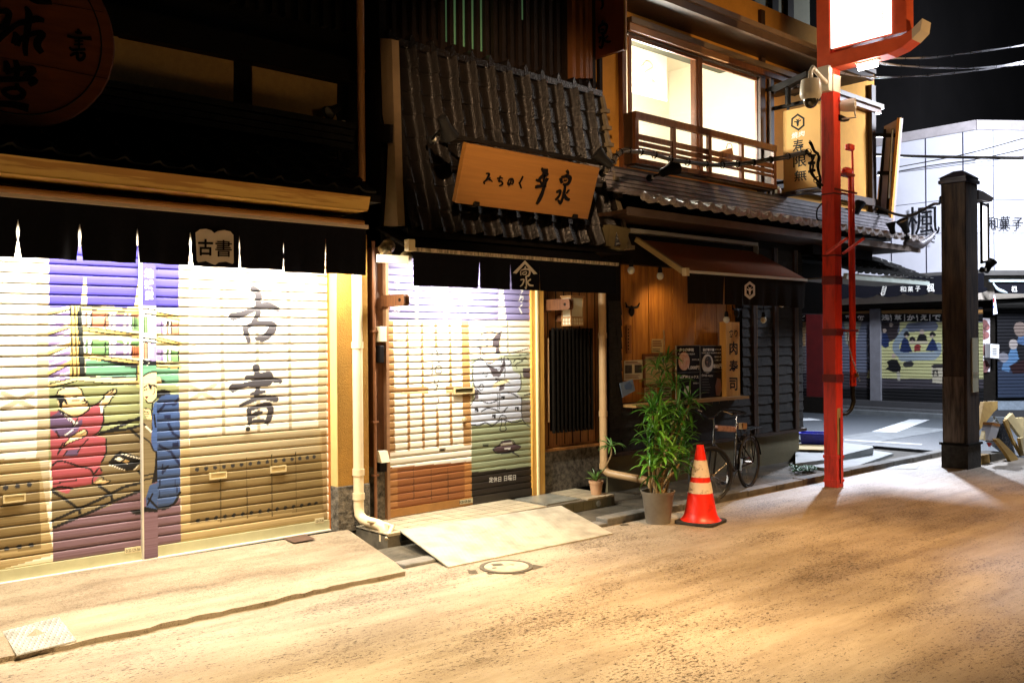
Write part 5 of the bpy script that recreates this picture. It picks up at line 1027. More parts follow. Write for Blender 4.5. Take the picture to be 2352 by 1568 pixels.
# posters
def poster(fr, q, y, lab, col, th=.006, cat='poster', name='poster', grp=None):
    P = [on(fr, u, v, y=y) for u, v in q]; c = sum(P, Vector()) / 4; t = T(name, lab, cat, (c.x, y, min(p.z for p in P)), grp)
    MB().slab(P, (0, th, 0)).build('sheet', mat('paper_%02d_%02d' % (int(col[0] * 99), int(col[2] * 99)), col, .5, contrast=.08), t); return t
def lines(t, fr, q, n, y, mt, h=5, margin=.1, rng=random.Random(1)):
    m = MB(); u0, v0, u1, v1 = q
    for k in range(n):
        v = v0 + (v1 - v0) * (k + .5) / n; b = u0 + (u1 - u0) * rng.uniform(.75, 1)
        P = [on(fr, a, c, y=y) for a, c in ((u0, v - h / 2), (b, v - h / 2), (b, v + h / 2), (u0, v + h / 2))]; m.add(P, [(0, 1, 2, 3)])
    m.build('print', mt, t)
INK = mat('ink', (0, 0, 0)); WINK = mat('white_ink', (.78, .76, .70), .6, contrast=.05); RINK = mat('brown_ink', (.22, .08, .03), .6)
yq = YP - .012
t = poster('L', [(265, 895), (455, 885), (455, 1085), (262, 1100)], yq, 'white notice with two dark photos pinned low on the left planks of the food shop', (.62, .58, .44)); lines(t, 'L', (275, 900, 440, 930), 2, yq - .002, RINK, 8)
m_ = MB(); m_.add([on('L', u, v, y=yq - .002) for u, v in [(272, 940), (345, 938), (345, 1025), (272, 1028)]], [(0, 1, 2, 3)]); m_.add([on('L', u, v, y=yq - .002) for u, v in [(372, 938), (448, 936), (448, 1020), (372, 1024)]], [(0, 1, 2, 3)]); m_.build('photo', mat('photo_dark', (.08, .07, .05), .4, contrast=.7, scale=18), t); lines(t, 'L', (275, 1040, 440, 1080), 3, yq - .002, RINK, 5)
t = poster('L', [(552, 668), (672, 668), (672, 812), (552, 812)], yq, 'small cream notice high on the planks behind the stick of the big plant', (.50, .38, .18)); lines(t, 'L', (560, 680, 662, 750), 3, yq - .002, RINK, 12); lines(t, 'L', (560, 765, 662, 800), 2, yq - .002, INK, 6)
t = poster('L', [(215, 1130), (352, 1090), (378, 1205), (248, 1278)], YF - .05, 'tilted blue picture card in a clear sleeve at the left end of the counter', (.20, .28, .40)); 
m_ = MB(); m_.add([on('L', u, v, y=YF - .052) for u, v in [(262, 1150), (320, 1110), (350, 1150), (340, 1190), (280, 1200)]], [(0, 1, 2, 3, 4)]); m_.build('mountain_print', mat('print_blue', (.10, .18, .36), .4), t)
t = poster('L', [(475, 1170), (608, 1165), (608, 1305), (475, 1312)], yq, 'cream handwritten notice under the hatch window behind the plant leaves', (.58, .50, .30)); lines(t, 'L', (485, 1180, 595, 1225), 2, yq - .002, RINK, 12); lines(t, 'L', (485, 1240, 595, 1300), 3, yq - .002, INK, 6)
t = poster('L', [(650, 1165), (760, 1160), (760, 1300), (650, 1305)], yq, 'pale menu sheet between the plant stems just left of the dark menu boards', (.45, .42, .34)); lines(t, 'L', (660, 1180, 750, 1290), 4, yq - .002, INK, 9)
tg = T('wooden_tag', 'narrow wooden tag hanging on the left planks below the cow ornament', 'tag', on('L', 305, 820, y=yq)); a = on('L', 285, 522, y=yq - .01); b = on('L', 335, 820, y=yq - .01); MB().box(a.x, b.x, yq - .02, yq, b.z, a.z).build('board', M_PLK, tg)
m_ = MB(); 
for k in range(7): 
    a = on('L', 302, 560 + k * 34, y=yq - .022); m_.box(a.x, a.x + .022, yq - .022, yq - .0205, a.z - .018, a.z)
m_.build('lettering', M_BLK, tg)
# dark menu boards
M_MEN = mat('menu_black', (.020, .018, .020), .3, contrast=.3)
mq = {'nw': (812, 742, 1052, 1010), 'ne': (1062, 742, 1290, 1000), 'sw': (812, 1025, 1052, 1290), 'se': (1062, 1018, 1290, 1270)}
labs = {'nw': 'black menu board with a round meat photo and 1,000 yen, upper left of four', 'ne': 'black menu board with a white rice bowl and 800 yen, upper right of four', 'sw': 'black menu board behind plant leaves, lower left of four', 'se': 'dark drinks menu board with a faint glass picture, lower right of four'}
ym = YF - .03
for k_, q in mq.items():
    u0, v0, u1, v1 = q; a = on('L', u0, v0, y=ym); b = on('L', u1, v1, y=ym)
    t = T('menu_board', labs[k_], 'menu board', ((a.x + b.x) / 2, ym, b.z), 'four black menu boards on the counter'); MB().box(a.x, b.x, ym, ym + .02, b.z, a.z).build('panel', M_MEN, t)
    f = MB(); e = .008
    f.box(a.x - e, b.x + e, ym - .004, ym + .02, a.z, a.z + e); f.box(a.x - e, b.x + e, ym - .004, ym + .02, b.z - e, b.z); f.box(a.x - e, a.x, ym - .004, ym + .02, b.z, a.z); f.box(b.x, b.x + e, ym - .004, ym + .02, b.z, a.z); f.build('frame', mat('alu', (.45, .45, .42), .3, metal=.8), t)
    m_ = MB(); p = lambda u, v: on('L', u, v, y=ym - .002)
    def tt(s, u0, v0, u1, v1, b=.01): text_mb(m_, s, p(u0, v1), p(u1, v1), p(u0, v0), (0, -.0006, 0), b)
    if k_ == 'nw': tt('炙り肉寿司', 838, 764, 988, 800, .03); tt('A5 WAGYU SUSHI', 825, 815, 1000, 832); tt('1,000円', 935, 945, 1048, 988, .02); tt('和牛炙り二貫', 972, 874, 1045, 892)
    if k_ == 'ne': tt('桜肉軍艦巻', 1085, 765, 1205, 795, .03); tt('ほうれん草', 1210, 768, 1275, 786); tt('HORSE MEAT GUNKAN-MAKI', 1074, 805, 1275, 820); tt('国産馬肉使用', 1208, 845, 1275, 862); tt('二貫入り', 1208, 880, 1275, 896); tt('800円', 1195, 925, 1285, 975, .02)
    if k_ == 'sw': tt('三種盛ミックス', 845, 1046, 1040, 1080, .03); tt('飲み比べ', 985, 1120, 1045, 1138)
    if k_ == 'se': tt('Drink menu', 1075, 1035, 1190, 1060, .0)
    m_.build('lettering', WINK, t)
    if k_ == 'se':
        m2 = MB(); lines(t, 'L', (1078, 1075, 1170, 1240), 6, ym - .002, mat('grey_ink', (.10, .10, .09), .6), 7)
        m2.add([p(1235, 1075), p(1270, 1085), p(1285, 1200), p(1262, 1262), p(1225, 1255), p(1215, 1160)], [tuple(range(6))]); m2.build('glass_picture', mat('pic_blue', (.16, .14, .16), .4, (.30, .10, .05), 6), t)
    if k_ == 'nw':
        m2 = MB(); c = p(890, 900); m2.lathe((c.x, ym - .001, c.z), [(.001, .001), (.13 * .9, .001), (.13 * .9, 0)], 26, (0, -1, 0)); m2.build('dish_picture', mat('pic_meat', (.50, .20, .13), .5, (.60, .45, .32), 16), t)
    if k_ == 'ne':
        m2 = MB(); c = p(1135, 925); m2.lathe((c.x, ym - .001, c.z), [(.001, .001), (.125, .001), (.125, 0)], 26, (0, -1, 0)); m2.build('bowl_picture', mat('pic_bowl', (.62, .60, .55), .5, contrast=.1), t)
        m3 = MB(); c = p(1140, 905); m3.lathe((c.x, ym - .0025, c.z), [(.001, .001), (.075, .001), (.075, 0)], 20, (0, -1, 0)); m3.build('food_picture', mat('pic_food', (.03, .03, .025), .5, (.45, .28, .2), 25, lo=.3, hi=.5), t)
    if k_ == 'sw':
        m2 = MB(); c = p(925, 1215); m2.lathe((c.x, ym - .001, c.z), [(.001, .001), (.07, .001), (.07, 0)], 20, (0, -1, 0)); m2.build('bowl_picture', mat('pic_bowl', (0, 0, 0)), t)
# vertical wooden sign on the counter
a = on('L', 1325, 490, y=YF - .10); b = on('L', 1475, 1255, y=YF - .10)
t = T('counter_sign', 'tall orange wooden sign with black characters standing at the right end of the counter', 'sign', ((a.x + b.x) / 2, YF - .08, sa.z))
YS3 = YF - .10
MB().box(a.x, b.x, YS3, YS3 + .10, sa.z + .001, a.z).build('board', mat('sign_orange_wood', (.66, .34, .07), .45, (.50, .22, .04), 3, (5, 5, .5)), t)
m_ = MB(); YT = YS3 - .001
for s_, q in (('炙', (1355, 575, 1405, 650)), ('り', (1415, 572, 1448, 645)), ('肉', (1363, 695, 1448, 832)), ('寿', (1360, 885, 1452, 1018)), ('司', (1363, 1070, 1447, 1205))):
    text_mb(m_, s_, on('L', q[0], q[3], y=YT), on('L', q[2], q[3], y=YT), on('L', q[0], q[1], y=YT), (0, -.001, 0), .02)
m_.build('lettering', INK, t)
a = on('L', 1478, 1000, y=YF - .02); b = on('L', 1500, 1100, y=YF - .02); 
# cow-head ornaments
for u, v, lab in ((340, 375, 'black cow head ornament on the left planks of the food shop'), (1440, 395, 'black cow head ornament above the orange wooden sign')):
    c = on('L', u, v, y=YP - .05 if u < 900 else YF - .13); t = T('cow_ornament', lab, 'ornament', c, 'cow head ornaments'); m_ = MB()
    m_.ball(c, .045, (1, .7, 1.5)); m_.tube([c + Vector((-.03, 0, .04)), c + Vector((-.10, -.01, .05)), c + Vector((-.13, -.02, .10))], [.018, .016, .006], 8); m_.tube([c + Vector((.03, 0, .04)), c + Vector((.10, -.01, .05)), c + Vector((.13, -.02, .10))], [.018, .016, .006], 8); m_.build('head', mat('cast_iron', (.015, .010, .008), .4), t, smooth=True)
# ---- shop awning with brown cloth
aw3 = T('cloth_awning', 'brown sloping cloth awning with a black valance and white cassette over the food counter', 'awning', (9.8, -.5, 2.3))
yb_, yf_ = -.14, -.88
a = on('K', 270, 935, y=yb_ - .06); b = on('K', 1415, 1070, y=yb_ - .06)
MB().box(a.x, b.x, yb_ - .08, yb_ + .04, a.z - .03, a.z + .015).build('cassette', mat('cassette_white', (.62, .66, .62), .4, contrast=.08), aw3)
MB().box(b.x - .015, b.x, yb_ - .085, yb_ + .04, a.z - .16, a.z - .03).build('end_cap', mat('cassette_white', (0, 0, 0)), aw3)
q0 = on('K', 360, 1040, y=yb_); q1 = on('K', 1412, 1130, y=yb_); f0 = on('K', 785, 1300, y=yf_); f1 = on('K', 1850, 1375, y=yf_); zfr = (f0.z + f1.z) / 2; zbk = a.z - .10
M_AWB = mat('awning_brown', (.36, .12, .038), .85, contrast=.2, scale=60)
MB().slab([(q0.x, yb_, zbk), (f0.x, yf_, zfr), (f1.x, yf_, zfr), (max(q1.x, f1.x - .12), yb_, zbk)], (0, .002, -.012)).build('cloth', M_AWB, aw3)
MB().box(f0.x, f1.x, yf_ - .03, yf_ + .01, zfr - .035, zfr - .004).build('front_bar', mat('bar_white', (.74, .74, .66), .4, contrast=.05), aw3)
MB().box(f0.x - .06, f0.x, yf_ - .04, yf_ + .02, zfr - .07, zfr + .02).build('end_cap', mat('cap_ivory', (0, 0, 0)), aw3)
MB().bar((q0.x - .05, yb_, zbk + .0), (f0.x - .03, yf_ + .02, zfr - .02), .05, .06).build('side_arm', mat('arm_tan', (.50, .34, .14), .5, contrast=.1), aw3)
MB().bar((f1.x - .05, yb_, zbk - .02), (f1.x - .05, yf_ + .02, zfr - .04), .04).build('side_arm', M_BLK, aw3)
zvb = on('L', 1300, 310, y=yf_).z
valance(MB(), [f0.x + (f1.x - f0.x) * k / 7 for k in range(1, 7)], f0.x + .01, f1.x, yf_, zfr - .035, zvb, [.004] * 6, .1).build('valance', mat('valance_black', (.016, .012, .009), .9, contrast=.3, scale=30), aw3, smooth=True)
# cow crest on the valance
def cow(m, pt, cx, cy, s):      # pt(u,v) -> 3D; simple cow head facing out
    for q in ([(-.10, -.34), (-.26, -.42), (-.30, -.62), (-.18, -.50), (0, -.44), (.18, -.50), (.30, -.62), (.26, -.42), (.10, -.34), (.20, -.22), (.55, -.34), (.48, -.10), (.22, -.06), (.14, .30), (.16, .50), (0, .60), (-.16, .50), (-.14, .30), (-.22, -.06), (-.48, -.10), (-.55, -.34), (-.20, -.22)],):
        m.add([pt(cx + a * s[0], cy + b * s[1]) for a, b in q], []); 
        n = len(q); o = len(m.v) - n
        tris = geometry.tessellate_polygon([[Vector((a, b, 0)) for a, b in q]]); m.f += [[i + o for i in t_] for t_ in tris]
YC = yf_ - .022
hx = lambda cx, cy, w, h: [(cx, cy - h), (cx + w, cy - h * .55), (cx + w, cy + h * .55), (cx, cy + h), (cx - w, cy + h * .55), (cx - w, cy - h * .55)]
cr = MB(); cr.slab([on('L', u, v, y=YC) for u, v in hx(1577, 160, 54, 95)], (0, .002, 0)); em = cr.build('crest', MW, aw3)
m_ = MB(); m_.slab([on('L', u, v, y=YC - .002) for u, v in hx(1577, 158, 34, 62)], (0, .001, 0)); m_.build('crest_field', M_NOR, em)
m_ = MB(); cow(m_, lambda u, v: on('L', u, v, y=YC - .0035), 1577, 165, (58, 75)); m_.build('crest_cow', MW, em)
# bare bulbs
for fr, u, v, y_, lab in (('K', 288, 1300, -.62, 'clear round bulb hanging left of the brown awning, leftmost of the bulbs'), ('K', 548, 1352, -.62, 'clear round bulb hanging under the left end of the brown awning'), ('L', 1332, 465, -.50, 'white bulb hanging in front of the orange wooden sign'), ('L', 1720, 468, -.50, 'white bulb hanging before the dark shingles right of the wooden sign'), ('L', 1078, 258, -.50, 'bulb peeping below the valance above the menu boards'), ('L', 1910, 305, -.50, 'bulb peeping below the right end of the black valance')):
    c = on(fr, u, v, y=y_); t = T('light_bulb', lab, 'light bulb', c, 'bare bulbs hanging under the awning'); MB().ball(c, .042, (1, 1, 1.1), 16).build('glass', mat('bulb_white', (.62, .60, .48), .15, contrast=.02), t, smooth=True); MB().lathe(c + Vector((0, 0, .035)), [(.026, 0), (.026, .03), (.018, .07), (.001, .075)], 12).build('socket', M_BLK, t)
    MB().tube([c + Vector((0, 0, .10)), c + Vector((0, 0, 2.72 - c.z))], .005, 6).build('cord', M_BLK, t)
# ---- tiled eave above the ground floor
ye = -.90; xe0 = on('K', 380, 660, y=ye).x; xe1 = on('Y', 1420, 900, y=ye).x; zee = on('K', 1100, 790, y=ye).z
M_ET = mat('eave_tile', (.30, .28, .30), .35, (.16, .145, .15), 6, bump=.15, bscale=50)
yr = -.28; zr0 = on('K', 250, 610, y=yr).z
ncol = max(8, round((xe1 - xe0) / .245))
tile_field(xe0, xe1 - .1, ncol, lambda t: (ye + (yr + .1 - ye) * t, zee + .05 + (zr0 - zee - .03) * t), 3, .030, .022, 10).build('eave_tiles', M_ET, B3, smooth=True)
et = MB(); wt = (xe1 - .1 - xe0) / ncol
for k in range(ncol):
    x_ = xe0 + wt * (k + .2); et.lathe((x_, ye + .02, zee + .062), [(.001, .055), (.036, .05), (.046, .03), (.046, 0)], 14, (0, -1, 0))
    n = 8; vs = []; 
    for j in range(n + 1):
        s_ = j / n; xx = x_ + .045 + (wt - .09) * s_; zz = zee + .052 - .032 * math.sin(s_ * math.pi); vs += [(xx, ye - .03, zz - .022), (xx, ye - .03, zz + .022), (xx, ye + .04, zz + .022), (xx, ye + .04, zz - .022)]
    et.add(vs, [(j * 4 + a, j * 4 + (a + 1) % 4, (j + 1) * 4 + (a + 1) % 4, (j + 1) * 4 + a) for j in range(n) for a in range(4)] + [(0, 1, 2, 3), (n * 4 + 3, n * 4 + 2, n * 4 + 1, n * 4)])
et.build('eave_end_tiles', mat('eave_tile_pale', (.42, .37, .35), .35, contrast=.25, scale=8), B3, smooth=True)
xr1 = on('Y', 870, 760, y=yr).x + .6
for k in range(5):
    z_ = zr0 + .01 + k * .052; MB().box(xe0 - .25, xr1, yr - .06 + k * .012, .0, z_, z_ + .040).build('ridge_course', M_ET, B3)
zrt = zr0 + .01 + 5 * .052; MB().box(xe0 - .25, xr1, yr + .03, -.02, zrt, zrt + .03).build('ridge_cap', mat('cap_tile_dark', (.05, .045, .045), .5), B3)
MB().box(xe0 - .2, xr1, yr + .02, .0, zr0 - .12, zr0).build('roof_edge_board', M_BLK, B3)
# curved end ornament
c = on('Y', 1330, 940, y=ye); oe = MB(); oe.tube([c + Vector((-.25, .15, .02)), c + Vector((0, 0, .0)), c + Vector((.18, -.05, .10)), c + Vector((.30, -.10, .22))], [.05, .07, .05, .015], 10); oe.build('eave_horn', M_ET, B3, smooth=True)
# fascia: brown left, teal-lit right
zfa = on('K', 320, 745, y=-.80).z; zfb = on('K', 320, 815, y=-.80).z; xf1 = on('Y', 1305, 1020, y=-.80).x
MB().box(xe0 - .12, xf1, -.83, -.79, zfb, zfa).build('fascia', mat('fascia_board', (.16, .12, .10), .55, (.09, .06, .04), 2, (.5, 1, 1)), B3)
MB().box(xe0 - .12, xf1, -.79, .1, zfa - .06, zfa - .02).build('soffit', M_DKB, B3)
# ---- upper wall and beams
YU = 0.0; xu0 = on('E4', 1690, 700, y=YU).x; xu2 = on('Y', 870, 300, y=YU).x
zr1 = zrt - .05
MB().box(xe0 - .3, xr1 - .3, YU + .02, 3.0, 3.0, zr1 + .05).build('floor_band', M_BLK, B3)
xw0_ = on('Q', 320, 700, y=YU).x; xw1_ = on('Q', 1660, 1000, y=YU).x
zw1 = on('Q', 330, 425, y=YU).z; zw0 = on('K', 345, 300, y=YU).z
upq = [(xu0 - .3, xw0_ - .10, zr1, 6.6), (xw1_ + .12, xu2, zr1, 6.6), (xw0_ - .10, xw1_ + .12, zr1, zw0 - .1), (xw0_ - .10, xw1_ + .12, zw1 + .10, 6.6)]
for a, b, c, d in upq: MB().box(a, b, YU, YU + .12, c, d).build('upper_wall', M_OW, B3)
def beam(fr, u, v0, v1, xa, xb, y, nm, m, yb=YU):    # horizontal member whose edges are measured at one column
    za = on(fr, u, v0, y=y).z; zb = on(fr, u, v1, y=y).z; MB().box(xa, xb, y, yb - .001, zb, za).build(nm, m, B3); return za, zb
xend = xu2 + .02
beam('Q', 262, 206, 290, xw0_ - .14, xw0_ + 1.9, -.13, 'window_head', mat('head_wood_painted_light', (.42, .22, .09), .4, contrast=.25, scale=3, stretch=(.6, 5, 5)))  # left stretch of the same beam, light painted in as brighter wood
beam('Q', 262, 206, 290, xw0_ + 1.905, xend, -.11, 'window_head', M_RBR)
zA, zB = beam('Q', 262, 140, 200, xw0_ - .14, xend, -.16, 'drip_rail', mat('drip_rail', (.20, .15, .10), .45))
# posts
for u, w_, m_, nm in ((255, .07, M_RBR, 'corner_post'), (1700, .13, M_DKB, 'corner_post'), (1800, .08, M_DKB, 'corner_post')):
    p = on('Q', u, 900, y=YU - .05); MB().box(p.x - w_ / 2, p.x + w_ / 2, YU - .07, YU - .001, zr1, zB).build(nm, m_, B3)
p = on('Y', 848, 300, y=YU - .05); MB().box(p.x - .07, p.x + .07, YU - .08, YU + .10, zr1 - .1, 6.0).build('corner_post', M_DKB, B3)
p = on('Q', 1720, 560, y=YU - .05); MB().box(p.x - .05, p.x + .05, YU - .05, YU - .001, zA, 6.5).build('short_post', M_DKB, B3)
za = on('Y', 860, 490, y=-.06).z; zb = on('Y', 860, 560, y=-.06).z; MB().box(xw1_ + .3, xend, -.09, -.001, zb, za).build('mid_rail', M_DKB, B3)
# upper eave
xee = on('T', 950, 770, y=-.58).x
a = on('Q', 2280, 545, y=-.55); b = on('Q', 2280, 622, y=-.55); c_ = on('Q', 2280, 490, y=-.58)
MB().box(xu0 - 1.0, xee, -.56, -.50, b.z, a.z).build('eave_fascia', mat('eave_brown', (.12, .07, .04), .6), B3)
MB().box(xu0 - 1.0, xee, -.60, -.56, a.z - .01, c_.z).build('gutter', mat('gutter_tan', (.26, .18, .12), .5, contrast=.2), B3)
MB().box(xu0 - 1.0, xee, -.499, .2, b.z + .02, b.z + .05).build('eave_soffit', M_DKB, B3)
# upper dark storey behind
YD = .9
MB().box(xu0 - 1, xend - .5, YD, YD + .3, 6, 14).build('attic_wall', mat('grey_green_wall', (.085, .085, .055), .85, contrast=.4, scale=1.2), B3)
for u in (1580, 1830, 1990): p = on('Q', u, 100, y=YD - .05); MB().box(p.x - .09, p.x + .09, YD - .08, YD - .001, 6, 12).build('attic_post', M_BLK, B3)
MB().tube([on('Q', 1700, 255, y=YD - .1), on('Q', 1950, 300, y=YD - .1), on('Q', 2270, 345, y=YD - .1)], .012, 6).build('attic_cable', M_BLK, B3)
# ---- window: two sliding sashes and the lit room behind
def sash(u0, v0a, u1, v1a):
    x0 = on('Q', u0, 700, y=-.02).x; x1 = on('Q', u1, 900, y=-.02).x; return x0, x1
xp0 = on('Q', 330, 700, y=-.03).x; xp1 = on('Q', 1002, 900, y=-.03).x; xp2 = on('Q', 1088, 900, y=-.03).x; xp3 = on('Q', 1655, 1000, y=-.03).x
zs0 = zw0 - .05
for (xa_, xb_, yy_) in ((xp0, xp1, -.05), (xp2, xp3, -.02)):
    f = MB(); e = .05; f.box(xa_ - e, xa_, yy_, yy_ + .03, zs0, zw1 + .04); f.box(xb_, xb_ + e, yy_, yy_ + .03, zs0, zw1 + .04); f.box(xa_, xb_, yy_, yy_ + .03, zw1 - .0, zw1 + .04); f.box(xa_, xb_, yy_, yy_ + .03, zs0 - .04, zs0 + .02)
    w_ = f.build('window', M_RBR, B3); MB().box(xa_, xb_, yy_ + .010, yy_ + .016, zs0, zw1).build('pane', glassy('window_glass', (1, 1, 1), .04), w_)
MB().box(xp0 - .10, xp3 + .12, -.08, -.001, zw1 + .045, zw1 + .10).build('head_track', M_DKB, B3)
MB().box(xp1 + .055, xp2 - .055, -.06, .08, zs0, zw1 + .04).build('mullion', M_RBR, B3)
room = mat('room_wall', (.80, .75, .60), .9, contrast=.03)
rb = MB(); rb.box(xp0 - .6, xp3 + .9, 2.2, 2.25, 3.6, 6.3); rb.box(xp3 + .85, xp3 + .9, .12, 2.2, 3.6, 6.3); rb.box(xp0 - .65, xp0 - .6, .12, 2.2, 3.6, 6.3); rb.box(xp0 - .6, xp3 + .85, .12, 2.2, 3.6, 3.65); rb.box(xp0 - .6, xp3 + .85, .12, 2.2, 6.25, 6.3)
rb.build('room_shell', room, B3)

# hanging scroll seen through the left pane
q = [on('Q', u, v, y=1.2) for u, v in [(340, 380), (708, 470), (708, 960), (345, 1070)]]
t = T('wall_poster', 'white brush-drawn poster inside the lit upstairs window', 'poster', (q[0].x, 1.2, q[3].z)); x0 = min(p.x for p in q); x1 = q[1].x
zz0 = (q[2].z + q[3].z) / 2; MB().box(x0, x1, 1.2, 1.215, zz0, q[1].z + .1).build('sheet', mat('poster_white', (.80, .76, .60), .8, contrast=.03), t)
dr = MB()
for ln in ([(440, 700), (500, 640), (560, 700), (480, 760), (470, 820)], [(440, 860), (430, 900), (460, 935), (520, 945), (590, 930), (595, 880), (540, 850), (445, 850)], [(470, 660), (465, 820), (520, 850)], [(530, 780), (550, 830), (585, 855)], [(470, 860), (480, 920)], [(510, 860), (525, 920)], [(550, 860), (560, 900)]): brush(dr, [on('Q', u, v, y=1.198) for u, v in ln], .02, (0, -1, 0), .002)
dr.build('drawing', mat('pale_ink', (.45, .40, .28), .8), t)
# bag on the sill and small fitting
bgp = on('K', 1150, 300, y=.05); t = T('gift_bag', 'small brown paper bag with a wire handle on the upstairs window sill', 'bag', bgp)
s0 = on('K', 1075, 300, y=.03); s1 = on('K', 1210, 320, y=.03); MB().slab([on('K', 1085, 240, y=.03), on('K', 1195, 205, y=.03), on('K', 1212, 318, y=.03), on('K', 1072, 300, y=.03)], (0, .1, 0)).build('bag', mat('paper_bag', (.30, .15, .06), .8), t)
MB().tube([on('K', 1140, 212, y=.06), on('K', 1155, 165, y=.06), on('K', 1185, 170, y=.06), on('K', 1195, 205, y=.06)], .005, 6, False).build('handle', M_BLK, t)
# ---- balcony rail
yb2 = -.24; bx0 = on('K', 345, 150, y=yb2).x - .0; bx1 = on('K', 1580, 300, y=yb2).x; zt_ = on('Q', 370, 1165, y=yb2).z; zb_ = on('K', 335, 345, y=yb2).z; zb2 = on('K', 335, 300, y=yb2).z; zt2 = on('Q', 400, 1245, y=yb2).z
bal = T('balcony_rail', 'dark brown wooden balcony rail in front of the lit upstairs window', 'balcony', ((bx0 + bx1) / 2, yb2, zb_))
MB().box(bx0 - .06, bx1, yb2 - .03, yb2 + .03, zt2, zt_).build('top_rail', M_RBR, bal)
MB().box(bx0 - .06, bx1, yb2 - .03, yb2 + .03, zb_, zb2).build('bottom_rail', M_RBR, bal)
for v0, v1 in ((80, 130), (145, 185), (200, 225)):
    MB().box(bx0, bx1, yb2 - .01, yb2 + .01, on('K', 350, v1, y=yb2).z, on('K', 350, v0, y=yb2).z).build('cross_bar', M_RBR, bal)
for u in (330, 665, 985, 1275, 1565):
    p = on('K', u, 200, y=yb2).x; MB().box(p - .032, p + .032, yb2 - .022, yb2 + .022, zb2, zt2).build('baluster', M_RBR, bal)
MB().box(bx0 - .058, bx0 - .02, yb2 + .031, -.08, zb_, zt_).build('side_panel', M_DKB, bal)
MB().box(bx1 - .05, bx1, yb2 + .031, -.08, zb_, zt_).build('side_panel', M_DKB, bal)
MB().box(bx0 - .02, bx1 - .05, yb2 + .031, -.09, zb_ - .02, zb_ + .01).build('floor_board', M_DKB, bal)
MB().box(bx0 + .5, bx1 - .6, -.16, -.001, zb_ - .35, zb_ - .10).build('hidden_beam', mat('tan_board', (.42, .24, .09), .6), bal)
# ---- cow banner sign (perpendicular)
xs_ = 11.75
q = [on('T', 78, 1050, x=xs_), on('T', 440, 940, x=xs_), on('K', 1985, 585, x=xs_) , on('K', 1660, 598, x=xs_)]
y0_ = (q[0].y + q[3].y) / 2; y1_ = on('K', 1985, 300, x=xs_).y; zT = on('K', 1650, -10, x=xs_).z + .0; zT = (on('T', 80, 1050, x=xs_).z + on('Y', 10, -600, x=xs_).z * 0); zBm = on('K', 1662, 595, x=xs_).z
t = T('cow_sign', 'orange vertical projecting sign with a hexagon cow crest beside the balcony', 'sign', (xs_, (y0_ + y1_) / 2, zBm))
MB().box(xs_, xs_ + .06, y1_, y0_, zBm, zT).build('board', mat('sign_ochre', (.60, .34, .09), .7, contrast=.12, scale=2), t)
m_ = MB(); P_ = lambda u, v: on('T', u, v, x=xs_ - .002)
hexo = [(223, 1068), (287, 1110), (287, 1185), (232, 1232), (160, 1190), (163, 1115)]; m_.add([P_(u, v) for u, v in hexo], [tuple(range(6))]); m_.build('crest', mat('sign_green_black', (.010, .016, .014), .6), t)
m_ = MB(); cx_, cy_ = 223, 1150; m_.add([on('T', cx_ + (u - cx_) * .74, cy_ + (v - cy_) * .74, x=xs_ - .004) for u, v in hexo], [tuple(range(6))]); m_.build('crest_field', mat('sign_ochre', (0, 0, 0)), t)
m_ = MB(); cow(m_, lambda u, v: on('T', u, v - (u - 223) * .28, x=xs_ - .006), 223, 1152, (64, 62)); m_.build('crest_cow', mat('sign_green_black', (0, 0, 0)), t)
m_ = MB(); 
for s_, q in (('焼', (165, 1245, 222, 1310)), ('肉', (232, 1232, 285, 1292))): text_mb(m_, s_, P_(q[0], q[3]), P_(q[2], q[3] - 14), P_(q[0] + 4, q[1] + 6), (-.001, 0, 0), .015)
m_.build('white_lettering', WINK, t)
m_ = MB(); K_ = lambda u, v: on('K', u, v, x=xs_ - .002)
for s_, q in (('寿', (1735, 130, 1832, 255)), ('限', (1740, 268, 1860, 385)), ('無', (1748, 405, 1862, 510))): text_mb(m_, s_, K_(q[0], q[3]), K_(q[2], q[3] - 16), K_(q[0], q[1] + 8), (-.001, 0, 0), .012)
m_.build('lettering', mat('sign_green_black', (0, 0, 0)), t)
MB().box(xs_ + .01, xs_ + .05, y1_ - .02, -.0, zT + .05, zT + .10).build('top_arm', M_BLK, t); MB().box(xs_ + .01, xs_ + .05, y0_, -.0, zBm + .12, zBm + .16).build('low_arm', M_BLK, t); MB().box(xs_ - .02, xs_ + .10, y1_ - .05, -.0, zBm - .07, zBm - .02).build('bottom_beam', M_DKB, t)
for yy in (y0_ - .05, y1_ + .1): MB().box(xs_ + .015, xs_ + .045, yy - .03, yy + .0, zT - .01, zT + .05).build('hanger', M_BLK, t)
# small canopy over the sign
q = [on('Q', 1705, 940, y=-.65), on('Q', 2170, 760, y=-.95)]
cn = T('sign_canopy', 'small dark sloping canopy over the cow sign, left of the dome camera', 'canopy', (xs_, -.4, zT + .3))
MB().slab([on('Q', 1705, 945, x=xs_ - .15), on('Q', 2165, 745, x=xs_ - .15), on('Q', 2165, 800, x=xs_ - .15), on('Q', 1850, 960, x=xs_ - .15)], (.5, 0, .02)).build('roof', M_TILE, cn); MB().box(xs_, xs_ + .2, -.5, 0, zT + .28, zT + .34).build('arm', M_DKB, cn)
t_ = on('Q', 1975, 1010, x=xs_ - .1); MB().tube([t_ + Vector((0, 0, .12)), t_ + Vector((0, 0, -.12))], .04, 12).build('lamp_tube', mat('spot_black', (0, 0, 0)), cn, smooth=True)
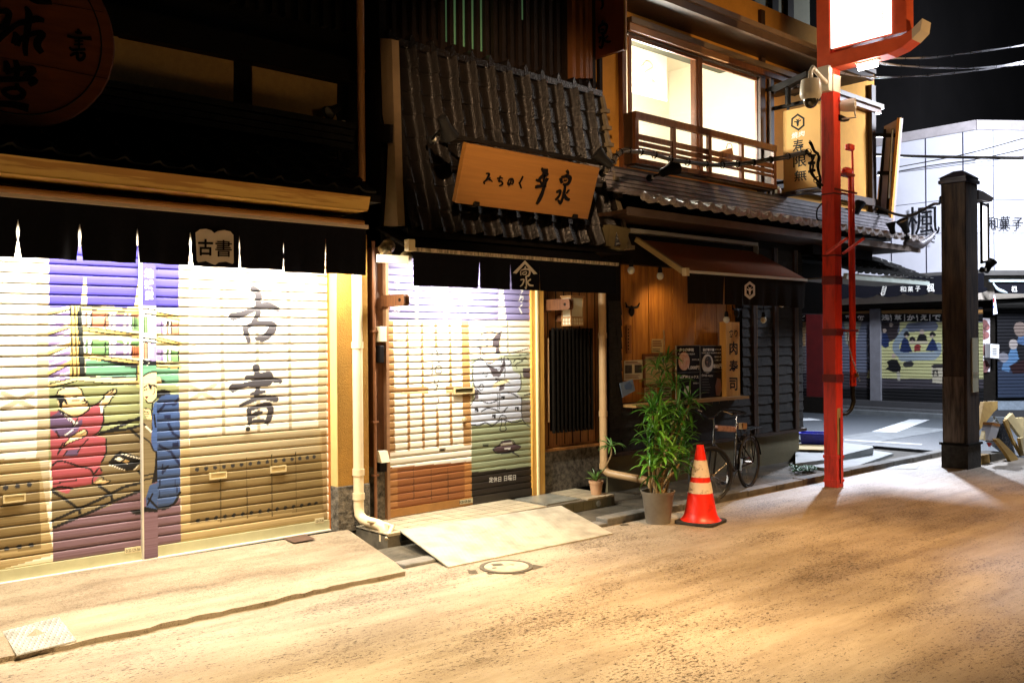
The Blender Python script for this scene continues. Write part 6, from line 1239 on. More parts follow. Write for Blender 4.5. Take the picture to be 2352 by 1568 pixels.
# spotlights on the upper wall
p = on('K', 610, 410, y=-.62); t = spotlight(p, (.75, -.15, .35), 'black spotlight under the left end of the balcony rail', 1.4); spot_mount(t, on('K', 455, 475, y=-.40), p)
p = on('Y', 700, 590, y=-.35); t = spotlight(p, (.3, -.1, .6), 'black spotlight on the tiled eave right of the red post', 1.2); spot_mount(t, on('Y', 600, 620, y=-.2), p)
p = on('Y', 1040, 790, y=-.9); t = spotlight(p, (-.2, .1, .9), 'black spotlight standing on the far end of the tiled eave', 1.1); spot_mount(t, on('Y', 1050, 840, y=-.85), p)
p = on('Y', 1170, 775, y=-1.1); t = spotlight(p, (-.5, .1, .8), 'black spotlight leaning left in front of the big maple character', 1.3); spot_mount(t, on('Y', 1190, 870, y=-1.0), p)
# small wall lamp right of balcony
c = on('K', 1600, 600, y=-.1); t = T('wall_lamp', 'little ivory wall fitting below the right end of the balcony', 'lamp', c); MB().ball(c, .055, (1, 1, 1.5)).build('cover', mat('box_ivory', (0, 0, 0)), t, smooth=True); MB().bar(c, c + Vector((.02, .09, -.1)), .03).build('arm', M_BLK, t)
# ---- second, lower pent roof over the corner passage
y2 = -.75; x2a = on('Y', 600, 1250, y=y2).x - 1.2; x2b = on('Y', 1400, 1320, y=y2).x; z2b = on('Y', 1400, 1345, y=y2).z; z2t = on('Y', 1400, 1295, y=y2).z
xA = max(x2a, xs1 + .1)
MB().box(xA, x2b, y2 - .02, y2 + .03, z2b, z2t).build('lower_fascia', mat('fascia_pale', (.50, .56, .50), .5, contrast=.2), B3)
tile_field(xA, x2b + .08, 14, lambda t: (y2 - .05 + t * .95, z2t + .02 + t * .42), 4, .02, .02).build('lower_roof', M_TILE, B3, smooth=True)
MB().box(xA, x2b - .1, y2 + .03, .1, z2b + .02, z2b + .04).build('lower_soffit', mat('soffit_grey', (.20, .19, .17), .8), B3)
zl = on('Y', 900, 1100, y=-.3).z
MB().box(xs1, xf1 - .6, .35, .5, 2.2, 3.3).build('passage_lintel', M_BLK, B3)
MB().box(xs1 + .001, xf1 - .55, -.3, .35, 3.05, 3.25).build('passage_ceiling', M_BLK, B3)
# ---- tall slanting frame sign at the far corner
xk_ = 15.0
q = [on('T', 1035, 1190, x=xk_), on('T', 1188, 1108, x=xk_), on('Y', 1035, 722, x=xk_), on('Y', 870, 690, x=xk_)]
t = T('tilted_frame_sign', 'tall slanting sign with an orange rim at the far corner of the ochre wall', 'sign', (xk_, q[3].y, q[3].z))
MB().slab(q, (.10, 0, 0)).build('board', mat('sign_pink_grey', (.44, .35, .34), .6, contrast=.2, scale=3), t)
r0 = on('T', 1180, 1112, x=xk_ - .005); r1 = on('Y', 1020, 720, x=xk_ - .005); MB().bar(r0, r1, .07, .05).build('orange_rim', mat('rim_orange', (.72, .32, .05), .5, contrast=.08), t)
for u0, u1 in ((1040, 905), (1115, 990)): MB().bar(on('T', u0 + 2, 1215, x=xk_ - .03), on('Y', u1, 640, x=xk_ - .03), .035, .03).build('tube', M_BLK, t)
MB().bar(on('T', 1118, 1220, x=xk_ - .06), on('Y', 1010, 480, x=xk_ - .06), .025).build('fluorescent_tube', mat('tube_grey', (.55, .62, .62), .3), t)
for fr, v, ua, ub in (('T', 1275, 850, 1140), ('Y', 615, 790, 1000), ('Y', 230, 900, 1040)): a = on(fr, ua, v, x=xk_ - .03); b = on(fr, ub, v, x=xk_ - .03); MB().bar(a, b, .06).build('bracket', M_BLK, t)
# ================================================================ RED POST WITH LIT SIGN
M_RED = mat('red_enamel', (.78, .042, .015), .42, (.40, .016, .006), 4, (3, 3, .5), .12, 50, coat=.15, lo=.30, hi=.50)
M_RED2 = mat('dark_red', (.22, .012, .008), .5, contrast=.3)
pb = on('D', 1917, 1118, z=0); c0 = on('Z', 275, 1505, z=0); c1 = on('Z', 372, 1512, z=0); c2 = on('Z', 428, 1495, z=0)
px0 = c1.x; py0 = c1.y; WP = .165                                  # nearest corner of the square post
post = T('red_post', 'tall square red street post with taped bands and a lit white sign box on top', 'post', (px0 + WP / 2, py0 + WP / 2, 0))
MB().box(px0, px0 + WP, py0, py0 + WP, 0, 5.35).build('pole', M_RED, post, bevel=.006)
def zband(v0, v1): a = on('Z', 372, v0, x=px0); b = on('Z', 372, v1, x=px0); return b.z, a.z
for v0, v1, m_ in ((310, 362, M_RED2), (655, 715, M_RED2), (1270, 1292, M_RED), (1455, 1475, M_RED)):
    a, b = zband(v0, v1); MB().box(px0 - .008, px0 + WP + .008, py0 - .008, py0 + WP + .008, a, b).build('band', m_, post)
a = on('Y', 455, 1250, x=px0); b = on('Y', 455, 1335, x=px0); MB().box(px0 - .006, px0 + WP + .006, py0 - .006, py0 + WP + .006, b.z, a.z).build('band', M_RED2, post)
for v in (1045, 430): a = on('Y', 455, v, x=px0); MB().box(px0 - .005, px0 + WP + .005, py0 - .005, py0 + WP + .005, a.z - .008, a.z + .008).build('band', mat('thin_strap', (.12, .01, .01), .5), post)
# worn patches on the street face: bare wood strip and dark slot
a, b = zband(912, 1262); MB().box(px0 + .02, px0 + .10, py0 - .004, py0 - .001, a + .0, b).build('bare_strip', mat('bare_wood', (.50, .40, .20), .8, (.26, .16, .06), 10, (4, 4, .5)), post)
a, b = zband(985, 1480); MB().box(px0 + .065, px0 + .085, py0 - .009, py0 - .0045, a, b).build('cable_slot', M_BLK, post)
a, b = zband(985, 1262); MB().box(px0 + .086, px0 + .15, py0 - .0075, py0 - .001, a, b).build('repaint', M_RED, post)
# thicker head of the post and sign box (plane x = const, reaching over the street)
xsn = px0 - .02
zh = on('T', 520, 670, x=xsn).z
yh0 = on('T', 405, 640, x=xsn).y; yh1 = on('T', 520, 500, x=xsn).y
MB().box(xsn, xsn + .22, yh1, yh0, zh, 6.6).build('head_post', mat('sign_red', (.72, .11, .035), .5, (.55, .07, .02), 3), post)
L0 = on('T', 533, 462, x=xsn); L1 = on('T', 1098, 308, x=xsn); zlb = (L0.z + L1.z) / 2
fr_ = on('T', 1238, 290, x=xsn)
MB().box(xsn + .02, xsn + .20, fr_.y, yh1, zlb - .02, 6.6).build('sign_case', mat('sign_red', (0, 0, 0)), post)
MB().box(xsn + .005, xsn + .0195, L1.y, L0.y + .0, zlb, 6.55).build('light_panel', glow('lit_panel', (1, .97, .92), 2.6), post)
# bottom beam with upturned cream tip
zb1_ = on('T', 540, 640, x=xsn).z; zb2_ = on('T', 540, 505, x=xsn).z; bt = MB(); n = 10; y_a = yh1 - .001; y_b = on('T', 1300, 400, x=xsn).y
prof = []
bt.slab([(xsn - .01, y_a, zb1_), (xsn - .01, y_b + .28, zb1_ + .0), (xsn - .01, y_b + .12, zb1_ + .035), (xsn - .01, y_b, zb1_ + .10), (xsn - .01, y_b - .0, zb2_ + .04), (xsn - .01, y_b + .12, zb2_ + .0), (xsn - .01, y_b + .3, zb2_), (xsn - .01, y_a, zb2_)], (.22, 0, 0))
bt.build('bottom_beam', mat('sign_red', (0, 0, 0)), post)
MB().slab([(xsn - .012, y_b - .001, zb1_ + .10), (xsn - .012, y_b - .10, zb1_ + .18), (xsn - .012, y_b - .12, zb2_ + .13), (xsn - .012, y_b - .001, zb2_ + .04)], (.224, 0, 0)).build('beam_tip', mat('tip_cream', (.60, .50, .38), .6, contrast=.1), post)
cal = MB()
for ln, w in (([(690, 230), (740, 185), (775, 120)], .010), ([(690, 155), (715, 150)], .014), ([(820, 60), (800, 110), (830, 150), (850, 215)], .007), ([(840, 130), (870, 125), (888, 160), (880, 205), (850, 205)], .008), ([(780, 290), (830, 250), (880, 215)], .006), ([(700, 60), (720, 40)], .01), ([(860, 70), (885, 45)], .008), ([(830, 215), (860, 220)], .006), ([(680, 270), (690, 285)], .006)):
    brush(cal, [on('T', u, v, x=xsn + .003) for u, v in ln], w, (-1, 0, 0), .002)
for k, v in enumerate((85, 105, 125, 165, 185)):
    brush(cal, [on('T', 1005, v + 8, x=xsn + .003), on('T', 1045, v, x=xsn + .003)], .010, (-1, 0, 0), .002, n=1)
brush(cal, [on('T', 1025, 80, x=xsn + .003), on('T', 1022, 195, x=xsn + .003)], .008, (-1, 0, 0), .002, n=1)
cal.build('red_brush_mark', mat('mark_red', (.45, .10, .05), .6), post)
# lamp tube under the beam
a = on('T', 785, 590, x=xsn + .05); b = on('T', 955, 550, x=xsn + .05); lz = zb1_ - .055
MB().tube([(xsn + .08, a.y, lz), (xsn + .08, b.y, lz)], .036, 12).build('lamp_tube', glow('lamp_white', (1, .95, .9), 30), post)
MB().box(xsn + .05, xsn + .11, b.y - .03, a.y + .03, lz + .038, zb1_).build('lamp_housing', mat('tip_cream', (0, 0, 0)), post)
# white control box on the post
a = on('T', 395, 655, x=px0 - .03); b = on('T', 520, 860, x=px0 - .03)
MB().box(px0 - .09, px0 - .001, py0 + .01, py0 + WP - .01, b.z, a.z).build('control_box', mat('ivory_metal', (.74, .68, .56), .4, contrast=.05), post)
a = on('T', 540, 850, y=py0); MB().box(px0 - .004, px0 + WP + .004, py0 - .004, py0 + WP + .004, a.z, on('T', 540, 690, y=py0).z).build('ivory_sleeve', mat('ivory_metal', (0, 0, 0)), post)
# peg bars
for fr, q in (('Y', [(385, 1030), (560, 935)]),): pass
for dx, u in ((.0, 385), (.22, 550)):
    p = on('Y', u, 1030, y=py0 - .01 + (0 if u < 500 else .05)); MB().tube([p, p + Vector((-.05 + dx * .0, -.30, .16))], .018, 10).build('step_peg', M_RED, post)
# dome camera
cm = on('T', 345, 850, y=py0 + .02); dc = T('dome_camera', 'white dome security camera on an arm at the left of the red post', 'camera', cm)
rr_ = 24.7 * (cm - CAMP).dot(_F) / FL; zt = on('T', 345, 755, y=cm.y).z; zb = on('T', 345, 900, y=cm.y).z
M_CAM = mat('camera_white', (.72, .66, .54), .35, contrast=.04)
c_ = Vector((cm.x, cm.y, zb)); h = zt - zb
MB().lathe(c_, [(.001, h + .01), (rr_ * .85, h), (rr_ * .94, h * .7), (rr_, .02), (rr_ * .96, -.01), (rr_ * .72, -.05), (rr_ * .7, -.05)], 26).build('housing', M_CAM, dc, smooth=True)
MB().lathe(c_, [(rr_ * .69, -.05), (rr_ * .66, -.08), (rr_ * .5, -.12), (rr_ * .25, -.145), (.001, -.15)], 24).build('dome', mat('smoked_glass', (.05, .045, .03), .08, contrast=.1, coat=1), dc, smooth=True)
MB().tube([c_ + Vector((0, 0, h)), c_ + Vector((0, 0, h + .10)), c_ + Vector((.03, -.01, h + .15)), c_ + Vector((.12, -.02, h + .10)), Vector((px0 - .0, py0 + .06, zt + .03))], [.03, .026, .03, .026, .03], 12).build('arm', M_CAM, dc, smooth=True)
# loudspeaker on the right
p0 = on('T', 625, 1000, y=py0 + .0); p1 = on('T', 765, 985, y=py0 - .16); sp = T('loudspeaker', 'white cylindrical loudspeaker on the right side of the red post', 'loudspeaker', p0)
ax = (p1 - p0).normalized(); MB().lathe(p0, [(.001, 0), (.06, .0), (.072, .05), (.082, (p1 - p0).length), (.07, (p1 - p0).length + .005), (.001, (p1 - p0).length - .03)], 22, ax).build('body', M_CAM, sp, smooth=True)
MB().tube([p0 + ax * .12 + Vector((0, -.02, .05)), p0 + ax * .12 + Vector((0, -.06, -.16)), Vector((px0 + WP, py0 - .01, p0.z - .16))], .012, 8).build('bracket', M_CAM, sp)
MB().slab([on('T', u, v, y=py0 - .02) for u, v in [(620, 1075), (715, 1120), (700, 1140), (622, 1135)]], (0, .06, 0)).build('hood', M_BLK, sp)
# conduit pipes beside the post
cd = T('red_conduit', 'pair of red conduit pipes with a black hose loop standing right of the red post', 'conduit', (px0 + WP + .1, py0 + .1, 0))
yc2 = py0 + .05; 
A = on('T', 745, 1430, y=yc2); B = on('Y', 680, 1500, y=yc2); x1_ = on('Y', 625, 400, y=yc2).x; ztp = on('Y', 625, 250, y=yc2).z; zlow = on('Z', 505, 740, y=yc2).z
MB().tube([(x1_, yc2, ztp), (x1_ + .005, yc2, zlow)], .030, 14).build('pipe', M_RED, cd, smooth=True)
x2_ = on('Y', 655, 800, y=yc2 - .03).x; MB().tube([(on('T', 735, 1400, y=yc2).x, yc2, on('T', 735, 1400, y=yc2).z), (on('Y', 655, 450, y=yc2).x, yc2, on('Y', 655, 450, y=yc2).z), (x2_ + .01, yc2 - .03, on('Y', 665, 700, y=yc2).z), (x2_ + .01, yc2 - .03, zlow)], .014, 10).build('pipe', M_RED, cd, smooth=True)
MB().tube([(x2_ + .045, yc2 + .03, on('Y', 665, 700, y=yc2).z), (x2_ + .045, yc2 + .03, zlow - .1)], .008, 8).build('wire_pipe', mat('grey_pipe', (.4, .36, .36), .3, metal=.5), cd)
c_ = on('Y', 590, 215, y=yc2); MB().ball(c_, .10, (1, .6, .55), 18).build('cap', M_RED, cd, smooth=True); MB().box(c_.x - .11, c_.x + .11, yc2 - .05, yc2 + .05, c_.z - .06, c_.z - .03).build('cap_plate', M_RED2, cd)
c_ = on('T', 715, 1395, y=yc2); MB().box(c_.x - .07, c_.x + .06, yc2 - .04, yc2 + .04, c_.z - .03, c_.z + .05).build('top_cap', M_RED, cd, bevel=.02)
for fr, v in (('Y', 430), ('Z', 325)):
    z_ = on(fr, 600 if fr == 'Y' else 500, v, y=yc2).z; MB().box(px0 - .01, x2_ + .03, py0 - .02, py0 - .008, z_ - .012, z_ + .012).build('strap', M_RED2, cd)
    MB().box(px0 + WP + .01, x2_ + .03, yc2 + .05, yc2 + .06, z_ - .012, z_ + .012).build('strap', M_RED2, cd)
cc = on('Z', 425, 955, y=yc2); MB().tube([(x1_ + .01, yc2, zlow + .05), (x1_ + .015, yc2, zlow - .12), on('Z', 500, 860, y=yc2), on('Z', 480, 920, y=yc2), on('Z', 440, 955, y=yc2), (px0 + WP, yc2, cc.z)], [.03, .028, .027, .026, .026, .026], 12).build('hose', mat('rubber_black', (.02, .02, .02), .35), cd, smooth=True)
ch = MB(); P = smooth_line([on('Z', 455, 330, y=yc2 - .06), on('Z', 462, 430, y=yc2 - .08), on('Z', 490, 540, y=yc2 - .1), on('Z', 525, 640, y=yc2 - .06), on('Z', 545, 700, y=yc2 - .05)], 8)
for i, p in enumerate(P): ch.ball(p, .009, (1, 1, 1.5), 6)
ch.tube(P, .003, 5); ch.build('chain', mat('steel_bright', (.55, .53, .5), .3, metal=.8), cd)
MB().box(on('Z', 520, 650, y=yc2 - .06).x - .02, on('Z', 520, 650, y=yc2 - .06).x + .02, yc2 - .08, yc2 - .05, on('Z', 520, 672, y=yc2).z, on('Z', 520, 645, y=yc2).z).build('padlock', mat('brass', (.5, .33, .1), .3, metal=.8), cd)
# ================================================================ CABLES
def cable(pts, r, name, lab, m, ties=0, n=3, grp=None):
    P = smooth_line(pts, 10); t = T(name, lab, 'cable', P[len(P) // 2], grp); rng = random.Random(len(lab))
    for k in range(n):
        ph = k * 2.1; Q = [p + Vector((0, math.sin(ph + i * .22) * r * 1.4, math.cos(ph + i * .19) * r * 1.4)) if n > 1 else p for i, p in enumerate(P)]; MB().tube(Q, r, 6).build('strand', m, t, smooth=True)
    if ties:
        tb = MB()
        for i in range(3, len(P) - 2, max(1, len(P) // ties)): tb.lathe(P[i], [(r * 3.1, -.012), (r * 3.3, 0), (r * 3.1, .012)], 8, (P[i + 1] - P[i]).normalized())
        tb.build('cable_tie', M_BLK, t)
    return t
M_CBL = mat('cable_grey', (.10, .085, .065), .35, contrast=.2)
cable([on('K', 60, 420, y=-1.0), on('K', 130, 320, y=-.95), on('K', 210, 235, y=-.9), on('K', 420, 250, y=-.9), on('K', 700, 320, y=-.95), on('K', 1020, 358, y=-1.05), on('K', 1300, 345, y=-1.2), on('K', 1600, 300, y=-1.45), on('K', 1870, 240, y=-1.6)], .013, 'cable_bundle', 'sagging bundle of grey cables strung past the balcony to the red post', M_CBL, 16, 4)
cable([on('K', 1860, 240, y=-1.62), on('K', 1910, 270, y=-1.62), on('K', 1905, 350, y=-1.62), on('K', 1915, 440, y=-1.62), on('K', 1990, 530, y=-1.62)], .014, 'drop_cable', 'thick black cable hanging down the left side of the red post over the cow sign', M_BLK, 5, 2)
cable([on('K', 1890, 150, y=-1.62), on('K', 1930, 230, y=-1.62), on('K', 1970, 280, y=-1.62), on('K', 1960, 380, y=-1.62), on('K', 1980, 470, y=-1.62), on('K', 1975, 560, y=-1.62), on('K', 1955, 520, y=-1.62)], .009, 'loose_wires', 'loose tangle of black wires at the left edge of the red post', M_BLK, 0, 3)
cable([on('K', 1995, 705, y=-1.6), on('K', 1955, 760, y=-1.6), on('K', 1955, 840, y=-1.6), on('K', 1995, 855, y=-1.6)], .010, 'wire_loop', 'small black wire loop left of the red post over the tiled eave', M_BLK, 0, 1)
far_c = []
for i, (q, lab) in enumerate((([('T', 950, 545), ('T', 1250, 545), ('T', 1500, 540), ('T', 1750, 510), ('T', 2040, 470), ('T', 2351, 425)], 'topmost of the pale power cables crossing the dark sky right of the lit sign'), ([('T', 970, 590), ('T', 1250, 620), ('T', 1600, 640), ('T', 1950, 640), ('T', 2351, 600)], 'middle pale power cable crossing the dark sky right of the lit sign'), ([('T', 610, 680), ('T', 800, 715), ('T', 1050, 728), ('T', 1400, 715), ('T', 1750, 680), ('T', 2060, 640), ('T', 2351, 580)], 'lowest of the pale power cables leaving the head of the red post'))):
    n_ = len(q); cable([on(f, u, v, x=px0 + .3 + 5.5 * k / (n_ - 1)) for k, (f, u, v) in enumerate(q)], .0075, 'power_cable', lab, mat('cable_pale', (.42, .40, .42), .4), 8, 2, 'power cables over the street')
for i, (q, lab, r_) in enumerate((([('T', 930, 1455), ('T', 1300, 1470), ('T', 1800, 1480), ('T', 2351, 1487)], 'thick black cable running level across the white corner building', .030), ([('T', 1180, 1570), ('T', 1800, 1450), ('T', 2351, 1300)], 'thin black cable rising to the right across the white corner building, upper one', .010), ([('Y', 850, 260), ('Y', 1400, 160), ('Y', 1900, 90), ('Y', 2351, -10)], 'thin black cable rising to the right across the white corner building, lower one', .010), ([('Y', 1060, 230), ('Y', 1500, 175), ('Y', 2351, 60)], 'faint black cable just above the capped timber pillar', .006), ([('Y', 860, 555), ('Y', 950, 590), ('Y', 1080, 640), ('Y', 1220, 655), ('Y', 1340, 600), ('Y', 1450, 540), ('Y', 1510, 530), ('Y', 1525, 470)], 'black cable sagging from the ochre wall corner to the timber pillar', .022), ([('Y', 870, 700), ('Y', 940, 740), ('Y', 1000, 820), ('Y', 1080, 870), ('Y', 1180, 860)], 'black cable curling down onto the far end of the tiled eave', .014))):
    xs_0, xs_1 = ((17, 18) if i < 4 else (14.9, 13.3)) if i < 5 else (14.9, 15.0)
    n_ = len(q); cable([on(f, u, v, x=xs_0 + (xs_1 - xs_0) * k / (n_ - 1)) for k, (f, u, v) in enumerate(q)], r_, 'overhead_cable', lab, M_BLK, 0, 1, 'black cables before the white building')
# ================================================================ TIMBER PILLAR
w0 = on('Z', 1360, 1372, z=0); tx0, ty0 = w0.x, w0.y
wl = abs(on('Z', 1172, 1200, x=tx0).y - ty0); wr = abs(on('Z', 1452, 1200, y=ty0).x - tx0)
tp = T('timber_pillar', 'weathered dark timber gate pillar with a cap and stone foot at the right', 'pillar', (tx0 + wr / 2, ty0 + wl / 2, 0))
M_TMB = mat('weathered_timber', (.10, .062, .038), .7, (.012, .007, .005), 3.2, (4, 4, .45), .5, 30, lo=.36, hi=.66)
ztop = on('Y', 1850, 300, x=tx0).z; zft = on('Z', 1360, 1185, x=tx0).z; zmd = on('Z', 1360, 675, x=tx0).z
MB().box(tx0, tx0 + wr, ty0, ty0 + wl, zft, ztop).build('shaft', M_TMB, tp, bevel=.012)
lf = MB()
lf.box(tx0 - .012, tx0 - .001, ty0 + .04, ty0 + wl - .005, zft + .02, zmd); lf.build('worn_board', mat('worn_grey_timber', (.20, .155, .12), .75, (.025, .018, .013), 4, (4, 4, .4), .5, 30, lo=.34, hi=.62), tp)
MB().box(tx0 - .014, tx0 + wr + .01, ty0 - .01, ty0 + wl + .014, 0, zft - .02).build('stone_foot', mat('foot_stone', (.055, .048, .04), .9, (.02, .017, .014), 12, bump=.5, bscale=40), tp)
MB().box(tx0 - .035, tx0 + wr + .03, ty0 - .03, ty0 + wl + .035, zft - .02, zft + .012).build('foot_plate', M_BLK, tp)
zc0_ = on('Y', 1850, 240, x=tx0).z; e = .025
cp = MB(); cp.box(tx0 - e, tx0 + wr + e, ty0 - e, ty0 + wl + e, ztop, ztop + .05); cp.box(tx0 - e + .015, tx0 + wr + e - .015, ty0 - e + .015, ty0 + wl + e - .015, ztop + .05, zc0_)
b_ = [(tx0 - e, ty0 - e, zc0_), (tx0 + wr + e, ty0 - e, zc0_), (tx0 + wr + e, ty0 + wl + e, zc0_), (tx0 - e, ty0 + wl + e, zc0_)]; cxm, cym = tx0 + wr / 2, ty0 + wl / 2
cp.add(b_ + [(cxm - .06, cym - .06, zc0_ + .10), (cxm + .06, cym - .06, zc0_ + .10), (cxm + .06, cym + .06, zc0_ + .10), (cxm - .06, cym + .06, zc0_ + .10)], [(0, 1, 5, 4), (1, 2, 6, 5), (2, 3, 7, 6), (3, 0, 4, 7), (4, 5, 6, 7), (0, 3, 2, 1)])
cp.build('cap', mat('cap_copper', (.035, .028, .045), .5), tp, bevel=.006)
a = on('Z', 1393, 380, y=ty0 - .01); b = on('Z', 1440, 785, y=ty0 - .01)
MB().box(a.x, b.x, ty0 - .014, ty0 - .001, b.z, a.z).build('paper_strip', mat('strip_cream', (.62, .62, .46), .7, contrast=.08), tp)
m_ = MB()
for v, h in ((640, 6), (655, 6), (670, 5)): brush(m_, [on('Z', 1398, v + 8, y=ty0 - .015), on('Z', 1408, v, y=ty0 - .015), on('Z', 1418, v + 8, y=ty0 - .015), on('Z', 1428, v, y=ty0 - .015), on('Z', 1438, v + 8, y=ty0 - .015)], .006, (0, -1, 0), .001, .001)
m_.build('strip_print', mat('print_red_green', (.40, .12, .08), .7, (.08, .28, .16), 30, lo=.45, hi=.55), tp)
# little roof and lantern on the far side of the pillar
a = on('Y', 1905, 400, y=ty0 + .12); b = on('Y', 2050, 480, y=ty0 + .12); rf = MB(); rf.slab([on('Y', 1900, 395, y=ty0 + .05), on('Y', 1945, 410, y=ty0 + .05), on('Y', 2052, 475, y=ty0 + .05), on('Y', 2030, 515, y=ty0 + .05), on('Y', 1900, 490, y=ty0 + .05)], (0, .35, 0))
rf.build('side_roof', M_DKB, tp)
lt_ = T('lit_lantern_sign', 'narrow glowing white lantern sign with a black frame on the right of the timber pillar', 'lantern', on('Y', 1960, 1110, y=ty0 + .16))
q = [on('Y', u, v, y=ty0 + .14) for u, v in [(1930, 552), (1983, 570), (1985, 1095), (1937, 1100)]]
MB().slab(q, (0, .012, 0)).build('panel', glow('lantern_white', (1, .96, .97), 4.0), lt_)
f = MB(); Y_ = lambda u, v: on('Y', u, v, y=ty0 + .14)
f.bar(Y_(1992, 530), Y_(1995, 1120), .03); f.bar(Y_(1925, 520), Y_(1930, 1130), .03); f.bar(Y_(1925, 535), Y_(1995, 552), .03); f.bar(Y_(1928, 1112), Y_(1996, 1112), .035); f.build('frame', M_BLK, lt_)
c_ = Y_(1990, 1170); t = spotlight(c_, (.4, -.2, .7), 'black spotlight under the glowing lantern sign on the timber pillar', 1.2); spot_mount(t, Y_(1935, 1190), c_)
c_ = Y_(1925, 1270); t = T('round_mirror', 'pale round lamp globe behind the timber pillar below the lantern sign', 'lamp', c_ + Vector((0, .25, 0))); MB().ball(c_ + Vector((0, .25, 0)), .10, (1, 1, 1.5), 16).build('globe', mat('globe_grey', (.45, .45, .46), .4), t, smooth=True)
# ================================================================ CARDBOARD
M_CB = mat('cardboard', (.42, .26, .06), .85, (.30, .17, .035), 6, bump=.2, bscale=30)
M_CB2 = mat('cardboard_pale', (.58, .44, .20), .85, contrast=.2, scale=6)
def card(q, lab, m, ya, yb_=None, thick=.05, cat='cardboard', nm='cardboard_sheet'):
    ya = ty0 + ya; yb_ = ya if yb_ is None else ty0 + yb_; n = len(q); vm = [v for u, v in q]; v0, v1 = min(vm), max(vm)
    P = [on('V', u, v, y=ya + (yb_ - ya) * ((v - v0) / max(v1 - v0, 1))) for u, v in q]; t = MB().slab(P, (0, thick, 0)).build(nm, m, loc=sum(P, Vector()) / n); return tag(t, lab, cat, 'pile of flattened cardboard by the pillar')
card([(525, 935), (630, 930), (628, 985), (600, 1010), (500, 1140), (495, 1100)], 'yellow-brown cardboard sheet leaning highest against the timber pillar', M_CB, .35, .20)
card([(552, 1090), (568, 1092), (537, 1218), (520, 1212)], 'thin pale cardboard edge standing between pillar and white carton', M_CB2, .12, .05)
card([(612, 1210), (640, 1205), (700, 1265), (765, 1330), (818, 1415), (775, 1438), (745, 1400), (690, 1310)], 'long mustard cardboard strip lying slanted across the front of the pile', M_CB, -.05, -.12)
card([(678, 1075), (700, 1060), (745, 1200), (823, 1330), (823, 1370), (740, 1225)], 'narrow cardboard flap bent down in the middle of the pile', M_CB, .10, .02, .03)
card([(700, 1060), (740, 1018), (823, 1150), (823, 1200), (800, 1195)], 'pale tan cardboard panel with a blue tape spot on the right', M_CB2, .22, .15)
card([(760, 1055), (823, 1050), (823, 1150)], 'pale cardboard corner at the right picture edge, behind the tan panel', M_CB2, .42, .38)
card([(795, 1205), (823, 1195), (823, 1330)], 'small cardboard piece at the lower right picture edge', M_CB2, .0, -.02)
card([(510, 1330), (565, 1320), (575, 1395), (505, 1395)], 'low brown box corner on the ground beside the pillar foot', M_CB, .08, .05, .25)
card([(580, 1320), (700, 1305), (750, 1420), (580, 1425)], 'dark folded carton lying on the ground at the bottom of the pile', mat('carton_dark', (.05, .038, .018), .8, contrast=.5, scale=9), .10, .05, .3)
card([(640, 1100), (690, 1085), (760, 1320), (640, 1230)], 'dark plastic bag stuffed behind the front cardboard strip', mat('bag_black', (.02, .02, .022), .25, bump=.8, scale=5), .18, .14, .2, 'bag', 'plastic_bag')
q = [(590, 1090), (648, 1100), (610, 1225), (555, 1215)]; P = [on('V', u, v, y=ty0 + .02) for u, v in q]
t = T('white_carton', 'white carton with an orange top stuck in the cardboard pile', 'carton', sum(P, Vector()) / 4, 'pile of flattened cardboard by the pillar'); MB().slab(P, (0, .12, 0)).build('body', mat('carton_white', (.62, .62, .66), .5, contrast=.1), t)
MB().slab([on('V', u, v, y=ty0 + .015) for u, v in [(592, 1086), (650, 1098), (645, 1118), (587, 1106)]], (0, .13, 0)).build('orange_flap', mat('flap_orange', (.55, .22, .04), .6), t)
MB().slab([on('V', u, v, y=ty0 + .015) for u, v in [(562, 1235), (585, 1240), (575, 1265)]], (0, .03, 0)).build('red_corner', mat('corner_red', (.5, .02, .02), .5), t)
m_ = MB(); m_.bar(on('V', 600, 1090, y=ty0 + .08), on('V', 612, 1050, y=ty0 + .10), .03); m_.bar(on('V', 635, 1090, y=ty0 + .08), on('V', 600, 1045, y=ty0 + .10), .02); m_.build('bottle_neck', mat('bottle_grey', (.3, .32, .3), .3), t)
# ================================================================ TRAFFIC CONE
cb_ = on('G', 925, 1100, z=0); cx, cy = cb_.x, cb_.y + .03
cone = T('traffic_cone', 'orange-red traffic cone with two scuffed white bands on a black rubber base', 'traffic cone', (cx, cy, 0))
HC = .765; r0 = .165; r1 = .035
bs = MB(); s_ = .205; n = 6; ring_ = []
a_ = R(12)
for qx, qy in ((1, 1), (-1, 1), (-1, -1), (1, -1)):
    for k in range(5):
        t_ = math.atan2(qy, qx) - R(45) + R(90) * k / 4; ring_.append((qx * (s_ - .06) + .06 * math.cos(t_), qy * (s_ - .06) + .06 * math.sin(t_)))
ring_ = [(cx + a * math.cos(a_) - b * math.sin(a_), cy + a * math.sin(a_) + b * math.cos(a_), 0) for a, b in ring_]
bs.slab(ring_, (0, 0, .032)); bs.build('base', mat('rubber_base', (.03, .026, .022), .7, contrast=.4), cone, bevel=.008)
def rc(h): return r0 + (r1 - r0) * (h - .05) / (HC - .05)
M_CN = mat('cone_red', (.78, .022, .008), .4, (.46, .016, .008), 7, bump=.1, lo=.32, hi=.5); M_CW = mat('cone_white', (.72, .60, .48), .5, (.22, .16, .12), 16, (1, 1, 1), lo=.36, hi=.47)
seg = [(.032, .30, M_CN, 'lower_body'), (.30, .405, M_CW, 'white_band'), (.405, .455, M_CN, 'red_band'), (.455, .62, M_CW, 'white_band'), (.62, HC, M_CN, 'tip')]
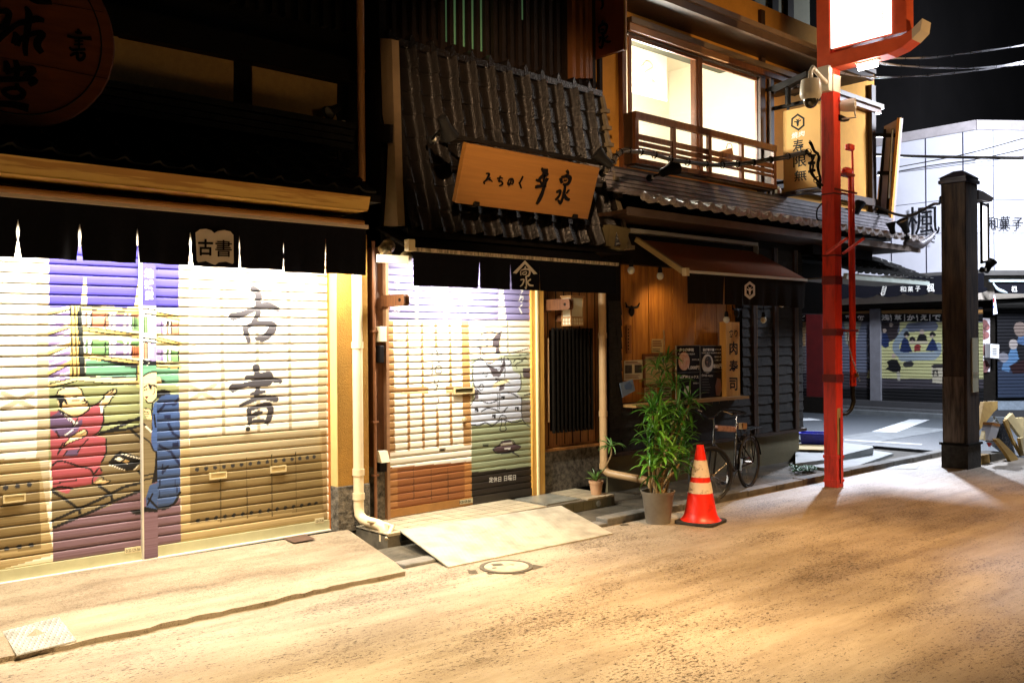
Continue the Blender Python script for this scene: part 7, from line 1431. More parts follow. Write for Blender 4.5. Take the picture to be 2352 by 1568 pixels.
for a, b, m_, nm in seg:
    pr = [(rc(a), a), (rc(b), b)]
    if a < .05: pr = [(r0 + .035, .032), (r0 + .02, .045), (r0 - .0, .075), (rc(.11), .11), (rc(b), b)]
    if nm == 'tip': pr += [(rc(b) - .012, b), (rc(b) - .014, b - .04)]
    if nm == 'white_band': pr = [(rc(a) + .0, a), (rc(a) + .002, a), (rc(b) + .002, b), (rc(b), b)]
    MB().lathe((cx, cy, 0), pr, 40).build(nm, m_, cone, smooth=True)
# ================================================================ PLANTS
M_LF = mat('leaf_green', (.055, .19, .018), .38, (.02, .085, .008), 3, detail=3)
M_LF2 = mat('leaf_green_bright', (.13, .32, .03), .38, (.05, .16, .012), 3, detail=3)
M_ST = mat('stem_tan', (.26, .17, .06), .7, contrast=.4, scale=20, stretch=(1, 1, 4))
def leaf(mb, p, d, L, w, droop, rng, fold=.25):
    p = Vector(p); d = Vector(d).normalized(); side = d.cross(Vector((0, 0, 1)))
    side = side.normalized() if side.length > .1 else Vector((1, 0, 0)); n = 6; vs = []; q = p.copy(); dir_ = d.copy()
    for i in range(n + 1):
        t = i / n; ww = w * (math.sin(math.pi * min(1, t * .92 + .08)) ** .7) * (1 - t * .25); 
        if i == n: ww = .0008
        nn = side.cross(dir_).normalized(); vs += [q - side * ww / 2 + nn * ww * fold, q, q + side * ww / 2 + nn * ww * fold]
        dir_ = (dir_ + Vector((0, 0, -droop / n * (1 + t)))).normalized(); q = q + dir_ * (L / n)
    mb.add(vs, [(i * 3 + k, i * 3 + k + 1, i * 3 + 4 + k, i * 3 + 3 + k) for i in range(n) for k in (0, 1)])
def rosette(mb, p, n, L, w, rng, up=.45, droop=1.1):
    for k in range(n):
        a = 2 * math.pi * (k * .618 + rng.random() * .08); el = up + rng.uniform(-.45, .6) ; d = Vector((math.cos(a) * math.cos(el), math.sin(a) * math.cos(el), math.sin(el)))
        leaf(mb, Vector(p) + Vector((0, 0, rng.uniform(-.06, .03))), d, L * rng.uniform(.75, 1.15), w * rng.uniform(.8, 1.2), droop * rng.uniform(.6, 1.3), rng)
pp_ = on('G', 600, 1110, z=0); pcx, pcy = pp_.x, pp_.y + .11
big = T('potted_plant', 'tall leafy green dracaena in a greyish plastic pot left of the traffic cone', 'plant', (pcx, pcy, 0))
hp = on('G', 595, 795, y=pcy).z; rb_ = .118; rt_ = .168
MB().lathe((pcx, pcy, 0), [(.001, .004), (rb_, 0), (rb_ + .004, .01), (rt_ - .012, hp - .04), (rt_ - .008, hp - .035), (rt_, hp - .01), (rt_ + .004, hp), (rt_ - .008, hp), (rt_ - .014, hp - .03), (rt_ - .016, hp - .05)], 40).build('pot', mat('pot_taupe', (.24, .22, .18), .5, (.15, .125, .10), 2.5, coat=.1), big, smooth=True)
MB().lathe((pcx, pcy, 0), [(.001, hp - .035), (rt_ - .015, hp - .045)], 24).build('soil', mat('soil', (.03, .02, .012), .95, bump=.6), big)
rng = random.Random(21); st = MB(); lf1 = MB(); lf2 = MB()
tops = [((530, 150), .0, 1), ((500, 270), -.06, 1), ((465, 90), .05, 0), ((690, 60), .08, 0), ((560, 460), -.12, 1), ((640, 520), -.10, 1), ((430, 400), .0, 0), ((470, 590), -.08, 1), ((740, 330), .10, 0), ((800, 30), .04, 0), ((720, 560), .02, 0), ((600, 290), .06, 0), ((700, 180), .0, 0), ((640, 700), .0, 0), ((760, 450), .14, 0), ((520, 20), .06, 0)]
for (uv, dy, br) in tops:
    c_ = on('G', uv[0], uv[1], y=pcy + dy); b0 = Vector((pcx + rng.uniform(-.10, .10), pcy + rng.uniform(-.08, .08), hp - .04)); 
    if c_.z > hp + .1:
        mid_ = b0.lerp(c_, .5) + Vector((rng.uniform(-.03, .03), 0, .03)); st.tube(smooth_line([b0, mid_, c_], 4), [.011] * 8 + [.007], 7)
        rosette(lf2 if br else lf1, c_, 15, .27 if br else .24, .038 if br else .032, rng, .6, .8); rosette(lf1, c_ - Vector((0, 0, .07)), 6, .24, .036, rng, .1, 1.0); rosette(lf2 if br else lf1, c_ + Vector((0, 0, .05)), 5, .2, .026, rng, 1.0, .3)
for (u, v), hh in (((678, 600), 0),):
    pass
def bare(fr, u0, v0, u1, v1): st.tube([on(fr, u0, v0, y=pcy), on(fr, (u0 + u1) / 2 + 4, (v0 + v1) / 2, y=pcy), on(fr, u1, v1, y=pcy)], .007, 6)
bare('L', 678, 575, 690, 1100); bare('L', 797, 860, 810, 1300)
for (fr, u, v) in (('L', 690, 1000), ('L', 800, 1150), ('L', 640, 1130), ('L', 600, 950), ('L', 715, 860)):
    c_ = on(fr, u, v, y=pcy + .02); rosette(lf1, c_, 16, .22, .024, rng, .55, .9)
st.tube([(pcx - .08, pcy - .05, hp - .04), (pcx - .09, pcy - .06, hp + .13)], .012, 8)
st.build('stems', M_ST, big, smooth=True); lf1.build('dark_leaves', M_LF, big); lf2.build('bright_leaves', M_LF2, big)
# aloe pots on the step
ap_ = on('P', 1508, 575, z=.127); al = T('aloe_pot', 'small aloe with a crooked second stem in a terracotta plastic pot on the step', 'plant', ap_)
hpa = .15; MB().lathe((ap_.x, ap_.y, .126), [(.001, .002), (.055, 0), (.072, hpa - .03), (.080, hpa - .028), (.083, hpa), (.072, hpa), (.068, hpa - .02)], 28).build('pot', mat('terracotta', (.62, .36, .20), .5, contrast=.12), al, smooth=True)
lf_ = MB(); rg = random.Random(4); base = Vector((ap_.x, ap_.y, .126 + hpa))
for k in range(15):
    a = k * 2.4; el = rg.uniform(.35, 1.2); leaf(lf_, base + Vector((0, 0, -.01)), (math.cos(a) * math.cos(el), math.sin(a) * math.cos(el), math.sin(el)), rg.uniform(.13, .19), .024, rg.uniform(.0, .7), rg, .5)
e1 = on('P', 1560, 415, y=ap_.y); e2 = on('P', 1598, 340, y=ap_.y); e3 = on('P', 1602, 285, y=ap_.y)
for k in range(14):
    a = k * 2.4; el = rg.uniform(.1, 1.1); leaf(lf_, e3, (math.cos(a) * math.cos(el), math.sin(a) * math.cos(el), math.sin(el)), rg.uniform(.13, .20), .024, rg.uniform(.4, 1.3), rg, .5)
lf_.build('leaves', mat('aloe_green', (.16, .30, .06), .4, (.07, .16, .03), 6), al); MB().tube(smooth_line([base, e1, e2, e3], 4), .010, 8).build('stem', M_ST, al, smooth=True)
# weeds by the corner
wd_ = MB(); rg = random.Random(8)
for k in range(150):
    u = rg.uniform(45, 215); v = 1375 - (u - 45) * .02 + rg.uniform(-45, 15) * (1 - (u - 45) / 260); p = on('Z', u, v, z=.05)
    a = rg.uniform(0, 6.28); leaf(wd_, p, (math.cos(a) * .7, math.sin(a) * .7, .8), rg.uniform(.05, .09), .035, 1.2, rg, .2)
t = wd_.build('weeds', mat('weed_green', (.015, .16, .03), .6, (.006, .06, .012), 8), loc=(12.6, -.6, 0)); tag(t, 'low green weeds growing at the kerb by the dark shingled corner', 'plant'); t['kind'] = 'stuff'
# blue tray
q = [on('Z', 95, 1182, z=.17), on('Z', 275, 1186, z=.17)]; bx = T('blue_tray', 'blue plastic tray standing on flattened card on the concrete slab', 'tray', q[0])
x0_, y0b = q[0].x, q[0].y; d = (q[1] - q[0]); L_ = d.length + .1; d.normalize(); nrm = Vector((-d.y, d.x, 0)); 
if nrm.y < 0: nrm = -nrm
o_ = q[0]; W_ = .34; H_ = abs(on('Z', 95, 1104, x=q[0].x).z - .17)
def P3(a, b, z): return o_ + d * a + nrm * b + Vector((0, 0, z))
m_ = MB(); e = .02; m_.add([P3(e, e, 0), P3(L_ - e, e, 0), P3(L_ - e, W_ - e, 0), P3(e, W_ - e, 0), P3(0, 0, H_), P3(L_, 0, H_), P3(L_, W_, H_), P3(0, W_, H_)], [(0, 1, 2, 3), (0, 4, 5, 1), (1, 5, 6, 2), (2, 6, 7, 3), (3, 7, 4, 0)])
m_.build('tub', mat('blue_plastic', (.015, .03, .60), .35, contrast=.3), bx)
rm = MB(); 
for a, b in (((-.015, 0), (L_ + .015, 0)), ((L_, 0), (L_, W_)), ((L_, W_), (0, W_)), ((0, W_), (0, 0))): rm.bar(P3(a[0], a[1], H_), P3(b[0], b[1], H_), .03, .025)
rm.build('rim', mat('blue_plastic', (0, 0, 0)), bx)
t = MB().slab([on('Z', 75, 1225, z=.155), on('Z', 280, 1228, z=.155), on('Z', 280, 1185, z=.162), on('Z', 85, 1180, z=.162)], (0, 0, .012)).build('card_sheet', M_CB2, loc=o_); tag(t, 'flattened pale cardboard with blue tape under the blue tray', 'cardboard')
MB().slab([on('Z', 165, 1182, z=.176), on('Z', 190, 1182, z=.176), on('Z', 215, 1226, z=.1695), on('Z', 190, 1226, z=.1695)], (0, 0, .002)).build('blue_tape', mat('tape_blue', (.10, .22, .45), .4), t) if False else None
# ================================================================ BICYCLE
rw = on('G', 1345, 788, z=.03); fw_ = on('G', 1005, 925, z=0)
bk_ = T('bicycle', 'black city bicycle with a pink-wrapped top tube leaning before the dark shop wall', 'bicycle', rw)
RWH = .315
V = (Vector((fw_.x, fw_.y, 0)) - Vector((rw.x, rw.y, 0))); wb = V.length; V.normalize(); Sd = Vector((-V.y, V.x, 0)); lean = Vector((0, .05, 0))
def BP(a, h, s=0.0): return Vector((rw.x, rw.y, 0)) + V * a + Sd * s + Vector((0, 0, .03 * (1 - a / wb) + h)) + lean * h
M_BK = mat('bike_black', (.010, .010, .012), .22, coat=.6); M_TY = mat('tyre', (.022, .022, .025), .6); M_RIM = mat('rim_dark', (.05, .06, .075), .3, metal=.7); M_CHR = mat('chrome', (.7, .7, .7), .15, metal=1)
def wheel(c, fwd, side, nm):
    up = side.cross(fwd).normalized(); t = []
    def circ(r): return [c + (fwd * math.cos(k / 48 * 2 * math.pi) + up * math.sin(k / 48 * 2 * math.pi)) * r for k in range(49)]
    w = MB().tube(circ(RWH - .017), .017, 8, False).build('wheel', M_TY, bk_, smooth=True); MB().tube(circ(RWH - .042), .010, 6, False).build('rim', M_RIM, w, smooth=True)
    sp_ = MB()
    for k in range(28):
        a = k / 28 * 2 * math.pi; a2 = a + (.35 if k % 2 else -.35); sg = 1 if k % 4 < 2 else -1; sp_.tube([c + side * .025 * sg + (fwd * math.cos(a2) + up * math.sin(a2)) * .02, c + (fwd * math.cos(a) + up * math.sin(a)) * (RWH - .045)], .0012, 4, False)
    sp_.build('spokes', M_CHR, w); MB().tube([c - side * .05, c + side * .05], .018, 10).build('hub', M_CHR, w)
CR = BP(0, RWH); CF = BP(wb, RWH); UPV = (BP(0, 1) - BP(0, 0)).normalized()
wheel(CR, V, Sd, 'rear'); st_ = R(-24); Vf = V * math.cos(st_) + Sd * math.sin(st_); Sf = Vector((-Vf.y, Vf.x, 0)); wheel(CF, Vf, Sf, 'front')
fm = MB(); BB = BP(wb * .40, .27); ST = BP(wb * .30, .72); HT = BP(wb * .86, .80); HB = BP(wb * .90, .64)
for a, b, r in ((BB, ST, .016), (ST, HT, .016), (BB, HB, .019), (HT, HB, .019)): fm.tube([a, b], r, 10)
for s in (-.05, .05):
    fm.tube([BB, CR + Sd * s], .009, 8); fm.tube([ST - UPV * .06, CR + Sd * s], .008, 8)
fm.build('frame', M_BK, bk_, smooth=True)
fk = MB()
for s in (-.045, .045): fk.tube([HB, HB - UPV * .05 + Sf * s, CF + Sf * s], .010, 8)
fk.build('fork', M_BK, bk_, smooth=True)
MB().bar(HT.lerp(ST, .10) + Vector((0, 0, .012)), HT.lerp(ST, .92) + Vector((0, 0, .012)), .055, .065).build('tube_wrap', mat('pink_wrap', (.58, .36, .32), .7, (.30, .16, .13), 12), bk_, bevel=.015)
hb_ = MB(); hs = HT + UPV * .12; fk2 = MB(); fk2.tube([HT, hs, hs + Vf * .07], .012, 8); fk2.build('stem', M_CHR, bk_, smooth=True)
hc = hs + Vf * .07
for s in (-1, 1): hb_.tube(smooth_line([hc, hc + Sf * .10 * s + UPV * .03, hc + Sf * .22 * s + UPV * .10, hc + Sf * .27 * s + UPV * .10 - Vf * .10, hc + Sf * .28 * s + UPV * .09 - Vf * .2], 4), .011, 8)
hb_.build('handlebar', M_BK, bk_, smooth=True)
lv = MB(); lv.tube([hc + Sf * .24 + UPV * .10, hc + Sf * .25 + UPV * .06 - Vf * .12], .006, 6); lv.tube([hc - Sf * .24 + UPV * .10, hc - Sf * .25 + UPV * .06 - Vf * .12], .006, 6); lv.build('brake_lever', M_CHR, bk_)
SP = ST + (ST - BB).normalized() * .17; MB().tube([ST, SP], .012, 10).build('seat_post', M_CHR, bk_, smooth=True)
sd_ = MB(); vs = []; prof = [(-.12, .075, .0), (-.09, .085, .025), (-.02, .06, .02), (.06, .025, .018), (.13, .018, .012), (.15, .008, .0)]
for a, w, h in prof:
    for k in range(8): t_ = k / 8 * 2 * math.pi; vs.append(SP + V * a + Sd * w * math.cos(t_) + UPV * (.025 + h * .5 + .022 * math.sin(t_)))
sd_.add(vs, [(i * 8 + k, i * 8 + (k + 1) % 8, (i + 1) * 8 + (k + 1) % 8, (i + 1) * 8 + k) for i in range(5) for k in range(8)] + [tuple(range(8)), tuple(range(40, 48))]); sd_.build('saddle', M_BK, bk_, smooth=True)
rk = MB(); rz = .70
for s in (-.055, 0, .055): rk.tube([BP(-.30, rz, s), BP(.20, rz, s)], .006, 6)
for a in (-.30, -.1, .12): rk.tube([BP(a, rz, -.055), BP(a, rz, .055)], .006, 6)
for s in (-.06, .06): rk.tube([BP(-.15, rz, s), CR + Sd * s], .006, 6); rk.tube([BP(.05, rz, s), CR + Sd * s], .006, 6)
rk.build('rack', M_BK, bk_)
fd = MB(); 
P = [CR + (V * math.cos(t_) + UPV * math.sin(t_)) * (RWH + .02) for t_ in np.linspace(-.1, math.pi * .95, 22)]
for a, b in zip(P[:-1], P[1:]): fd.add([a - Sd * .025, a + Sd * .025, b + Sd * .025, b - Sd * .025], [(0, 1, 2, 3)])
fd.build('rear_mudguard', M_BK, bk_, smooth=True)
cw = MB(); cw.lathe(BB + Sd * -.06, [(.001, 0), (.085, 0), (.09, .004), (.085, .008), (.001, .008)], 24, Sd); cw.build('chainring', M_RIM, bk_)
ck = MB(); ck.bar(BB - Sd * .075, BB - Sd * .075 - UPV * .15 + V * .05, .02); ck.bar(BB + Sd * .075, BB + Sd * .075 + UPV * .15 - V * .05, .02); ck.build('crank', M_CHR, bk_)
pe = MB(); a = BB - Sd * .12 - UPV * .15 + V * .05; pe.bar(a - V * .045, a + V * .045, .08, .02); a = BB + Sd * .12 + UPV * .15 - V * .05; pe.bar(a - V * .045, a + V * .045, .08, .02); pe.build('pedals', M_BK, bk_)
cn_ = MB(); cn_.tube([BB - Sd * .055 + UPV * .088, CR - Sd * .055 + UPV * .035], .004, 5); cn_.tube([BB - Sd * .055 - UPV * .088, CR - Sd * .055 - UPV * .035], .004, 5); cn_.build('chain', M_RIM, bk_)
MB().tube([BB - UPV * .02 - V * .08, BB - UPV * .24 - V * .12 - Sd * .14 + Vector((0, 0, -.03))], .008, 8).build('kickstand', M_CHR, bk_)
MB().box(SP.x + .08, SP.x + .16, SP.y - .03, SP.y + .03, SP.z - .16, SP.z - .09).build('rear_light', mat('tan_plastic', (.42, .26, .12), .4), bk_)
# ================================================================ WHITE CORNER BUILDING ACROSS THE STREET
XF = 21.8
CB = T('corner_building', 'white panelled sweet shop building with painted shutters across the street', 'building', (XF + 2, 3, 0))
cY = on('T', 1893, 1225, x=XF).y; zT_ = on('T', 1893, 1225, x=XF).z
M_WP = mat('white_panel', (.46, .46, .50), .45, contrast=.12, scale=.6)
Pc = Vector((XF, cY, 0)); D2 = Vector((.80, -.60, 0)); N2 = Vector((-.60, -.80, 0))
def onw(fr, u, v, off=0): return onp(fr, u, v, Pc + N2 * off, N2)
zwb = on('Y', 1400, 1225, x=XF).z
LW = MB(); LW.box(XF, XF + .3, cY, cY + 16, zwb, zT_); LW.build('side_wall', M_WP, CB)
MB().slab([Pc + Vector((0, 0, zwb)), Pc + D2 * 14 + Vector((0, 0, zwb)), Pc + D2 * 14 + Vector((0, 0, zT_)), Pc + Vector((0, 0, zT_))], -N2 * .3).build('front_wall', M_WP, CB)
MB().box(XF - .06, XF + .2, cY - .02, cY + 16, zT_ - .0, zT_ + .22).build('parapet', mat('parapet_grey', (.30, .27, .27), .7), CB)
MB().slab([Pc + N2 * .06 + Vector((0, 0, zT_)), Pc + N2 * .06 + D2 * 14 + Vector((0, 0, zT_)), Pc + N2 * .06 + D2 * 14 + Vector((0, 0, zT_ + .22)), Pc + N2 * .06 + Vector((0, 0, zT_ + .22))], -N2 * .25).build('parapet', mat('parapet_grey', (0, 0, 0)), CB)
js = MB()
for fr, u, v in (('Y', 1375, 300), ('Y', 1745, 100), ('Y', 1035, 1100), ('Y', 700, 900)):
    p = on(fr, u, v, x=XF - .004); js.box(XF - .008, XF - .001, p.y - .012, p.y + .012, zwb, zT_)
for v in (178, 520, 840): p = on('Y', 1375, v, x=XF); js.box(XF - .006, XF - .0005, cY, cY + 16, p.z - .006, p.z + .006)
js.build('panel_joint', mat('joint_dark', (.03, .03, .05), .6), CB)
js = MB()
for u in (2048, 2700):
    p = onw('Y', u, 300, .004); js.bar(Vector((p.x, p.y, zwb)), Vector((p.x, p.y, zT_)), .024, .006)
for v in (160, 493, 827): p = onw('Y', 2048, v, .004); js.bar(Pc + N2 * .004 + Vector((0, 0, p.z)), Pc + N2 * .004 + D2 * 14 + Vector((0, 0, p.z)), .006, .012)
js.build('panel_joint', mat('joint_dark', (0, 0, 0)), CB)
# raised black characters
M_CH = mat('black_letters', (.008, .008, .010), .5)
xs_l = XF - .10; m_ = MB(); NXM = Vector((-1, 0, 0)); YX = lambda u, v: on('Y', u, v, x=xs_l)
text_mb(m_, '楓', YX(1182, 850), YX(1518, 832), YX(1182, 572), NXM * .02, .004)
text_mb(m_, 'かえで', YX(1225, 945), YX(1480, 925), YX(1225, 868), NXM * .02, .03)
m_.build('maple_lettering', M_CH, CB)
m_ = MB(); YW_ = lambda u, v: onw('Y', u, v, .10)
for s_, q in (('和', (1995, 665, 2090, 785)), ('菓', (2110, 655, 2218, 790)), ('子', (2240, 672, 2340, 785))): text_mb(m_, s_, YW_(q[0], q[3]), YW_(q[2], q[3]), YW_(q[0], q[1]), N2 * .01, .012)
m_.build('sweets_lettering', M_CH, CB)
# canopy strip over the shutters
def zc(fr, u, v, x=XF): return on(fr, u, v, x=x).z
z_r1 = zc('Y', 1400, 1225); z_r0 = zc('Y', 1400, 1290)
MB().box(XF - .9, XF + .1, cY - .5, cY + 16, z_r0, z_r1 - .05).build('canopy_roof', mat('canopy_dark', (.06, .055, .05), .7), CB)
z_n1 = zc('Z', 900, -60, XF - .9); z_n0 = zc('Z', 900, 42, XF - .9)
MB().box(XF - .93, XF - .90, cY - .5, cY + 16, z_n0, z_n1 + .05).build('curtain', M_NOR, CB)
sc = MB()
for k in range(26):
    y_ = cY - .3 + k * .62; sc.lathe((XF - .915, y_, z_n0 + .02), [(.001, -.012), (.28, -.012), (.28, .012), (.001, .012)], 18, (1, 0, 0))
for i in range(len(sc.v)): sc.v[i].z = z_n0 + (sc.v[i].z - z_n0) * .28
sc.build('curtain_scallop', M_NOR, CB)
m_ = MB(); YN = lambda u, v: on('Y', u, v, x=XF - .95)
for s_, q in (('和', (1120, 1355, 1180, 1410)), ('菓', (1195, 1355, 1250, 1408)), ('子', (1272, 1352, 1320, 1404)), ('楓', (1385, 1325, 1462, 1410))): text_mb(m_, s_, YN(q[0], q[3]), YN(q[2], q[3]), YN(q[0], q[1]), (-.002, 0, 0), .008)
m_.build('curtain_lettering', WINK, CB)
m_ = MB()
for k in range(5): p = YN(965 - k * 4, 1365 + k * 15); m_.lathe(p, [(.035, 0), (.05, 0), (.05, .003)], 14, (-1, 0, 0))
m_.build('chain_crest', WINK, CB)
z_f1 = zc('Z', 900, 45, XF - .5); z_f0 = zc('Z', 900, 112, XF - .5)
MB().box(XF - .55, XF, cY - .3, cY + 16, z_f0, z_f1).build('beige_fascia', mat('fascia_beige', (.46, .40, .33), .6, contrast=.1), CB)
MB().box(XF - .1, XF + .3, cY, cY + 16, 0, z_f0 + .1).build('inner_wall', M_BLK, CB)
MB().box(XF - .5, XF - .1, cY, cY + 16, z_f0 - .12, z_f0 - .001).build('shutter_box', M_BLK, CB)
# painted shutters facing us
XS = XF - .25
ya_ = on('Z', 1480, 500, x=XS).y; yb_ = on('Z', -60, 500, x=XS).y; zsb = zc('Z', 900, 870, XS); zst_ = zc('Z', 900, 165, XS)
zs3, ds3 = slat_rows(zsb, zst_, .0765, .012, .010)
tmx = lambda fr, u, v: (-on(fr, u, v, x=XS).y, on(fr, u, v, x=XS).z)
P3_ = Painter(-yb_, -ya_, .018, zs3, (.02, .02, .025), tmx)
def art4(P):
    GB = S(110, 118, 140); YG = S(205, 205, 140); DB = S(30, 50, 96); SK = S(200, 180, 165)
    P.rect('Z', -80, 255, 1500, 640, GB); P.rect('Z', -80, 240, 140, 640, S(190, 150, 100)); P.rect('Z', -80, 440, 140, 760, S(120, 112, 112))
    P.rect('Z', -80, 640, 1500, 760, S(74, 70, 78)); P.rect('Z', -80, 165, 1500, 196, S(200, 145, 70)); P.rect('Z', -80, 196, 1500, 258, (.008, .008, .01)); P.rect('Z', -80, 765, 1500, 900, (.012, .012, .014))
    P.poly('Z', [(850, 258), (1500, 262), (1500, 690), (800, 685), (600, 680), (610, 630), (690, 500), (700, 440), (790, 400), (850, 330)], YG)
    P.poly('Z', [(690, 262), (850, 262), (830, 330), (852, 370), (780, 405), (720, 360)], S(58, 50, 54)); P.poly('Z', [(430, 258), (560, 258), (520, 420), (440, 430)], S(160, 165, 150))
    P.line('Z', [(930, 300), (1100, 292)], .22, GB); P.line('Z', [(890, 330), (820, 430), (850, 500), (1000, 520), (1120, 505), (1140, 440)], .16, S(140, 158, 172)); P.line('Z', [(870, 525), (1100, 515)], .2, S(150, 165, 175))
    P.poly('Z', [(848, 480), (865, 400), (885, 375), (910, 390), (925, 440), (945, 485), (880, 490)], DB); P.poly('Z', [(1042, 475), (1070, 420), (1095, 380), (1115, 400), (1138, 470), (1090, 482)], DB)
    P.poly('Z', [(720, 340), (750, 345), (770, 400), (765, 445), (735, 455), (705, 430)], DB); P.poly('Z', [(975, 400), (990, 360), (1020, 345), (1050, 365), (1055, 400), (1010, 405), (990, 430), (975, 415)], (.012, .012, .014))
    P.poly('Z', [(960, 440), (985, 420), (1008, 440), (1003, 480), (960, 482)], S(150, 45, 45)); P.poly('Z', [(920, 405), (1060, 402), (1060, 425), (920, 430)], S(200, 190, 160))
    for u, v, w in ((897, 358, .16), (1015, 335, .17), (1090, 362, .15), (733, 325, .14), (943, 400, .13), (803, 515, .16), (782, 280, .14)): P.line('Z', [(u, v - 3), (u, v + 3)], w * .62, SK, False)
    for u, v in ((900, 350), (1095, 350), (943, 388)): P.line('Z', [(u - 12, v + 5), (u, v - 8), (u + 14, v + 6)], .07, (.02, .018, .02))
    P.poly('Z', [(750, 560), (790, 540), (830, 545), (858, 600), (850, 640), (800, 638), (740, 615), (765, 595)], (.010, .010, .012)); P.line('Z', [(895, 580), (930, 575)], .14, S(60, 60, 60)); P.line('Z', [(838, 645), (842, 690)], .08, S(190, 186, 170))
    P.poly('Z', [(1085, 590), (1180, 590), (1180, 725), (1095, 715)], S(205, 196, 170)); P.poly('Z', [(1085, 590), (1110, 578), (1190, 580), (1180, 605), (1100, 608)], S(60, 56, 58)); P.text('Z', 1092, 618, 1140, 672, '楓', (.01, .01, .01), .03)
    for s_, u0, u1 in (('浅', 708, 772), ('草', 808, 862), ('か', 905, 962), ('え', 1002, 1060), ('で', 1095, 1160)): P.text('Z', u0, 205, u1, 248, s_, WHT, .03)
    for s_, u0, u1 in (('平', 435, 482), ('餅', 528, 580), ('ど', 100, 132)): P.text('Z', u0, 210, u1, 248, s_, WHT, .03)
    for u in (780, 882, 978, 1075): P.line('Z', [(u, 205), (u + 3, 250)], .02, WHT, False)
art4(P3_)
P3_.k = .55
P3_.build('painted_shutter', M_PAINT, lambda A, Z, dd: (XS - dd, -A, Z), ds3, CB)
for u in (665,): p = on('Z', u, 500, x=XS - .05); MB().box(XS - .08, XS, p.y - .13, p.y + .13, zsb - .05, z_f0 - .1).build('shutter_post', mat('post_grey', (.20, .20, .22), .4, metal=.4), CB)
z_s = zc('Z', 900, 905, XF - .7)
st_ = MB().box(XF - .75, XF - .01, cY - .3, cY + 16, -.02, .16).build('plinth', mat('plinth_dark', (.06, .062, .065), .7, contrast=.4), CB)
MB().box(XF - .45, XF - .012, cY, cY + 16, .161, .30).build('plinth_step', mat('plinth_dark2', (.03, .03, .032), .7), CB)
struct(MB().box(XF - 1.0, XF - .751, -14, 30, -.03, .10).build('far_kerb', mat('kerb_far', (.09, .10, .105), .8, contrast=.3), loc=(XF - .9, 2, 0)))
# chamfered front: curtain, shutter, posters
def wall2(q, fr, off, th, nm, m, parent=CB): return MB().slab([onw(fr, u, v, off) for u, v in q], -N2 * th).build(nm, m, parent)
z1v = 40
wall2([(495, -20), (1100, 40), (1100, 150), (497, 185)], 'V', .30, .1, 'beige_fascia', mat('fascia_beige', (0, 0, 0)))
wall2([(498, 186), (1100, 186), (1100, 935), (498, 935)], 'V', .05, .1, 'dark_pier', M_BLK)
MB().slab([onw('V', 520, -35, .9), onw('V', 1100, -35, .9), onw('V', 1100, 0, .9), onw('V', 530, 0, .9)], -N2 * .9).build('canopy_roof', mat('canopy_dark', (0, 0, 0)), CB)
wall2([(600, 50), (1100, 55), (1100, 140), (610, 135)], 'V', .85, .02, 'curtain', M_NOR)
MB().bar(onw('V', 565, 42, .88), onw('V', 1100, 42, .88), .05).build('awning_bar', mat('bar_pale_blue', (.55, .66, .70), .4), CB)
MB().tube(smooth_line([onw('V', 595, 60, .88), onw('V', 630, 105, .9), onw('V', 700, 130, .9)], 5), [.02, .02, .02, .025, .03, .035, .035, .035, .03, .02, .01], 8).build('awning_arm', mat('bar_pale_blue', (0, 0, 0)), CB, smooth=True)
m_ = MB(); text_mb(m_, '楓', onw('V', 730, 125, .88), onw('V', 772, 125, .88), onw('V', 730, 82, .88), N2 * .002, .03); m_.build('curtain_lettering', WINK, CB)
Pq = Pc + N2 * .15; 
tm2 = lambda fr, u, v: ((onw(fr, u, v, .15) - Pq).dot(D2), onw(fr, u, v, .15).z)
s0 = tm2('V', 625, 500)[0]; zA_ = tm2('V', 700, 905)[1]; zB_ = tm2('V', 700, 190)[1]; zs4, ds4 = slat_rows(zA_, zB_, .0765, .012, .010)
P4 = Painter(s0, s0 + 4, .018, zs4, S(28, 32, 44), tm2)
P4.rect('V', 600, 640, 1200, 905, S(52, 66, 92)); P4.rect('V', 600, 190, 1200, 250, S(90, 88, 84)); P4.rect('V', 600, 250, 1200, 640, S(30, 30, 36))
P4.poly('V', [(655, 700), (670, 640), (700, 600), (730, 530), (760, 520), (785, 620), (740, 660), (710, 715)], S(90, 140, 190)); P4.poly('V', [(765, 500), (790, 430), (830, 440), (830, 520)], S(84, 120, 168)); P4.line('V', [(742, 505), (742, 515)], .2, S(190, 180, 175)); P4.line('V', [(790, 390), (795, 410)], .28, S(150, 130, 120)); P4.line('V', [(668, 605), (672, 608)], .22, S(150, 150, 160)); P4.poly('V', [(710, 670), (830, 620), (830, 720), (740, 730)], S(50, 22, 26))
P4.k = .5
P4.build('painted_shutter', M_PAINT, lambda A, Z, dd: (Pq.x + D2.x * A + N2.x * dd, Pq.y + D2.y * A + N2.y * dd, Z), ds4, CB)
MB().slab([onw('V', 500, 1045, .5), onw('V', 1200, 1045, .5), onw('V', 1200, 1000, .5), onw('V', 500, 1000, .5)], -N2 * .5).build('plinth', mat('plinth_dark2', (0, 0, 0)), CB)
MB().slab([onw('V', 630, 995, .45), onw('V', 1200, 995, .45), onw('V', 1200, 935, .45), onw('V', 630, 935, .45)], -N2 * .4).build('tiled_riser', mat('riser_blue', (.20, .24, .28), .4, contrast=.3, scale=14), CB)
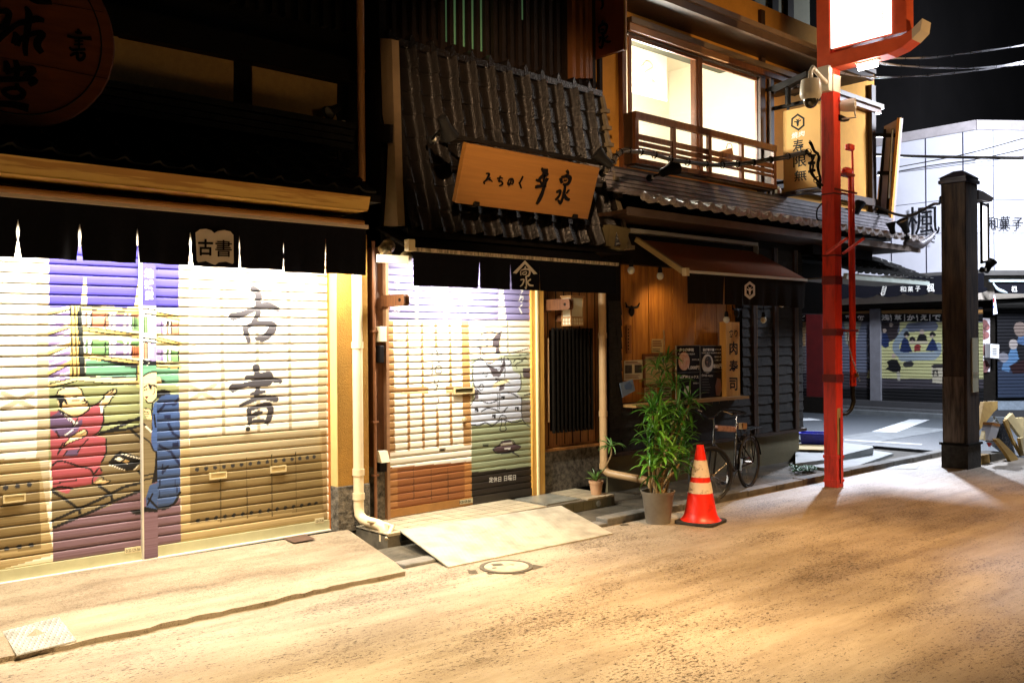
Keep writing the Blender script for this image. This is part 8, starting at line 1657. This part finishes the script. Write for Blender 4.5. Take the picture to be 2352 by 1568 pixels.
for q, lab, m_ in (([(498, 315), (572, 318), (572, 507), (498, 507)], 'tall poster with a dark dango skewer, topmost on the black pier', mat('poster_pink', (.50, .46, .47), .6, contrast=.1)), ([(498, 515), (575, 515), (575, 610), (498, 610)], 'square poster with a red dish below the skewer poster', mat('poster_pink', (0, 0, 0))), ([(498, 618), (575, 618), (572, 712), (498, 712)], 'lowest poster on the black pier with small dark shapes', mat('poster_pink', (0, 0, 0)))):
    P = [onw('V', u, v, .10) for u, v in q]; t = T('poster', lab, 'poster', P[3], 'posters on the black pier'); MB().slab(P, -N2 * .03).build('sheet', m_, t); c_ = sum(P, Vector()) / 4; u_ = sum(a for a, b in q) / 4; v_ = sum(b for a, b in q) / 4; k_ = MB(); rg = random.Random(int(v_))
    for j in range(5): uu = u_ + rg.uniform(-14, 14); vv = v_ + rg.uniform(-.28, .28) * (q[3][1] - q[0][1]); k_.lathe(onw('V', uu, vv, .103), [(.001, .002), (.05 + rg.random() * .05, .002), (.05, 0)], 10, N2)
    k_.build('picture', mat('poster_print', (.06, .03, .03), .6, (.28, .10, .09), 8), t)
P = [onw('V', u, v, .35) for u, v in [(575, 507), (640, 512), (638, 615), (575, 610)]]; t = T('notice_box', 'white notice box with small print jutting right of the posters on the black pier', 'notice box', P[3]); MB().slab(P, -N2 * .2).build('box', mat('box_white', (.62, .62, .62), .5, contrast=.05), t)
k_ = MB(); 
for j in range(4): k_.add([onw('V', u, v, .353) for u, v in [(590, 540 + j * 14), (622, 541 + j * 14), (622, 547 + j * 14), (590, 546 + j * 14)]], [(0, 1, 2, 3)])
k_.build('print', INK, t)
P = [onw('V', u, v, .95) for u, v in [(598, 148), (608, 150), (628, 285), (598, 290)]]; t = T('ice_banner', 'small bright blue and white hanging banner under the sweet shop canopy', 'banner', P[3]); MB().slab(P, -N2 * .02).build('cloth', mat('banner_blue', (.75, .80, .95), .6, (.03, .06, .60), 9, lo=.42, hi=.5), t)
MB().slab([onw('V', u, v, .955) for u, v in [(598, 170), (606, 172), (608, 200), (598, 202)]], -N2 * .01).build('red_mark', mat('corner_red', (0, 0, 0)), t)
# red pillar of the street gate on the far kerb
pr = on('Z', 145, 820, x=20.6); pr2 = on('Z', 268, 820, x=20.6); zpl = pr.z
gp = T('gate_pillar', 'dark red gate pillar on a black plinth across the street, left of the bright red post', 'pillar', (20.8, pr.y, 0))
MB().box(20.6, 21.0, pr2.y, pr.y, zpl, 4.4).build('shaft', mat('gate_red', (.07, .004, .004), .5, contrast=.3), gp); MB().box(20.5, 21.1, pr2.y - .08, pr.y + .08, .0, zpl).build('plinth', M_BLK, gp)
# ================================================================ DARK BACKGROUND
def tower(x0, x1, y0, y1, h, nm, lab, m, extra=None):
    t = T(nm, lab, 'building', ((x0 + x1) / 2, (y0 + y1) / 2, 0)); MB().box(x0, x1, y0, y1, 0, h).build('wall', m, t); return t
tower(24.6, 40, 3.5, 40, 13, 'dark_block', 'unlit dark apartment block looming behind the white corner building', mat('night_wall', (.010, .009, .009), .9, contrast=.3, scale=.5))
tb = tower(34, 50, -28, 1.5, 24, 'dark_tower', 'black tower with a tiny red beacon behind the power cables', mat('night_wall2', (.0045, .0038, .006), .9, contrast=.3, scale=.3))
p = on('T', 1757, 946, x=33.9); MB().ball(p, .085, (1, 1, 1), 10).build('red_beacon', glow('beacon', (1, .03, .06), 6), tb)
q = [on('T', u, v, x=30) for u, v in [(1130, 545), (1290, 470), (1620, 560), (1985, 690), (1985, 775), (1800, 715), (1560, 640)]]
t = T('purple_roof', 'faint purple metal roof edge in the dark behind the power cables', 'roof', sum(q, Vector()) / 7); MB().slab(q, (.6, 0, 0)).build('sheet', mat('purple_metal', (.03, .018, .14), .5, contrast=.3), t)
tower(15.4, 21, 14, 40, 9, 'dark_house', 'unlit dark house up the crossing street behind the food shop', mat('night_wall', (0, 0, 0)))
MB().box(60, 61, -80, 80, 0, 14).build('far_wall', mat('night_wall2', (0, 0, 0)), T('distant_building', 'distant black building closing the street at the right edge', 'building', (60.5, 0, 0)))
